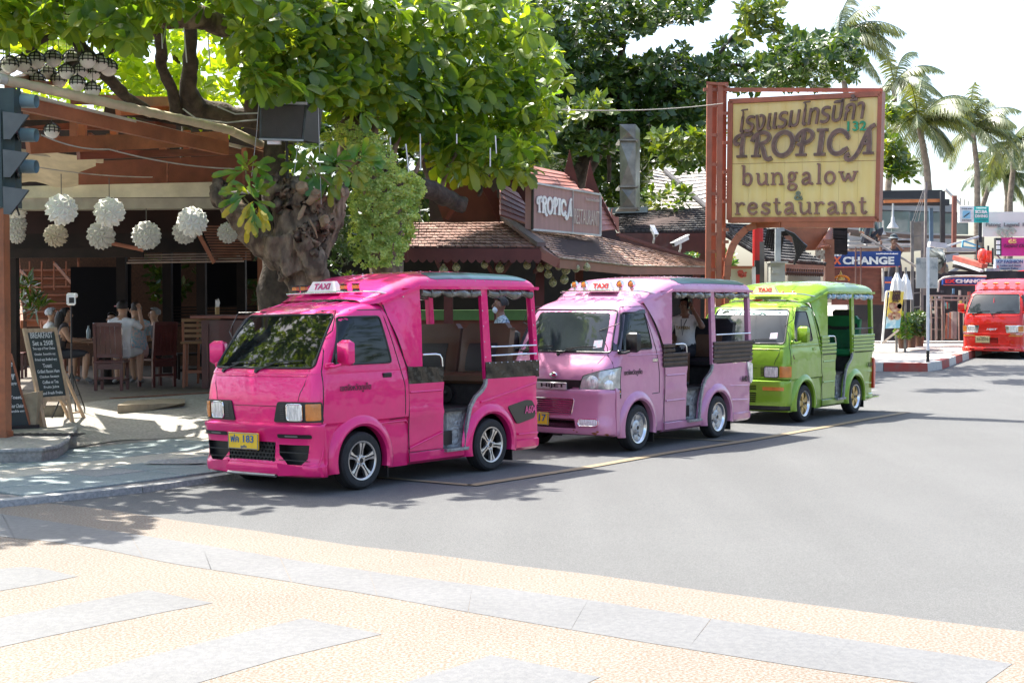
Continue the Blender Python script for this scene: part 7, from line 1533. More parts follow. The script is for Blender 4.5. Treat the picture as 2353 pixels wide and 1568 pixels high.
t = thing("red_awning", "sloping red-edged awning between the tarpaulin and the red lantern", "awning", W(*zD(1250, 640), 42)); P2("red_edge", zD(1140, 535), 42, zD(1368, 600), 41, .5, .28, M("awning_red", (.40, .09, .06), .6, var=.2), t); P2("white_edge", zD(1135, 570), 41.9, zD(1345, 638), 40.9, .3, .14, M("roof_white", (.55, .56, .56), .5), t); P2("underside", zD(1130, 600), 41.9, zD(1370, 655), 41, .3, .2, dkw, t)
t = thing("white_roof_slab", "pale roof slab under the rust-coloured post on the far buildings", "roof", W(*zD(1180, 480), 43))
for (a, b, w, h, mt) in ((zD(935, 430), zD(1060, 445), .6, .35, "roof_white"), (zD(1060, 475), zD(1300, 470), .6, .3, "pale_pillar"), (zD(1060, 450), zD(1320, 372), .2, .12, "roof_white"), (zD(1060, 545), zD(1160, 525), .5, .5, "roof_grey"), (zD(1085, 655), zD(1200, 600), .2, .2, "roof_grey"), (zD(940, 505), zD(1420, 500), .3, .15, "edge_brown")): P2("roof_sheet", a, 43, b, 43, w, h, MATS[mt], t)
P2("blue_rail", zD(1200, 405), 42, zD(1330, 450), 42, .1, .1, M("rail_blue", (.12, .42, .58), .5), t); P2("blue_rail", zD(1200, 405), 42, zD(1195, 450), 42, .1, .1, MATS["rail_blue"], t); P2("blue_rail", zD(1190, 450), 42, zD(1310, 462), 42, .1, .1, MATS["rail_blue"], t)
for x in (1310, 1395, 1430): P2("cage_post", zD(x, 400+(x-1310)*.5), 41.5, zD(x, 590), 41.5, .1, .1, bl, t)
P2("cage_rail", zD(1310, 465), 41.5, zD(1435, 500), 41.5, .08, .1, bl, t); P2("cage_rail", zD(1310, 590), 41.5, zD(1430, 600), 41.5, .08, .1, bl, t)
for k in range(9): P2("cage_bar", zD(1318+k*13, 468+k*3), 41.5, zD(1318+k*13, 592), 41.5, .03, .03, bl, t)
t = thing("red_lantern", "glossy orange-red lantern hanging left of the magenta club sign", "lantern", W(*zD(1355, 580), 40.8)); c = W(*zD(1352, 525), 40.8); m = MB(); m.lathe([(0, -.22), (.06, -.21), (.125, -.16), (.145, 0), (.125, .16), (.06, .21), (0, .22)], c, n=20); m.build("body", M("lantern_red", (.75, .05, .02), .25, coat=.8), t, world=True, smooth=60)
for k in range(5): P2("lantern_rib", zD(1388+k*8, 480), 40.6, zD(1388+k*8, 575), 40.6, .04, .04, M("lantern_red", (.75, .05, .02)), t)
m = MB(); m.lathe([(.05, .21), (.05, .26), (0, .26)], c, n=10); m.build("lantern_cap", bl, t, world=True)
# shop signs at the right
def board(name, lab, f, x0, x1, y0, y1, Y, mat, d=.15): t = thing(name, lab, "sign", W(*f((x0+x1)/2, y1), Y)); FL("board", None, None, rectp(f, x0, x1, y0, y1), Y, mat, d, t); return t
t = board("scuba_sign", "small white and teal SCUBA DIVING sign on a dark post", zD, 1170, 1284, 138, 262, 44, M("sign_white_board", (.70, .72, .72), .5)); FL("teal_panel", None, None, rectp(zD, 1284, 1400, 138, 262), 44, M("sign_teal", (.01, .42, .40), .5), .15, t)
tx(t, "SCUBA", zD, 1294, 1388, 180, 26, 43.98, wh, .05); tx(t, "DIVING", zD, 1292, 1390, 213, 24, 43.98, wh, .05); tx(t, "THAILAND", zD, 1186, 1272, 156, 9, 43.98, M("ink_dark", (.03, .05, .07), .5), .03); tx(t, "DIVERS", zD, 1192, 1264, 246, 9, 43.98, MATS["ink_dark"], .03); tx(t, "Thailand Divers", zD, 1300, 1380, 150, 10, 43.98, wh, 0); tx(t, "+66 86 4598677", zD, 1296, 1390, 245, 8, 43.96, MATS["ink_dark"], .02)
FL("picture", None, None, rectp(zD, 1198, 1258, 172, 232), 43.96, M("dive_blue", (.12, .40, .60), .4, col2=(.4, .65, .75), vs=2), .02, t); P2("diver_mark", zD(1206, 220), 43.9, zD(1250, 188), 43.9, .02, .08, MATS["ink_dark"], t); P2("post", zD(1332, 262), 44.2, zD(1330, 420), 44.2, .22, .22, bl, t)
t = board("hotel_billboard", "large pale billboard reading Patong Legend H, cut by the right edge", zD, 1350, 1760, 180, 372, 45, M("billboard_pale", (.60, .66, .60), .5, col2=(.66, .70, .66), vs=1.5)); tx(t, "Patong  Legend  H", zD, 1376, 1690, 284, 38, 44.98, M("ink_grey", (.16, .18, .17), .5), .04)
m = MB()
for sx in (-1, 1):
 for k, (dx, dy, r) in enumerate(((18, 0, .14), (42, -8, .12), (30, 10, .10), (62, -12, .05))):
  c = W(*zD(1540+sx*dx, 345+dy), 44.95); m.tube([c+V((r*math.cos(i*.6), 0, r*math.sin(i*.6))) for i in range(9)], .02, 4)
m.build("scroll_ornament", M("ornament_green", (.38, .46, .38), .6), t, world=True)
t = board("club_sign", "magenta 65 Legend Club sign below the pale billboard", zD, 1498, 1760, 380, 522, 43.5, M("club_magenta", (.50, .015, .20), .45, var=.1)); tx(t, "65", zD, 1552, 1614, 408, 34, 43.48, M("ink_gold", (.62, .42, .16), .5), .04); tx(t, "Legend Club", zD, 1516, 1700, 447, 36, 43.48, M("ink_wine", (.12, .01, .06), .5), .02, shear=.3)
m = MB(); c = W(*zD(1600, 450), 43.44); m.tube([c+V((.62*math.cos(R(a)), 0, .52*math.sin(R(a)))) for a in range(-150, 60, 15)], .025, 4); m.build("swoosh", MATS["ink_wine"], t, world=True)
FL("icon_panel", None, None, rectp(zD, 1453, 1498, 382, 522), 43.5, bl, .15, t)
for k in range(3): FL("icon", None, None, rectp(zD, 1460, 1488, 402+k*39, 432+k*39), 43.45, wh, .02, t)
t = board("tailor_sign", "pale blue KP FASHION tailor sign under the magenta one", zD, 1450, 1760, 545, 632, 43, M("tailor_blue", (.48, .60, .66), .5, col2=(.60, .68, .70), vs=2)); tx(t, "KP FASHION", zD, 1466, 1664, 566, 26, 42.98, M("ink_blue", (.04, .10, .22), .5), .03); tx(t, "Ladies and Gents", zD, 1486, 1650, 596, 14, 42.98, MATS["ink_blue"], .02); tx(t, "Custom Tailor", zD, 1480, 1630, 618, 14, 42.98, MATS["ink_blue"], .02); tx(t, "G", zD, 1462, 1476, 606, 18, 42.98, M("ink_red", (.5, .03, .03), .5), .02)
t = board("art_sign", "black Patong in Art sign with pink lettering above the red taxi", zD, 1484, 1760, 638, 728, 42.8, bl); tx(t, "Patong in Art", zD, 1488, 1662, 655, 24, 42.78, M("ink_pink", (.80, .16, .45), .5), .04, shear=.2); tx(t, "OIL PAINTING PORTRAIT", zD, 1490, 1670, 680, 10, 42.78, M("ink_lime", (.45, .50, .08), .5), .03)
FL("photo_board", "faded poster board with small pictures left of the art sign", "poster", rectp(zD, 1380, 1484, 618, 740), 42.4, M("poster_faded", (.42, .46, .46), .6, col2=(.20, .28, .32), vs=4, fac=(.5, .65)), .1)
t = board("small_exchange_sign", "small blue EXCHANGE sign under a pale pipe near the red taxi", zD, 1046, 1378, 692, 745, 40, exb); tx(t, "CHANGE", zD, 1142, 1370, 718, 30, 39.98, wh, .05); tx(t, "EX", zD, 1064, 1140, 718, 30, 39.98, M("lettering_red", (.65, .04, .03), .5), .05); P2("lower_edge", zD(1050, 748), 39.95, zD(1380, 748), 39.95, .05, .04, orr, t)
t = thing("pale_pipe", "pale curved gutter pipe above the small exchange sign", "pipe", W(*zD(1020, 740), 39.5)); m = MB(); m.tube([W(*zD(x, y), 39.5) for x, y in ((1005, 800), (1012, 715), (1050, 690), (1120, 680), (1250, 678), (1380, 680))], .03, 8); m.build("pipe", M("pipe_cream", (.50, .47, .42), .5), t, world=True, smooth=50)
# mast with cables
t = thing("cable_mast", "tall grey mast with steel stays behind the scaffold tower", "mast", V((W(*zC(1630, 1200), 40).x, 40, .4))); P2("mast", zC(1632, 830), 40, zC(1622, 1560), 40, .14, .14, gr, t)
for x0, x1 in ((1625, 1555), (1628, 1580), (1618, 1540)): P2("stay", zC(x0, 870), 40, zC(x1, 1090), 39.5, .03, .03, gr, t)
# blue smoke is left to the air; small plants in wicker tubs in front of the scaffold are with the vegetation
# second red taxi behind the first
c5 = copy_thing(van4, (van4.location.x+2.45, van4.location.y+4.4, van4.location.z+.08), van4.rotation_euler.z+R(-2), "red taxi parked right behind the facing red one, only its roof showing"); c5.location.z = hz(0, c5.location.y)+.25
van4.location.z = hz(0, van4.location.y)
# ================================================================ trees and plants
class Leaves:
 def __init__(s, seed=1): s.v = []; s.f = []; s.r = random.Random(seed)
 def leaf(s, b, d, up, L, wd, cup=.25, droop=.25):
  d = d.normalized(); sx = d.cross(up)
  if sx.length < 1e-3: sx = d.orthogonal()
  sx.normalize(); n = sx.cross(d).normalized(); k = len(s.v); g = -UP*L*droop
  c = [b, b+d*L*.34+g*.08, b+d*L*.68+g*.36, b+d*L*.92+g*.7, b+d*L+g*.85]; ws = (0, .6, 1, .80)
  s.v += [tuple(c[0])]
  for i in (1, 2, 3):
   e = sx*wd*.5*ws[i]; h = n*wd*cup*ws[i]*.5
   s.v += [tuple(c[i]), tuple(c[i]+e+h), tuple(c[i]-e+h)]
  s.v += [tuple(c[4])]
  s.f += [(k, k+2, k+1), (k, k+1, k+3), (k+1, k+2, k+5, k+4), (k+1, k+4, k+6, k+3), (k+4, k+5, k+8, k+7), (k+4, k+7, k+9, k+6), (k+7, k+8, k+10), (k+7, k+10, k+9)]
 def leaf2(s, b, d, up, L, wd):
  d = d.normalized(); sx = d.cross(up)
  if sx.length < 1e-3: sx = d.orthogonal()
  sx.normalize(); n = sx.cross(d).normalized(); k = len(s.v); m_ = b+d*L*.55-n*wd*.12
  s.v += [tuple(b), tuple(m_+sx*wd*.5+n*wd*.15), tuple(b+d*L), tuple(m_-sx*wd*.5+n*wd*.15), tuple(m_)]; s.f += [(k, k+1, k+4), (k+1, k+2, k+4), (k+2, k+3, k+4), (k+3, k, k+4)]
 def rosette(s, c, ax, L, n=9, spread=1.0, simple=False, ratio=.56):
  r = s.r; ax = ax.normalized(); a0 = ax.orthogonal().normalized(); b0 = ax.cross(a0); ph = r.random()*6
  for i in range(n):
   a = ph+i*2.4; el = r.uniform(-.35, .9)/spread; d = (a0*math.cos(a)+b0*math.sin(a))*math.cos(el)+ax*math.sin(el); l = L*r.uniform(.6, 1.15)
   up = ax+V((r.uniform(-.5, .5), r.uniform(-.5, .5), r.uniform(-.2, .5)))
   (s.leaf2(c+d*L*.08, d, up, l, l*ratio) if simple else s.leaf(c+d*L*.10, d, up, l, l*ratio, .25, r.uniform(.1, .55)))
 def build(s, name, mat, par=None, world=True, kind="stuff"):
  me = bpy.data.meshes.new(name); me.from_pydata(s.v, [], s.f); me.materials.append(mat); me.shade_smooth(); o = link_mesh(name, me, par, world)
  if kind: o["kind"] = kind
  return o
def inpoly(p, poly):
 x, y = p; c = False; j = len(poly)-1
 for i in range(len(poly)):
  xi, yi = poly[i]; xj, yj = poly[j]
  if (yi > y) != (yj > y) and x < (xj-xi)*(y-yi)/(yj-yi)+xi: c = not c
  j = i
 return c
def fill(L, poly, depth, n, size, seed, nl=9, simple=False, gap=0., ratio=.56, jit=1.2):
 """leaf clusters spread through the part of a crown seen inside an outline"""
 r = random.Random(seed); xs = [p[0] for p in poly]; ys = [p[1] for p in poly]; k = 0; tries = 0; out = []
 while k < n and tries < n*12:
  tries += 1; x, y = r.uniform(min(xs), max(xs)), r.uniform(min(ys), max(ys))
  if not inpoly((x, y), poly): continue
  if gap and noise.noise(V((x/75, y/75, seed))) > .5-gap*1.0: continue
  D = depth(x, y) if callable(depth) else depth; p = W(x, y, D+r.uniform(-jit, jit)); out.append(p)
  L.rosette(p, V((r.uniform(-.7, .7), r.uniform(-1, .1), r.uniform(.1, 1))), size*r.uniform(.75, 1.2), nl, 1, simple, ratio); k += 1
 return out
bark = M("bark", (.09, .058, .038), .9, col2=(.36, .26, .17), vs=9, fac=(.38, .66), bump=1, bs=26, stretch=(1, 1, .5), dirt=.5)
bark_d = M("bark_dark", (.035, .026, .02), .9, col2=(.09, .068, .05), vs=8, bump=1, bs=24)
cutw = M("cut_wood", (.22, .14, .075), .85, col2=(.40, .29, .17), vs=7, bump=.5, bs=30, dirt=.4)
lf_a = leafmat("almond_leaf", (.045, .105, .022), (.085, .16, .03), (.16, .23, .05), .56, .34)
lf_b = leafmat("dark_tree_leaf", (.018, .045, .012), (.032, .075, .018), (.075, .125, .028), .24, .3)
lf_c = leafmat("sun_tinted_leaf", (.10, .19, .02), (.16, .26, .03), (.25, .34, .04), .62, .4)  # yellower leaf, the sun shining on it put into the colour
lf_v = leafmat("creeper_leaf", (.17, .27, .07), (.30, .42, .13), (.47, .57, .25), .3, .5, 6)
lf_e = leafmat("epiphyte_leaf", (.03, .11, .018), (.06, .17, .03), (.20, .23, .03), .35, .28, 4)
lf_p = leafmat("palm_leaf", (.04, .07, .03), (.07, .105, .045), (.12, .145, .06), .18, .35, .4)
def limb(name, pts, par, mat, n=10, rough=.12, seed=0):
 """pts: (px, py, Y, radius in view pixels)"""
 P_ = []; Rr = []
 for a, b in zip(pts, pts[1:]):
  for k in range(6): t = k/6; q = [x+(y-x)*t for x, y in zip(a, b)]; P_.append(W(q[0], q[1], q[2])); Rr.append(q[3]*q[2]/3267)
 a = pts[-1]; P_.append(W(a[0], a[1], a[2])); Rr.append(a[3]*a[2]/3267)
 for i in range(len(P_)): v = noise.noise_vector(P_[i]*2.2+V((seed, 0, 0))); P_[i] += v*Rr[i]*.5; Rr[i] *= 1+rough*noise.noise(P_[i]*5)
 m = MB(); m.tube(P_, Rr, n); o = m.build(name, mat, par, world=True, smooth=60)
 for v in o.data.vertices: w = noise.noise(v.co*9+V((seed, 3, 1))); v.co += v.normal*w*.012*(1+Rr[0]*12)
 return o
# ---- the big broad-leaved tree
TA = thing("almond_tree", "huge broad-leaved tree spreading bright green leaves over the restaurant and taxis", "tree", (-3.3, 19.5, .36))
limb("branch", [(300, -30, 17.5, 30), (335, 20, 17.6, 27), (390, 38, 17.6, 24), (470, 40, 17.8, 27), (525, 60, 18, 26), (548, 80, 18.1, 20)], TA, bark, 12)
limb("branch", [(340, 30, 17.8, 20), (365, 75, 18, 14), (372, 150, 18.4, 13), (398, 215, 18.8, 13), (412, 262, 19, 16)], TA, bark_d)
limb("branch", [(330, 75, 17.7, 9), (285, 105, 17.6, 8), (240, 125, 17.5, 6), (150, 150, 17.4, 4)], TA, bark_d)
limb("branch", [(436, 50, 18.4, 13), (438, 130, 18.6, 16), (432, 200, 18.9, 20), (450, 250, 19.2, 30), (520, 268, 19.4, 26), (600, 275, 19.5, 24), (640, 290, 19.5, 30), (640, 420, 19.4, 34), (640, 560, 19.4, 36), (640, 900, 19.4, 42)], TA, bark_d, 12, .2)
limb("branch", [(560, 170, 18.8, 10), (568, 230, 19.2, 16), (590, 270, 19.4, 20)], TA, bark_d)
limb("branch", [(130, -20, 16.8, 12), (155, 50, 17, 16), (190, 110, 17.2, 15), (230, 165, 17.4, 14), (290, 225, 17.8, 13), (345, 262, 18.2, 12)], TA, bark_d)
limb("branch", [(60, 120, 17.2, 5), (100, 92, 17, 7), (155, 60, 16.9, 9)], TA, bark_d)
for i, (pts) in enumerate((((862, 420, 18.6, 16), (855, 330, 18.8, 11), (868, 280, 19, 8), (840, 200, 19.5, 6)), ((890, 420, 18.8, 12), (905, 340, 19.2, 8), (930, 270, 19.6, 5), (960, 200, 20, 4)), ((935, 440, 19, 8), (960, 380, 19.4, 5), (985, 320, 19.8, 4)), ((1010, 440, 19.6, 7), (1030, 380, 20, 5), (1060, 330, 20.4, 4)), ((1000, 450, 19.6, 6), (975, 390, 19.8, 4), (965, 350, 20, 3)), ((700, 300, 18.4, 12), (690, 220, 18.4, 8), (720, 120, 18.4, 6)), ((1100, 450, 20.5, 5), (1120, 380, 21, 4), (1150, 300, 21.5, 3)))): limb("branch", pts, TA, M("young_bark", (.20, .12, .075), .8, var=.2, vs=6) if i < 5 else bark_d, 8, seed=i)
limb("branch", [(880, 400, 18.7, 26), (940, 425, 19, 23), (1000, 440, 19.4, 21), (1045, 458, 19.7, 19), (1068, 468, 19.8, 17)], TA, bark_d, 12, .25)
rnd = random.Random(3)
crown = Leaves(11)
DA = lambda x, y: 16.4 if x < 500 else 16.4+(x-500)/750*6.6
pA = [(-60, -40), (-60, 95), (30, 105), (90, 70), (150, 90), (205, 55), (260, 95), (325, 105), (340, 60), (420, 15), (505, 15), (530, 60), (560, 150), (600, 215), (680, 250), (760, 265), (830, 262), (900, 300), (960, 325), (1010, 375), (1075, 402), (1150, 400), (1210, 380), (1240, 330), (1262, 262), (1296, 190), (1290, 140), (1240, 60), (1200, -40)]
fill(crown, pA, DA, 1050, .235, 5, 9)
fill(crown, [(520, -30), (1180, -30), (1230, 90), (1200, 300), (1000, 330), (760, 240), (600, 190)], lambda x, y: DA(x, y)-.4, 330, .24, 6, 9)
fill(crown, [(1000, 320), (1235, 320), (1225, 395), (1150, 410), (1010, 385)], lambda x, y: 20.8, 90, .24, 16, 9)
# the part of the crown above and left of the picture, held to where its shade falls
bound = [(-12, 9.6), (-5, 10.25), (-3.1, 10.6), (-2.9, 11.8), (-2.0, 12.15), (-.7, 12.45), (.5, 12.9)]
def shade_ok(p):
 k = math.cos(R(SUN_EL))/math.sin(R(SUN_EL)); sx_ = p.x-sd.x/sd.z*p.z; sy_ = p.y-sd.y/sd.z*p.z
 if sx_ > .2: return False
 for a, b in zip(bound, bound[1:]):
  if a[0] <= sx_ <= b[0]: return sy_ > a[1]+(b[1]-a[1])*(sx_-a[0])/(b[0]-a[0])+noise.noise(V((sx_*2.5, sy_*2.5, 0)))*.5
 return True
k = 0
while k < 1000:
 p = V((rnd.uniform(-13, -2.6), rnd.uniform(11.5, 20), rnd.uniform(5.2, 8.2)))
 if noise.noise(p*.7) > .30: k += .3; continue
 if not shade_ok(p): continue
 # keep it above the frame
 fy = (p.z-CH)/p.y
 if abs(p.x) < .38*p.y and fy < .235: continue
 crown.rosette(p, V((rnd.uniform(-.6, .6), rnd.uniform(-.6, .6), 1)), .30, 8); k += 1
crown.build("crown", lf_a, TA)
back = Leaves(12)
fill(back, [(0, -20), (660, -20), (700, 240), (640, 300), (420, 270), (250, 250), (190, 190), (60, 130), (0, 120)], lambda x, y: 22.5, 430, .26, 8, 8, True, .2)
tb = thing("garden_tree", "sunlit yellow-green tree standing behind the roller awning, seen between the dark trunks", "tree", (-5.5, 23.5, .36)); fill(back, [(-20, 180), (640, 200), (640, 360), (-20, 350)], lambda x, y: 27, 150, .26, 19, 8, True, .15); back.build("crown", lf_c, tb); limb("trunk", [(420, 560, 23.5, 14), (430, 300, 23.5, 12), (400, 120, 23.5, 9), (430, 0, 23.5, 6)], tb, bark_d)
# tubes of light hanging in the tree
for i, (x0, y0, x1, y1, Y) in enumerate(sorted(((146, 0, 148, 80, 16.3), (104, 4, 104, 43, 16.3), (371, 69, 373, 112, 17.2), (422, 64, 429, 144, 17.2), (477, 76, 483, 155, 17.4), (532, 75, 537, 142, 17.4), (896, 316, 898, 375, 18.3), (932, 331, 939, 399, 18.3), (965, 308, 966, 389, 18.6), (1049, 308, 1049, 330, 19), (1138, 312, 1140, 353, 19.4), (1126, 340, 1126, 383, 19.4), (635, 176, 637, 236, 17.2), (620, 190, 621, 225, 17.2)))):
 m = MB(); m.tube([W(x0, y0, Y), W(x1, y1, Y)], .0085, 6); tag(m.build("light_stick", M("stick_white", (.75, .77, .78), .3)), "thin white light stick, %s from the left of those hanging in the big tree" % ("first second third fourth fifth sixth seventh eighth ninth tenth eleventh twelfth thirteenth fourteenth".split()[i]), "light stick", "thin white light sticks hanging in the big tree")
# ---- the cut trunk in front of it
def zG(x, y): return ((700+x/2.091)/1.6156, (400+y/2.091)/1.6156)
SY = 17.3
SP = thing("cut_tree", "massive gnarled cut-back tree trunk with sawn arms, rising behind the pink taxi", "tree", V((W(735, 900, SY).x, SY, .085)))
mb = MB()
def lump(pts):
 P_ = [W(*zG(x, y), SY+dy) for x, y, r, dy in pts]; Rr = [r/2.091/5278*SY for x, y, r, dy in pts]; Q = []; RR = []
 for i in range(len(P_)-1):
  for k in range(5): Q.append(P_[i].lerp(P_[i+1], k/5)); RR.append(Rr[i]+(Rr[i+1]-Rr[i])*k/5)
 Q.append(P_[-1]); RR.append(Rr[-1]); mb.tube(Q, RR, 14)
lump([(1010, 1700, 150, 0), (960, 1450, 140, 0), (900, 1260, 175, 0), (840, 1080, 250, 0), (820, 900, 230, 0), (800, 740, 205, 0), (790, 620, 160, 0), (760, 570, 120, 0)])
lump([(760, 1150, 150, -.1), (600, 1080, 120, -.1), (470, 950, 100, -.15), (340, 800, 88, -.15), (240, 690, 82, -.1), (215, 610, 60, -.1), (225, 560, 34, -.1), (205, 515, 24, -.1)])
lump([(980, 1100, 120, .1), (1080, 900, 105, .1), (1140, 760, 90, .15), (1180, 660, 62, .2), (1165, 600, 45, .2)])
lump([(870, 760, 110, -.25), (890, 660, 95, -.3), (870, 600, 66, -.32)]); lump([(940, 800, 80, -.3), (985, 700, 62, -.35), (1000, 650, 46, -.38)])
lump([(980, 980, 95, -.25), (1040, 920, 70, -.35), (1065, 880, 50, -.40)]); lump([(700, 700, 110, -.15), (640, 620, 80, -.1), (640, 560, 60, 0)]); lump([(700, 980, 120, -.28), (720, 1120, 110, -.25), (800, 1300, 120, -.2)])
lump([(860, 920, 70, -.48), (900, 1020, 80, -.45), (960, 1180, 90, -.35), (1010, 1400, 90, -.2)])
tr_ = mb.build("trunk", bark, SP, world=True, smooth=0)
md = tr_.modifiers.new("r", 'REMESH'); md.mode = 'VOXEL'; md.voxel_size = .028
bpy.context.view_layer.update(); me = bpy.data.meshes.new_from_object(tr_.evaluated_get(bpy.context.evaluated_depsgraph_get())); tr_.modifiers.clear(); tr_.data = me
for v in me.vertices:
 p = v.co; w = noise.fractal(V((p.x*3.2, p.y*3.2, p.z*1.5)), .8, 2.2, 4)*.085+abs(noise.noise(V((p.x*8, p.y*8, p.z*2.5))))*.075-abs(noise.noise(V((p.x*17, p.y*17, p.z*7))))*.03; v.co = p+v.normal*(w-.025)
me.materials.clear(); me.materials.append(bark); me.shade_smooth()
for (x, y, rx, ry, dy, nx) in ((872, 605, 44, 38, -.55, (-.15, -.8, .35)), (990, 655, 32, 30, -.62, (.25, -.8, .4)), (1068, 868, 26, 38, -.66, (.5, -.8, .2)), (265, 680, 16, 18, -.30, (0, -1, .1)), (1195, 655, 25, 40, -.1, (.8, -.6, .2))):
 c = W(*zG(x, y), SY+dy); n = V(nx).normalized(); a = n.cross(UP).normalized(); b = a.cross(n); s_ = 1/2.091/5278*SY; m = MB(); N = 18
 ring = lambda f, h: [c+n*h+a*(math.cos(i*6.283/N)*rx*s_*f*(1+.12*math.sin(i*2.1)))+b*(math.sin(i*6.283/N)*ry*s_*f*(1+.1*math.cos(i*1.7))) for i in range(N)]
 vs = ring(1.12, -.10)+ring(1.05, .0)+ring(.85, .012)+ring(.4, .006)+[c+n*.004]; fs = []
 for k in range(3):
  for i in range(N): j = (i+1) % N; fs.append((k*N+i, k*N+j, (k+1)*N+j, (k+1)*N+i))
 for i in range(N): fs.append((3*N+i, 3*N+(i+1) % N, 4*N))
 m.add(vs, fs); m.build("sawn_face", cutw, SP, world=True, smooth=40, recalc=True)
for pts in (((900, 760, -.62, 20), (870, 830, -.66, 28), (850, 870, -.66, 14)), ((930, 740, -.6, 34), (960, 700, -.64, 44), (1005, 690, -.64, 28)), ((940, 870, -.60, 9), (975, 930, -.60, 14), (1000, 1010, -.53, 6))):
 m = MB(); m.tube([W(*zG(x, y), SY+dy+.03) for x, y, dy, r in pts], [r*.7/2.091/5278*SY for x, y, dy, r in pts], 9); m.build("bare_wood", cutw, SP, world=True, smooth=60)
# big-leaved plants growing on it
def epi(name, lab, whorls, seed, stems):
 r = random.Random(seed); t = thing(name, lab, "plant", W(*zG(*stems[0][0]), SY-.4)); L = Leaves(seed); L2 = Leaves(seed+1)
 for st in stems: m = MB(); m.tube([W(*zG(x, y), SY-.5+.0) for x, y in st], .012, 6); m.build("stem", M("stem_green", (.16, .14, .05), .7), t, world=True)
 n = 0
 for (x, y, cnt, ln_, a0, a1, dy, yel) in whorls:
  c = W(*zG(x, y), SY-.5+dy)
  for i in range(cnt):
   a = R(a0+(a1-a0)*(i+.5)/cnt+r.uniform(-9, 9)); d = V((math.cos(a), r.uniform(-.75, .35), math.sin(a))); q = Leaves(1); l = ln_/2.091/5278*SY*r.uniform(.75, 1.0)
   q.leaf(c+V((r.uniform(-.06, .06), r.uniform(-.08, .04), r.uniform(-.06, .06))), d, V((-d.z*.3, -1, .45)), l, l*.31, .22, .18); me = bpy.data.meshes.new("leaf"); me.from_pydata(q.v, [], q.f); me.materials.append(lf_e if not yel or r.random() > yel else MATS["yellow_leaf"]); me.shade_smooth(); link_mesh("leaf", me, t, True); n += 1
 return t
leafmat("yellow_leaf", (.30, .24, .03), (.36, .30, .04), (.22, .26, .03), .35, .5, 9)
epi("epiphyte", "leafy green plant with yellowing lower leaves growing from the cut trunk's left arm", ((440, 470, 7, 150, 10, 175, 0, 0), (490, 470, 5, 190, -25, 60, -.05, 0), (400, 520, 4, 190, 150, 240, 0, 0), (480, 600, 7, 150, -60, 110, -.1, .05), (430, 640, 6, 170, 120, 250, -.1, .1), (540, 690, 8, 150, -50, 120, -.12, .2), (500, 760, 9, 160, 200, 330, -.15, .5), (480, 860, 7, 140, 230, 310, -.18, .75), (390, 700, 5, 170, 170, 235, -.1, .1), (560, 830, 5, 130, 235, 310, -.15, .6)), 41, (((600, 780), (520, 700), (470, 600), (440, 480)), ((560, 840), (500, 780), (430, 700))))
epi("epiphyte", "large dark-leaved plant spreading from the top of the cut trunk below the speaker", ((1150, 440, 11, 190, -10, 190, 0, 0), (1170, 470, 9, 150, 190, 350, -.2, 0), (930, 420, 8, 180, 60, 250, .25, .0), (1000, 520, 8, 180, 180, 320, .1, 0), (1320, 390, 9, 210, -30, 110, -.05, .0), (1380, 400, 6, 190, -50, 30, -.15, 0), (1100, 560, 8, 170, 215, 330, .1, 0), (1290, 480, 6, 170, 240, 340, 0, 0), (830, 400, 6, 150, 80, 230, .3, 0), (1220, 330, 3, 80, 40, 140, -.1, 1)), 43, (((1140, 640), (1150, 540), (1150, 440)), ((1150, 560), (1250, 470), (1330, 390)), ((1100, 600), (1000, 500), (930, 420))))
# ---- creeper over the second trunk
CT = thing("creeper_trunk", "upright trunk smothered in tiny pale green creeper leaves, right of the cut trunk", "tree", V((W(870, 900, 18.8).x, 18.8, .085)))
limb("trunk", [(895, 900, 18.9, 40), (892, 700, 18.9, 36), (885, 560, 18.9, 38), (870, 450, 18.9, 45), (840, 360, 19, 50), (800, 290, 19.2, 40), (780, 240, 19.4, 26)], CT, bark, 14, .3)
cl = Leaves(21)
for poly, n in (([(745, 300), (800, 275), (850, 300), (900, 335), (915, 380), (960, 400), (985, 430), (975, 455), (960, 490), (952, 540), (935, 570), (915, 610), (820, 616), (800, 560), (805, 500), (795, 450), (815, 380), (790, 330), (735, 320)], 9500), ([(830, 380), (960, 410), (978, 440), (940, 540), (900, 605), (825, 605), (810, 500)], 6500), ([(655, 300), (665, 300), (672, 400), (655, 395)], 60), ([(675, 320), (690, 320), (694, 390), (680, 390)], 60)):
 xs = [p[0] for p in poly]; ys = [p[1] for p in poly]; k = 0; r = random.Random(len(poly))
 while k < n:
  x, y = r.uniform(min(xs), max(xs)), r.uniform(min(ys), max(ys))
  if not inpoly((x+noise.noise(V((x/14, y/14, 1)))*9, y), poly): continue
  k += 1
  if noise.noise(V((x/16, y/16, 4))) > .26: continue
  cx_ = 880+.0*(y-450); bul = max(0, 1-((x-cx_)/110)**2)**.5; p = W(x, y, 18.75-.42*bul-.12*noise.noise(V((x/22, y/22, 0)))-r.random()*.10)
  cl.leaf2(p, V((r.uniform(-1, 1), r.uniform(-.8, .1), r.uniform(-1, .3))), V((r.uniform(-.6, .6), -1, r.uniform(-.3, .8))), r.uniform(.026, .045), r.uniform(.024, .040))
cl.build("creeper", lf_v, CT)
for i in range(26):   # loose trailing strands
 x = rnd.uniform(930, 975); y = rnd.uniform(440, 520); m = MB(); a = W(x, y, 18.45); m.tube([a, a+V((rnd.uniform(-.05, .1), -.05, -.15)), a+V((rnd.uniform(-.05, .12), -.05, -rnd.uniform(.25, .5)))], .003, 4); m.build("strand", M("strand_brown", (.14, .10, .05), .8), CT, world=True)
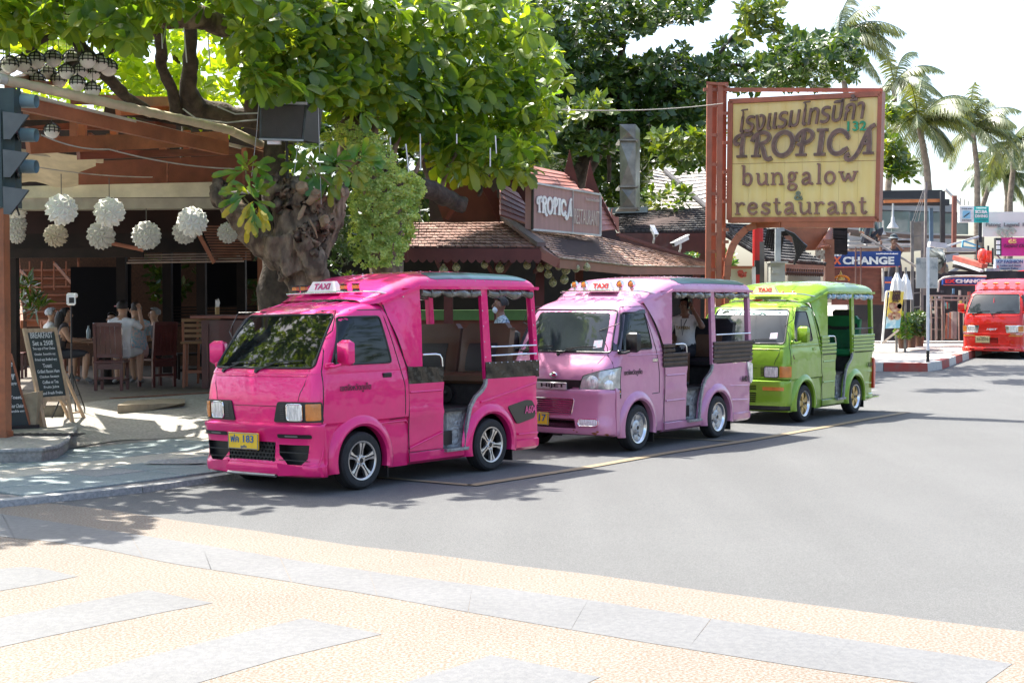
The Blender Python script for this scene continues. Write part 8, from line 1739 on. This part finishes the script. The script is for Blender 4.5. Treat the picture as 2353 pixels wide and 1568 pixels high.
bsh2 = Leaves(31); fill(bsh2, [(760, 500), (800, 495), (820, 560), (800, 600), (770, 560)], 18.0, 34, .075, 3, 9, True, 0, .4, .15); fill(bsh2, [(750, 560), (830, 560), (820, 640), (760, 660)], 18.4, 30, .1, 4, 9, True, 0, .4, .2)
tag(bsh2.build("small_shrub", lf_b, None, False, None), "small dark shrub between the cut trunk and the creeper", "shrub")
# ---- dark tree mass in the middle distance
TB = thing("sea_almond_tree", "dark-leaved tree filling the view between the tiled gables and the yellow sign", "tree", (3.2, 33.5, .2))
db = Leaves(51)
pB = [(1185, -20), (1640, -20), (1612, 45), (1520, 62), (1440, 90), (1405, 120), (1440, 140), (1520, 118), (1600, 98), (1680, 92), (1760, 96), (1800, 78), (1870, 84), (1960, 80), (1995, 140), (1965, 185), (1900, 205), (1650, 205), (1640, 395), (1560, 400), (1500, 330), (1330, 360), (1250, 400), (1200, 300)]
fill(db, pB, lambda x, y: 33+(x-1200)/700*2.0, 1900, .245, 7, 9, True, .05, .55, 1.6)
fill(db, [(1250, 150), (1640, 150), (1640, 260), (1520, 330), (1290, 330)], 33.5, 300, .25, 9, 9, True, 0, .55, 1.2)
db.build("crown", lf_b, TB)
limb("trunk", [(1300, 620, 33.5, 22), (1310, 480, 33.5, 20), (1340, 380, 33.5, 17), (1400, 260, 33.5, 13), (1430, 120, 33.5, 9), (1435, 34.5, 33.5, 6)], TB, bark_d)
for pts in (((1320, 420, 33.5, 12), (1260, 300, 33.5, 9), (1230, 150, 33.5, 6)), ((1420, 240, 33.5, 10), (1500, 180, 33.8, 7), (1600, 150, 34.1, 5), (1800, 150, 34.5, 4)), ((1350, 400, 33.1, 8), (1440, 250, 33.1, 6), (1480, 200, 33.1, 4)), ((1380, 330, 33.3, 7), (1300, 230, 33.1, 5)), ((1640, 140, 34.1, 5), (1700, 60, 34.3, 3), (1720, 20, 34.3, 2)), ((1400, 330, 33.3, 5), (1400, 420, 33.4, 5))): limb("branch", pts, TB, bark_d, 7)
hi = Leaves(52)
fill(hi, [(1300, 235), (1390, 225), (1400, 262), (1300, 285)], 27.0, 34, .20, 3, 9, True, 0, .55, .4); fill(hi, [(1500, 305), (1640, 300), (1640, 345), (1560, 370), (1500, 345)], 28.5, 46, .20, 4, 9, True, 0, .55, .4); fill(hi, [(1480, 440), (1560, 420), (1600, 470), (1500, 480)], 29.2, 26, .18, 5, 9, True, 0, .55, .3)
fill(hi, [(1690, 10), (1780, 5), (1812, 40), (1790, 75), (1720, 92), (1690, 60)], 30, 60, .22, 8, 9, True, 0, .55, .4); fill(hi, [(2030, 225), (2075, 235), (2085, 250), (2040, 310), (2110, 385), (2095, 412), (2030, 415)], 31, 70, .22, 9, 9, True, .1, .55, .5)
hi.build("sunlit_sprays", leafmat("dark_tree_leaf_sun_tinted", (.035, .075, .015), (.06, .11, .02), (.11, .15, .03), .35, .35), TB)  # brighter copy of the dark leaf, sunlight put into the colour
bk2 = Leaves(53); fill(bk2, [(1190, 250), (1650, 250), (1650, 330), (1490, 400), (1480, 520), (1200, 520)], 38, 650, .33, 14, 8, True, 0, .6, 1.5); fill(bk2, [(640, 250), (1260, 250), (1260, 560), (700, 560)], 27, 420, .30, 15, 8, True, 0, .6, 1.0)
tag(bk2.build("garden_foliage", lf_b, None, False), "dark garden foliage massed behind the restaurant roofs", "foliage")
bk3 = Leaves(54); fill(bk3, [(300, 600), (660, 600), (660, 700), (340, 700)], 30.2, 40, .22, 17, 9, True, .25, .5, .4); fill(bk3, [(40, 640), (95, 640), (100, 715), (40, 715)], 26.5, 18, .28, 18, 9, True, 0, .25, .4)
tag(bk3.build("courtyard_plants", lf_b, None, False), "sunlit plants in the courtyard behind the dining room", "plants")
bk4 = Leaves(55); fill(bk4, [zC(90, 1290), zC(150, 1290), zC(150, 1330), zC(90, 1420)], 27, 20, .1, 19, 9, True); fill(bk4, [zC(255, 1290), zC(380, 1290), zC(395, 1380), zC(260, 1380)], 27, 40, .12, 20, 9, True, 0, .5, .3)
tag(bk4.build("fence_shrub", lf_e, None, False, None), "small green shrub at the foot of the lattice pylon", "shrub")
# ---- palms
def palm(lab, base, crown_, Y, L, seed, nf=20, wind=.5, up0=.2):
 L *= .88
 r = random.Random(seed); c = W(*crown_, Y); b = W(*base, Y); b = V((b.x, Y, min(b.z, hz(0, Y)+6))); g = V((b.x, Y, hz(b.x, Y)))
 t = thing("palm_tree", lab, "palm tree", g, 0, "coconut palms on the beach side"); m = MB(); pts = [g, b, b.lerp(c, .5)+V((.1, 0, 0)), c-V((0, 0, .1))]; P_ = []
 for a, d in zip(pts, pts[1:]):
  for k in range(6): P_.append(a.lerp(d, k/6))
 P_.append(c); m.tube(P_, [.17-.06*i/len(P_)+.012*(i % 2) for i in range(len(P_))], 9); m.build("trunk", M("palm_bark", (.16, .13, .10), .85, var=.3, bump=.6, bs=12), t, world=True, smooth=50)
 lv = Leaves(seed)
 for i in range(nf):
  a = i*2.399+r.random()*.5; el = r.uniform(-.35, 1.15) if i > 3 else 1.2; d = V((math.cos(a)*math.cos(el), math.sin(a)*math.cos(el), math.sin(el)))+V((wind*r.uniform(.2, 1), 0, 0)); d.normalize(); l = L*r.uniform(.8, 1.1)
  pts = []; p = c.copy(); dd = d.copy(); n = 15
  for k in range(n+1): pts.append(p.copy()); p += dd*l/n; dd += V((wind*.05, 0, -.105-.04*r.random())); dd.normalize()
  mm = MB(); mm.tube(pts, [.028*(1-k/(n+1))+.006 for k in range(n+1)], 4, cap=False); k0_ = len(lv.v); lv.v += mm.v; lv.f += [tuple(q+k0_ for q in f) for f in mm.f]
  for k in range(2, n*3):
   q = k/3; i0 = min(n-1, int(q)); pp = pts[i0].lerp(pts[i0+1], q-i0); td = (pts[i0+1]-pts[i0]).normalized(); sx = td.cross(UP).normalized(); f = math.sin(min(1, q/n*1.05)*math.pi)**.5*.8+.2
   for sg in (1, -1):
    dl = (sx*sg*.8+td*.6+V((wind*.35, 0, -.55-r.random()*.5))).normalized(); ll = L*.24*f*r.uniform(.8, 1.1); k1 = len(lv.v); w = td*.05
    e1 = pp+dl*ll*.5; e2 = pp+dl*ll+V((0, 0, -ll*.18)); lv.v += [tuple(pp-w*.5), tuple(pp+w*.5), tuple(e1+w*.6), tuple(e1-w*.6), tuple(e2)]; lv.f += [(k1, k1+1, k1+2, k1+3), (k1+3, k1+2, k1+4)]
 lv.build("crown", lf_p, t)
palm("tall coconut palm behind the top right corner of the yellow sign, fronds blown right", (1965, 300), (1925, 95), 62, 3.6, 61, 22, .6)
palm("nearest coconut palm right of the yellow sign, its curved trunk in full view", (2135, 480), (2112, 285), 58, 3.3, 62, 26, .35)
palm("coconut palm peeping up just right of the yellow sign, behind the nearest one", (2040, 420), (2055, 195), 66, 3.0, 63, 16, .5)
palm("thin-trunked coconut palm midway between the nearest palm and the right edge", (2245, 480), (2235, 300), 72, 3.3, 64, 22, .5)
palm("coconut palm at the right edge, higher of the last two", (2320, 450), (2325, 330), 76, 3.2, 65, 20, .4)
palm("short coconut palm low at the right edge above the pale billboard", (2312, 500), (2308, 405), 80, 2.9, 66, 18, .2)
palm("small coconut palm low behind the others, just above the scuba sign", (2255, 480), (2275, 395), 84, 2.6, 67, 14, .3)
# pots by the banner
for i, (x, y, r_, lab) in enumerate(((735, 1180, 42, "bushy plant in a wicker pot, left of three beside the beer banner"), (800, 1175, 36, "bushy plant in a wicker pot, middle of three beside the beer banner"), (860, 1165, 38, "bushy plant in a wicker pot, right of three beside the scaffold"))):
 Y = 36.8+i*.5; c = W(*zD(x, y), Y); k = r_/2.0913/5278*Y; t = thing("potted_plant", lab, "potted plant", V((c.x, Y, c.z-.2)), 0, "bushy plants in wicker pots")
 m = MB(); m.lathe([(.0, -.2), (k*.8, -.2), (k*1.1, .25), (k*1.15, .3), (k, .3), (.0, .26)], c, n=20); m.build("pot", M("wicker_pot", (.16, .075, .045), .7, var=.3, vs=20, bump=.6, bs=30), t, world=True, smooth=40)
 L_ = Leaves(70+i); fill(L_, [zD(x-50, y-30), zD(x+45, y-30), zD(x+50, y-130), zD(x+20, y-200), zD(x-30, y-190), zD(x-55, y-110)], Y, 110, .16, 71+i, 8, True, 0, .35, .45); L_.build("foliage", lf_b if i else lf_e, t)
# trees and a shop row across the road, outside the picture, that the taxis' glass and paint mirror
rw = Leaves(81); r = random.Random(8)
for cx_, cy_, rad in ((16, 6, 3.6), (19, 15, 4.2), (23, 24, 4.5), (14, -4, 3.2), (-18, 10, 4.6), (-16, 3, 4), (-20, 17, 4.5), (-17, 12, 3.5)):
 for _ in range(260):
  d = V((r.gauss(0, 1), r.gauss(0, 1), r.gauss(0, 1))).normalized()*rad*r.uniform(.5, 1); rw.rosette(V((cx_, cy_, 5.2))+d, V((0, 0, 1)), .34, 7, 1, True)
tag(rw.build("roadside_trees", lf_b, None, False), "leafy trees along both pavements beyond the picture's edges", "trees")
m = MB(); m.box((24, 4, 1.6), (3, 46, 3.2)); tag(m.build("shop_row", M("shop_row_wall", (.30, .26, .22), .7, col2=(.08, .07, .06), vs=.6, fac=(.45, .55)), smooth=0), "low row of shops across the street", "shops")
# ---- loudspeaker
t = thing("loudspeaker", "black box loudspeaker on a pole wired above the cut trunk", "loudspeaker", W(659, 322, 17.1))
fr = [W(596, 320, 16.95), W(697, 323, 16.75), W(706, 238, 16.75), W(596, 236, 16.95)]; bkv = V((.30, .26, .0)); bp2 = V((.14, .30, 0))
m = MB(); m.hexa([fr[0], fr[1], fr[1]+bp2, fr[0]+bp2, fr[3], fr[2], fr[2]+bp2, fr[3]+bp2]); m.build("cabinet", M("speaker_black", (.016, .018, .018), .35, coat=.3), t, world=True, smooth=0, recalc=True)
fc = (fr[0]+fr[1]+fr[2]+fr[3])/4; fn_ = (fr[1]-fr[0]).cross(fr[3]-fr[0]).normalized(); fn_ = fn_ if fn_.y < 0 else -fn_
Fq = lambda u, v: fr[0].lerp(fr[1], u).lerp(fr[3].lerp(fr[2], u), v)+fn_*.006
m = MB(); m.slab(Fq(.05, .07), Fq(.95, .07), Fq(.95, .93), Fq(.05, .93), fn_*.004); m.build("grille", M("speaker_mesh", (.085, .080, .072), .5, bump=1, bs=260, var=.1), t, world=True, smooth=0)
m = MB()
for i in range(30): m.bar(Fq(.05, .08+.028*i), Fq(.95, .08+.028*i), .0025, .006, fn_)
tag(m.build("grille_wires", M("speaker_wire", (.17, .16, .145), .5), t, world=True, smooth=0), kind="stuff")
m = MB()
for a, b in ((.0, .0), (1, 0)): pass
m.bar(Fq(0, 1), Fq(1, 1), .03, .02, fn_); m.bar(Fq(0, .0), Fq(1, .0), .02, .02, fn_); m.build("edge_trim", M("trim_light", (.35, .37, .38), .4), t, world=True, smooth=0)
m = MB(); c = W(716, 280, 16.95);
for k in range(4): m.box(c+V((-.02+.0*k, 0, -.12+.08*k)), (.05, .02, .015))
m.build("rear_socket", M("trim_light", (.35, .37, .38), .4), t, world=True)
m = MB(); m.tube([W(659, 322, 17.05), W(660, 410, 17.1)], .020, 10); m.build("pole", BLK(), t, world=True)
m = MB(); m.box(W(630, 328, 16.95), (.16, .06, .04)); m.build("terminal_box", M("white_plastic", (.8, .8, .8), .35), t, world=True)
wr = M("stay_wire", (.45, .46, .45), .5)
for q in (((594, 240), (590, 300), (578, 405)), ((697, 240), (688, 300), (675, 405)), ((731, 245), (734, 350), (738, 470)), ((705, 238), (690, 180), (680, 120))): m = MB(); m.tube([W(*p, 16.8) for p in q], .004, 4); m.build("stay", wr, t, world=True)
m = MB(); m.tube([W(*p, 18.6) for p in ((420, 250), (450, 272), (520, 282), (590, 275))], .01, 5); tag(m.build("loose_cable", wr), "loose grey cable drooping along the big tree's base to the speaker", "cable")
m = MB(); m.tube([W(*p, 18.4) for p in ((500, 245), (540, 262), (592, 260))], .01, 5); tag(m.build("loose_cable", wr), "short upper loose cable running to the left of the speaker", "cable")
# fallen leaves on the tiled roof and pavement
fl_ = Leaves(91); r = random.Random(2)
for _ in range(60): x, y = r.uniform(1260, 1560), 0; y = 520+r.uniform(0, 1)*70; p = W(x, 545+(x-1260)*.12+r.uniform(0, 28), 22.3+(x-1260)/100); fl_.leaf2(p+V((0, -.3, .22)), V((r.uniform(-1, 1), r.uniform(-1, 1), 0)), UP, .10, .06)
# ================================================================ people
skinm = M("skin", (.42, .24, .155), .5, var=.06); skin_d = M("skin_brown", (.20, .10, .06), .45, var=.08)
def person(lab, pos, rz, pose="sit", shirt=(.6, .6, .6), pants=(.05, .05, .06), hair=(.015, .012, .01), skin=None, arms="table", s=1.0, lean=0., shirt2=None, hairstyle="short", head=(0, 0), shoes=(.2, .2, .2), group=None, sleeve=.45, vs=8):
 skin = skin or skinm; t = thing("person", lab, "person", pos, rz, group)
 sh_ = M("cloth_%s" % hash_name(shirt, shirt2), shirt, .8, col2=shirt2, vs=vs, fac=(.45, .55) if shirt2 else None, bump=.3, bs=14); pa = M("cloth_%s" % hash_name(pants, None), pants, .8, bump=.3, bs=14); so_ = M("cloth_%s" % hash_name(shoes, None), shoes, .6)
 J = {}; E_ = []; RAD = {}
 def j(n, p, r, par=None): J[n] = V(p)*s; RAD[n] = [x*s for x in (r if isinstance(r, tuple) else (r, r))]; E_.append((par, n)) if par else None
 ly = lean
 j("pelvis", (0, 0, .09), (.16, .12)); j("waist", (0, .02+ly*.2, .26), (.135, .10), "pelvis"); j("chest", (0, .02+ly*.6, .44), (.16, .11), "waist"); j("upper", (0, .01+ly*.85, .53), (.13, .095), "chest"); j("neck", (0, .02+ly, .60), .052, "upper")
 hx, hy = head; j("jaw", (hx*.3, .055+ly+hy*.3, .665), (.062, .068), "neck"); j("skull", (hx*.5, .035+ly+hy*.5, .745), (.078, .092), "jaw"); j("crown", (hx*.5, .02+ly+hy*.5, .80), (.058, .066), "skull")
 for sg, nm in ((-1, "r"), (1, "l")):
  j("sh"+nm, (sg*.165, .0+ly*.85, .52), .062, "upper")
  if arms == "table": e, w = (sg*.24, .10+ly*.8, .30), (sg*.15, .34+ly*.8, .30)
  elif arms == "phone" and sg == -1: e, w = (-.30, .20+ly, .42), (-.135, .115+ly, .66)
  elif arms == "phone": e, w = (.26, .06, .27), (.10, .30, .22)
  elif arms == "smoke" and sg == 1: e, w = (.26, .22, .42), (.20, .26, .66)
  elif arms == "smoke": e, w = (-.24, .1, .3), (-.15, .34, .3)
  elif arms == "reach": e, w = (sg*.25, .26+ly, .50), (sg*.18, .48+ly, .62)
  else: e, w = (sg*.25, .06+ly*.5, .28), (sg*.14, .28+ly*.4, .14)
  j("el"+nm, e, .040, "sh"+nm); j("wr"+nm, w, .027, "el"+nm); d = (V(w)-V(e)).normalized(); j("ha"+nm, tuple(V(w)+d*.075), (.036, .022), "wr"+nm)
  if pose == "sit": k, a, f = (sg*.13, .46, .09), (sg*.14, .42, -.33), (sg*.15, .54, -.375)
  elif pose == "squat": k, a, f = (sg*.20, .38, .36), (sg*.17, .16, -.02), (sg*.18, .30, -.06)
  else: k, a, f = (sg*.10, .04, -.35), (sg*.11, -.01, -.76), (sg*.12, .13, -.80)
  j("hi"+nm, (sg*.09, .03, .07), .088, "pelvis"); j("kn"+nm, k, .062, "hi"+nm); j("ca"+nm, tuple(V(k).lerp(V(a), .35)), .055, "kn"+nm); j("an"+nm, a, .036, "ca"+nm); j("fo"+nm, f, (.042, .03), "an"+nm)
 names = list(J); idx = {n: i for i, n in enumerate(names)}
 me = bpy.data.meshes.new("body"); me.from_pydata([tuple(J[n]) for n in names], [(idx[a], idx[b]) for a, b in E_], [])
 o = bpy.data.objects.new("body", me); COL.objects.link(o); md = o.modifiers.new("s", 'SKIN'); md.use_smooth_shade = True
 sk = me.skin_vertices[0].data
 for n in names: sk[idx[n]].radius = RAD[n]; sk[idx[n]].use_root = (n == "pelvis")
 sb_ = o.modifiers.new("b", 'SUBSURF'); sb_.levels = 2; sb_.render_levels = 2
 bpy.context.view_layer.update(); m2 = bpy.data.meshes.new_from_object(o.evaluated_get(bpy.context.evaluated_depsgraph_get())); bpy.data.objects.remove(o, do_unlink=True)
 for m_ in (skin, sh_, pa, so_): m2.materials.append(m_)
 segs = [(J[a], J[b], a, b) for a, b in E_]
 for f in m2.polygons:
  c = f.center; best = None
  for A, B, a, b in segs:
   d = B-A; tt = max(0, min(1, (c-A).dot(d)/max(1e-9, d.length_squared))); q = (c-A-d*tt).length
   if best is None or q < best[0]: best = (q, a, b, tt)
  _, a, b, tt = best; mi = 0
  if b in ("waist", "chest", "upper") or b.startswith("sh"): mi = 1
  if b == "neck" and tt < .25: mi = 1
  if b.startswith("el"): mi = 1 if tt < sleeve*1.6 else 0
  if b.startswith("hi") or (b.startswith("kn")): mi = 2
  if b == "waist" and tt < .15: mi = 2
  if b.startswith("ca") or b.startswith("an"): mi = 2 if pose != "sit" or sleeve > .9 else 0
  if b.startswith("fo"): mi = 3
  if b == "pelvis": mi = 2
  f.material_index = mi
 m2.shade_smooth()
 # face: nose, brow, ears and fingers share the body's own mesh
 bm = bmesh.new(); bm.from_mesh(m2); H = J["skull"]; Jw = J["jaw"]; F = (H+Jw)/2
 def blob(c, r, sc):
  g = bmesh.ops.create_icosphere(bm, subdivisions=2, radius=r*s, matrix=Matrix.Translation(c) @ Matrix.Diagonal((*sc, 1)))
  for v in g["verts"]:
   for f in v.link_faces: f.smooth = True; f.material_index = 0
 blob(F+V((0, .083, .012))*s, .016, (.8, 1.1, 1.5)); blob(F+V((0, .072, -.028))*s, .022, (1.1, .5, .4))
 for sg in (-1, 1): blob(F+V((sg*.080, .005, .01))*s, .02, (.4, .9, 1.4)); blob(F+V((sg*.030, .070, .045))*s, .016, (1.2, .5, .4))
 for nm, sg in (("r", -1), ("l", 1)):
  h = J["ha"+nm]; w = J["wr"+nm]; d = (h-w).normalized(); sx = d.cross(V((0, 1, .3))).normalized(); n = sx.cross(d)
  for k in range(5):
   mbx = MB(); L_ = (.052, .064, .070, .064, .050)[k]*s if k else .045*s
   if k == 0: b0 = w+d*.03*s+sx*sg*.028*s; dd = (d*.5+sx*sg*.8).normalized()
   else: b0 = h+sx*(-.026+.017*(k-1))*s*sg; dd = d
   mbx.tube([b0, b0+dd*L_*.5+n*.006*s, b0+dd*L_*.8-n*.014*s, b0+dd*L_-n*.03*s], [.0095*s, .009*s, .008*s, .006*s], 6)
   vs_ = [bm.verts.new(q) for q in mbx.v]
   for f in mbx.f: ff = bm.faces.new([vs_[i] for i in f]); ff.smooth = True; ff.material_index = 0
 bm.to_mesh(m2); bm.free(); link_mesh("body", m2, t)
 hm = M("hair_%s" % hash_name(hair, None), hair, .6, bump=.6, bs=40, stretch=(1, 1, .3))
 m = MB()
 def hp(u, v):
  a = u; e = v; d = V((math.cos(a)*math.cos(e), math.sin(a)*math.cos(e), math.sin(e))); fr_ = max(0, d.y); r = .095*(1+.05*math.sin(a*7+e*5)); return H+V((d.x*r*.86, d.y*r*1.05-.012, d.z*r*.98+.012+.015*fr_))*s
 low = {"short": -.35, "long": -1.2, "bun": -.5, "bald": .2, "scarf": -.4}[hairstyle]
 m.grid(lambda u, v: hp(u, (low if math.sin(u) < .15 else .42+.25*math.sin(u)) + (1.57-(low if math.sin(u) < .15 else .42+.25*math.sin(u)))*v), [i*2*math.pi/20 for i in range(21)], [0, .2, .4, .6, .8, 1])
 if hairstyle == "long": m.tube([H+V((0, -.07, .03))*s, H+V((0, -.10, -.08))*s, H+V((0, -.11, -.20))*s, H+V((0, -.09, -.30))*s], [.075*s, .088*s, .075*s, .03*s], 10)
 if hairstyle == "bun": m.ico(H+V((0, -.10, .06))*s, .04*s, 2)
 m.build("hair", hm, t, smooth=60)
 for sg in (-1, 1): m = MB(); m.ico(F+V((sg*.030, .078, .030))*s, .0085*s, 1, (1.2, .6, .7)); m.build("eye", M("eye_dark", (.02, .015, .012), .2), t)
 return t, J, H
def hash_name(c, d): return "%d_%d_%d" % tuple(int(x*250) for x in c)+("_%d" % int(d[1]*250) if d else "")
zf = FZ+.47
dp = lambda x, y, Y: V((W(*z5p(x, y), Y).x, Y, zf))
grp = None
# diners: the one in white seen from behind, smoking hand raised; the flowered shirt; grey-haired man; woman with black hair; head scarf
person("person in a white T-shirt seen from behind with a raised hand", (DC1.x+.13, DC1.y+.28, zf+.03), R(-4), shirt=(.72, .72, .74), pants=(.55, .55, .56), hair=(.02, .014, .010), arms="smoke", lean=.04, s=1.08)
m = MB(); ph = thing("phone", "pink phone held up by the person in the white T-shirt", "phone", W(*z5p(1160, 355), DC1.y+.62)); m.box((0, 0, 0), (.17, .02, .018)); m.build("case", M("phone_pink", (.55, .22, .24), .3), ph)
person("balding bearded man in a pale blue flowered shirt and pink shorts, seated sideways", (dp(1345, 500, DC2.y+.05).x, DC2.y+.05, zf+.0), R(42), shirt=(.28, .48, .56), shirt2=(.62, .50, .50), pants=(.55, .33, .28), hair=(.03, .02, .014), hairstyle="short", arms="table", lean=.06, vs=26, s=1.08)
person("grey-haired bearded man in dark clothes facing left across the table", dp(1545, 500, 24.3)+V((0, 0, -.02)), R(120), shirt=(.02, .02, .025), pants=(.03, .03, .035), hair=(.25, .25, .25), arms="table", lean=.05)
person("woman with long black hair leaning on the table, bare armed, right of the head scarf", dp(560, 500, 23.6)+V((0, 0, -.02)), R(-70), shirt=(.06, .05, .05), hair=(.008, .007, .007), hairstyle="long", arms="table", lean=.10, sleeve=.05)
person("person wearing a white patterned head scarf and white top, behind the black-haired woman", dp(450, 500, 24.2)+V((0, 0, -.02)), R(-60), shirt=(.60, .60, .58), hair=(.50, .52, .56), hairstyle="scarf", arms="table", lean=.05)
person("person in a dark red top half hidden beyond the white T-shirt", dp(1090, 500, 24.8)+V((0, 0, -.10)), R(175), shirt=(.25, .02, .02), hair=(.02, .015, .01), arms="table")
# the man on the phone in the second taxi
def vloc(v, p): return Matrix.Translation(v.location) @ v.rotation_euler.to_matrix().to_4x4() @ V(p)
p = vloc(van2, (-2.42, .02, 1.00)); t_, J, H = person("man in a white T-shirt phoning on the bench of the pale pink taxi", p, van2.rotation_euler.z-R(90)+R(14), shirt=(.70, .69, .66), pants=(.02, .02, .025), skin=skin_d, hair=(.02, .018, .016), arms="phone", s=.97, lean=-.02, sleeve=.4)
m = MB(); hpz = J["har"]; m.box(tuple(hpz+V((.035, .0, .03))), (.02, .035, .13)); m.build("held_phone", BLK(), t_)
m = MB(); cc = J["chest"]; text(m, "TAVERN", cc+V((0, .125, -.02)), (-1, 0, 0), (0, 0, 1), .19, .045, .05, .004); m.build("shirt_print", M("print_gold", (.35, .25, .12), .6), t_)
m = MB(); m.tube([J["neck"]+V((-.05, .03, -.02)), cc+V((-.02, .13, .02)), cc+V((.0, .135, -.12)), cc+V((.02, .13, .02)), J["neck"]+V((.05, .03, -.02))], .005, 5); m.build("neck_cord", BLK(), t_)
# masked man in a checked shirt behind the nearest taxi
p = W(*z1p(1960, 420), 18.6) if False else W((700+1960/1.681)/1.6156, (950+420/1.681)/1.6156, 18.2)
t_, J, H = person("man in a checked blue shirt and face mask sitting behind the nearest taxi", (p.x, 18.2, p.z-.50), R(100), shirt=(.40, .50, .56), shirt2=(.10, .16, .22), pants=(.03, .03, .04), skin=skin_d, hair=(.02, .018, .016), arms="table", vs=40)
m = MB(); m.ico((J["jaw"]+V((0, .035, .01))), .062, 2, (.9, .75, .8)); m.build("face_mask", M("mask_blue", (.55, .66, .72), .7), t_, smooth=60)
t_, J, H = person("man with sunglasses standing in the dark shop behind the second taxi", (W(1372, 700, 22.8).x, 22.8, W(1372, 672, 22.8).z-.76), R(160), pose="stand", shirt=(.05, .05, .06), skin=skin_d, arms="rest")
# workmen on and by the far roof
p = W(*zD(440, 455), 39.8); person("workman in a grey-green shirt squatting on the flat roof above the long blue sign", (p.x, 39.7, p.z+.10), R(200), pose="squat", shirt=(.13, .19, .18), pants=(.03, .04, .06), skin=skin_d, arms="rest", s=1.15, lean=.12, sleeve=1.2)
p = W(*zD(690, 650), 37.6); t_, J, H = person("workman in dark clothes and cap climbing behind the closed parasols", (p.x, 37.8, p.z+.0), R(150), pose="stand", shirt=(.045, .045, .055), pants=(.05, .05, .06), skin=skin_d, arms="reach", s=1.15, lean=.10, sleeve=1.2)
m = MB(); m.lathe([(.13, .0), (.16, -.01), (.10, .03), (.09, .09), (.0, .12)], J["skull"]+V((0, .02, .05)), n=16); m.build("cap", M("cap_dark", (.03, .05, .06), .6), t_)
m = MB(); m.tube([J["elr"]+V((-.5, .1, -.5)), J["hal"]+V((.5, .1, .25))], .03, 6); m.build("carried_pole", pr, t_)
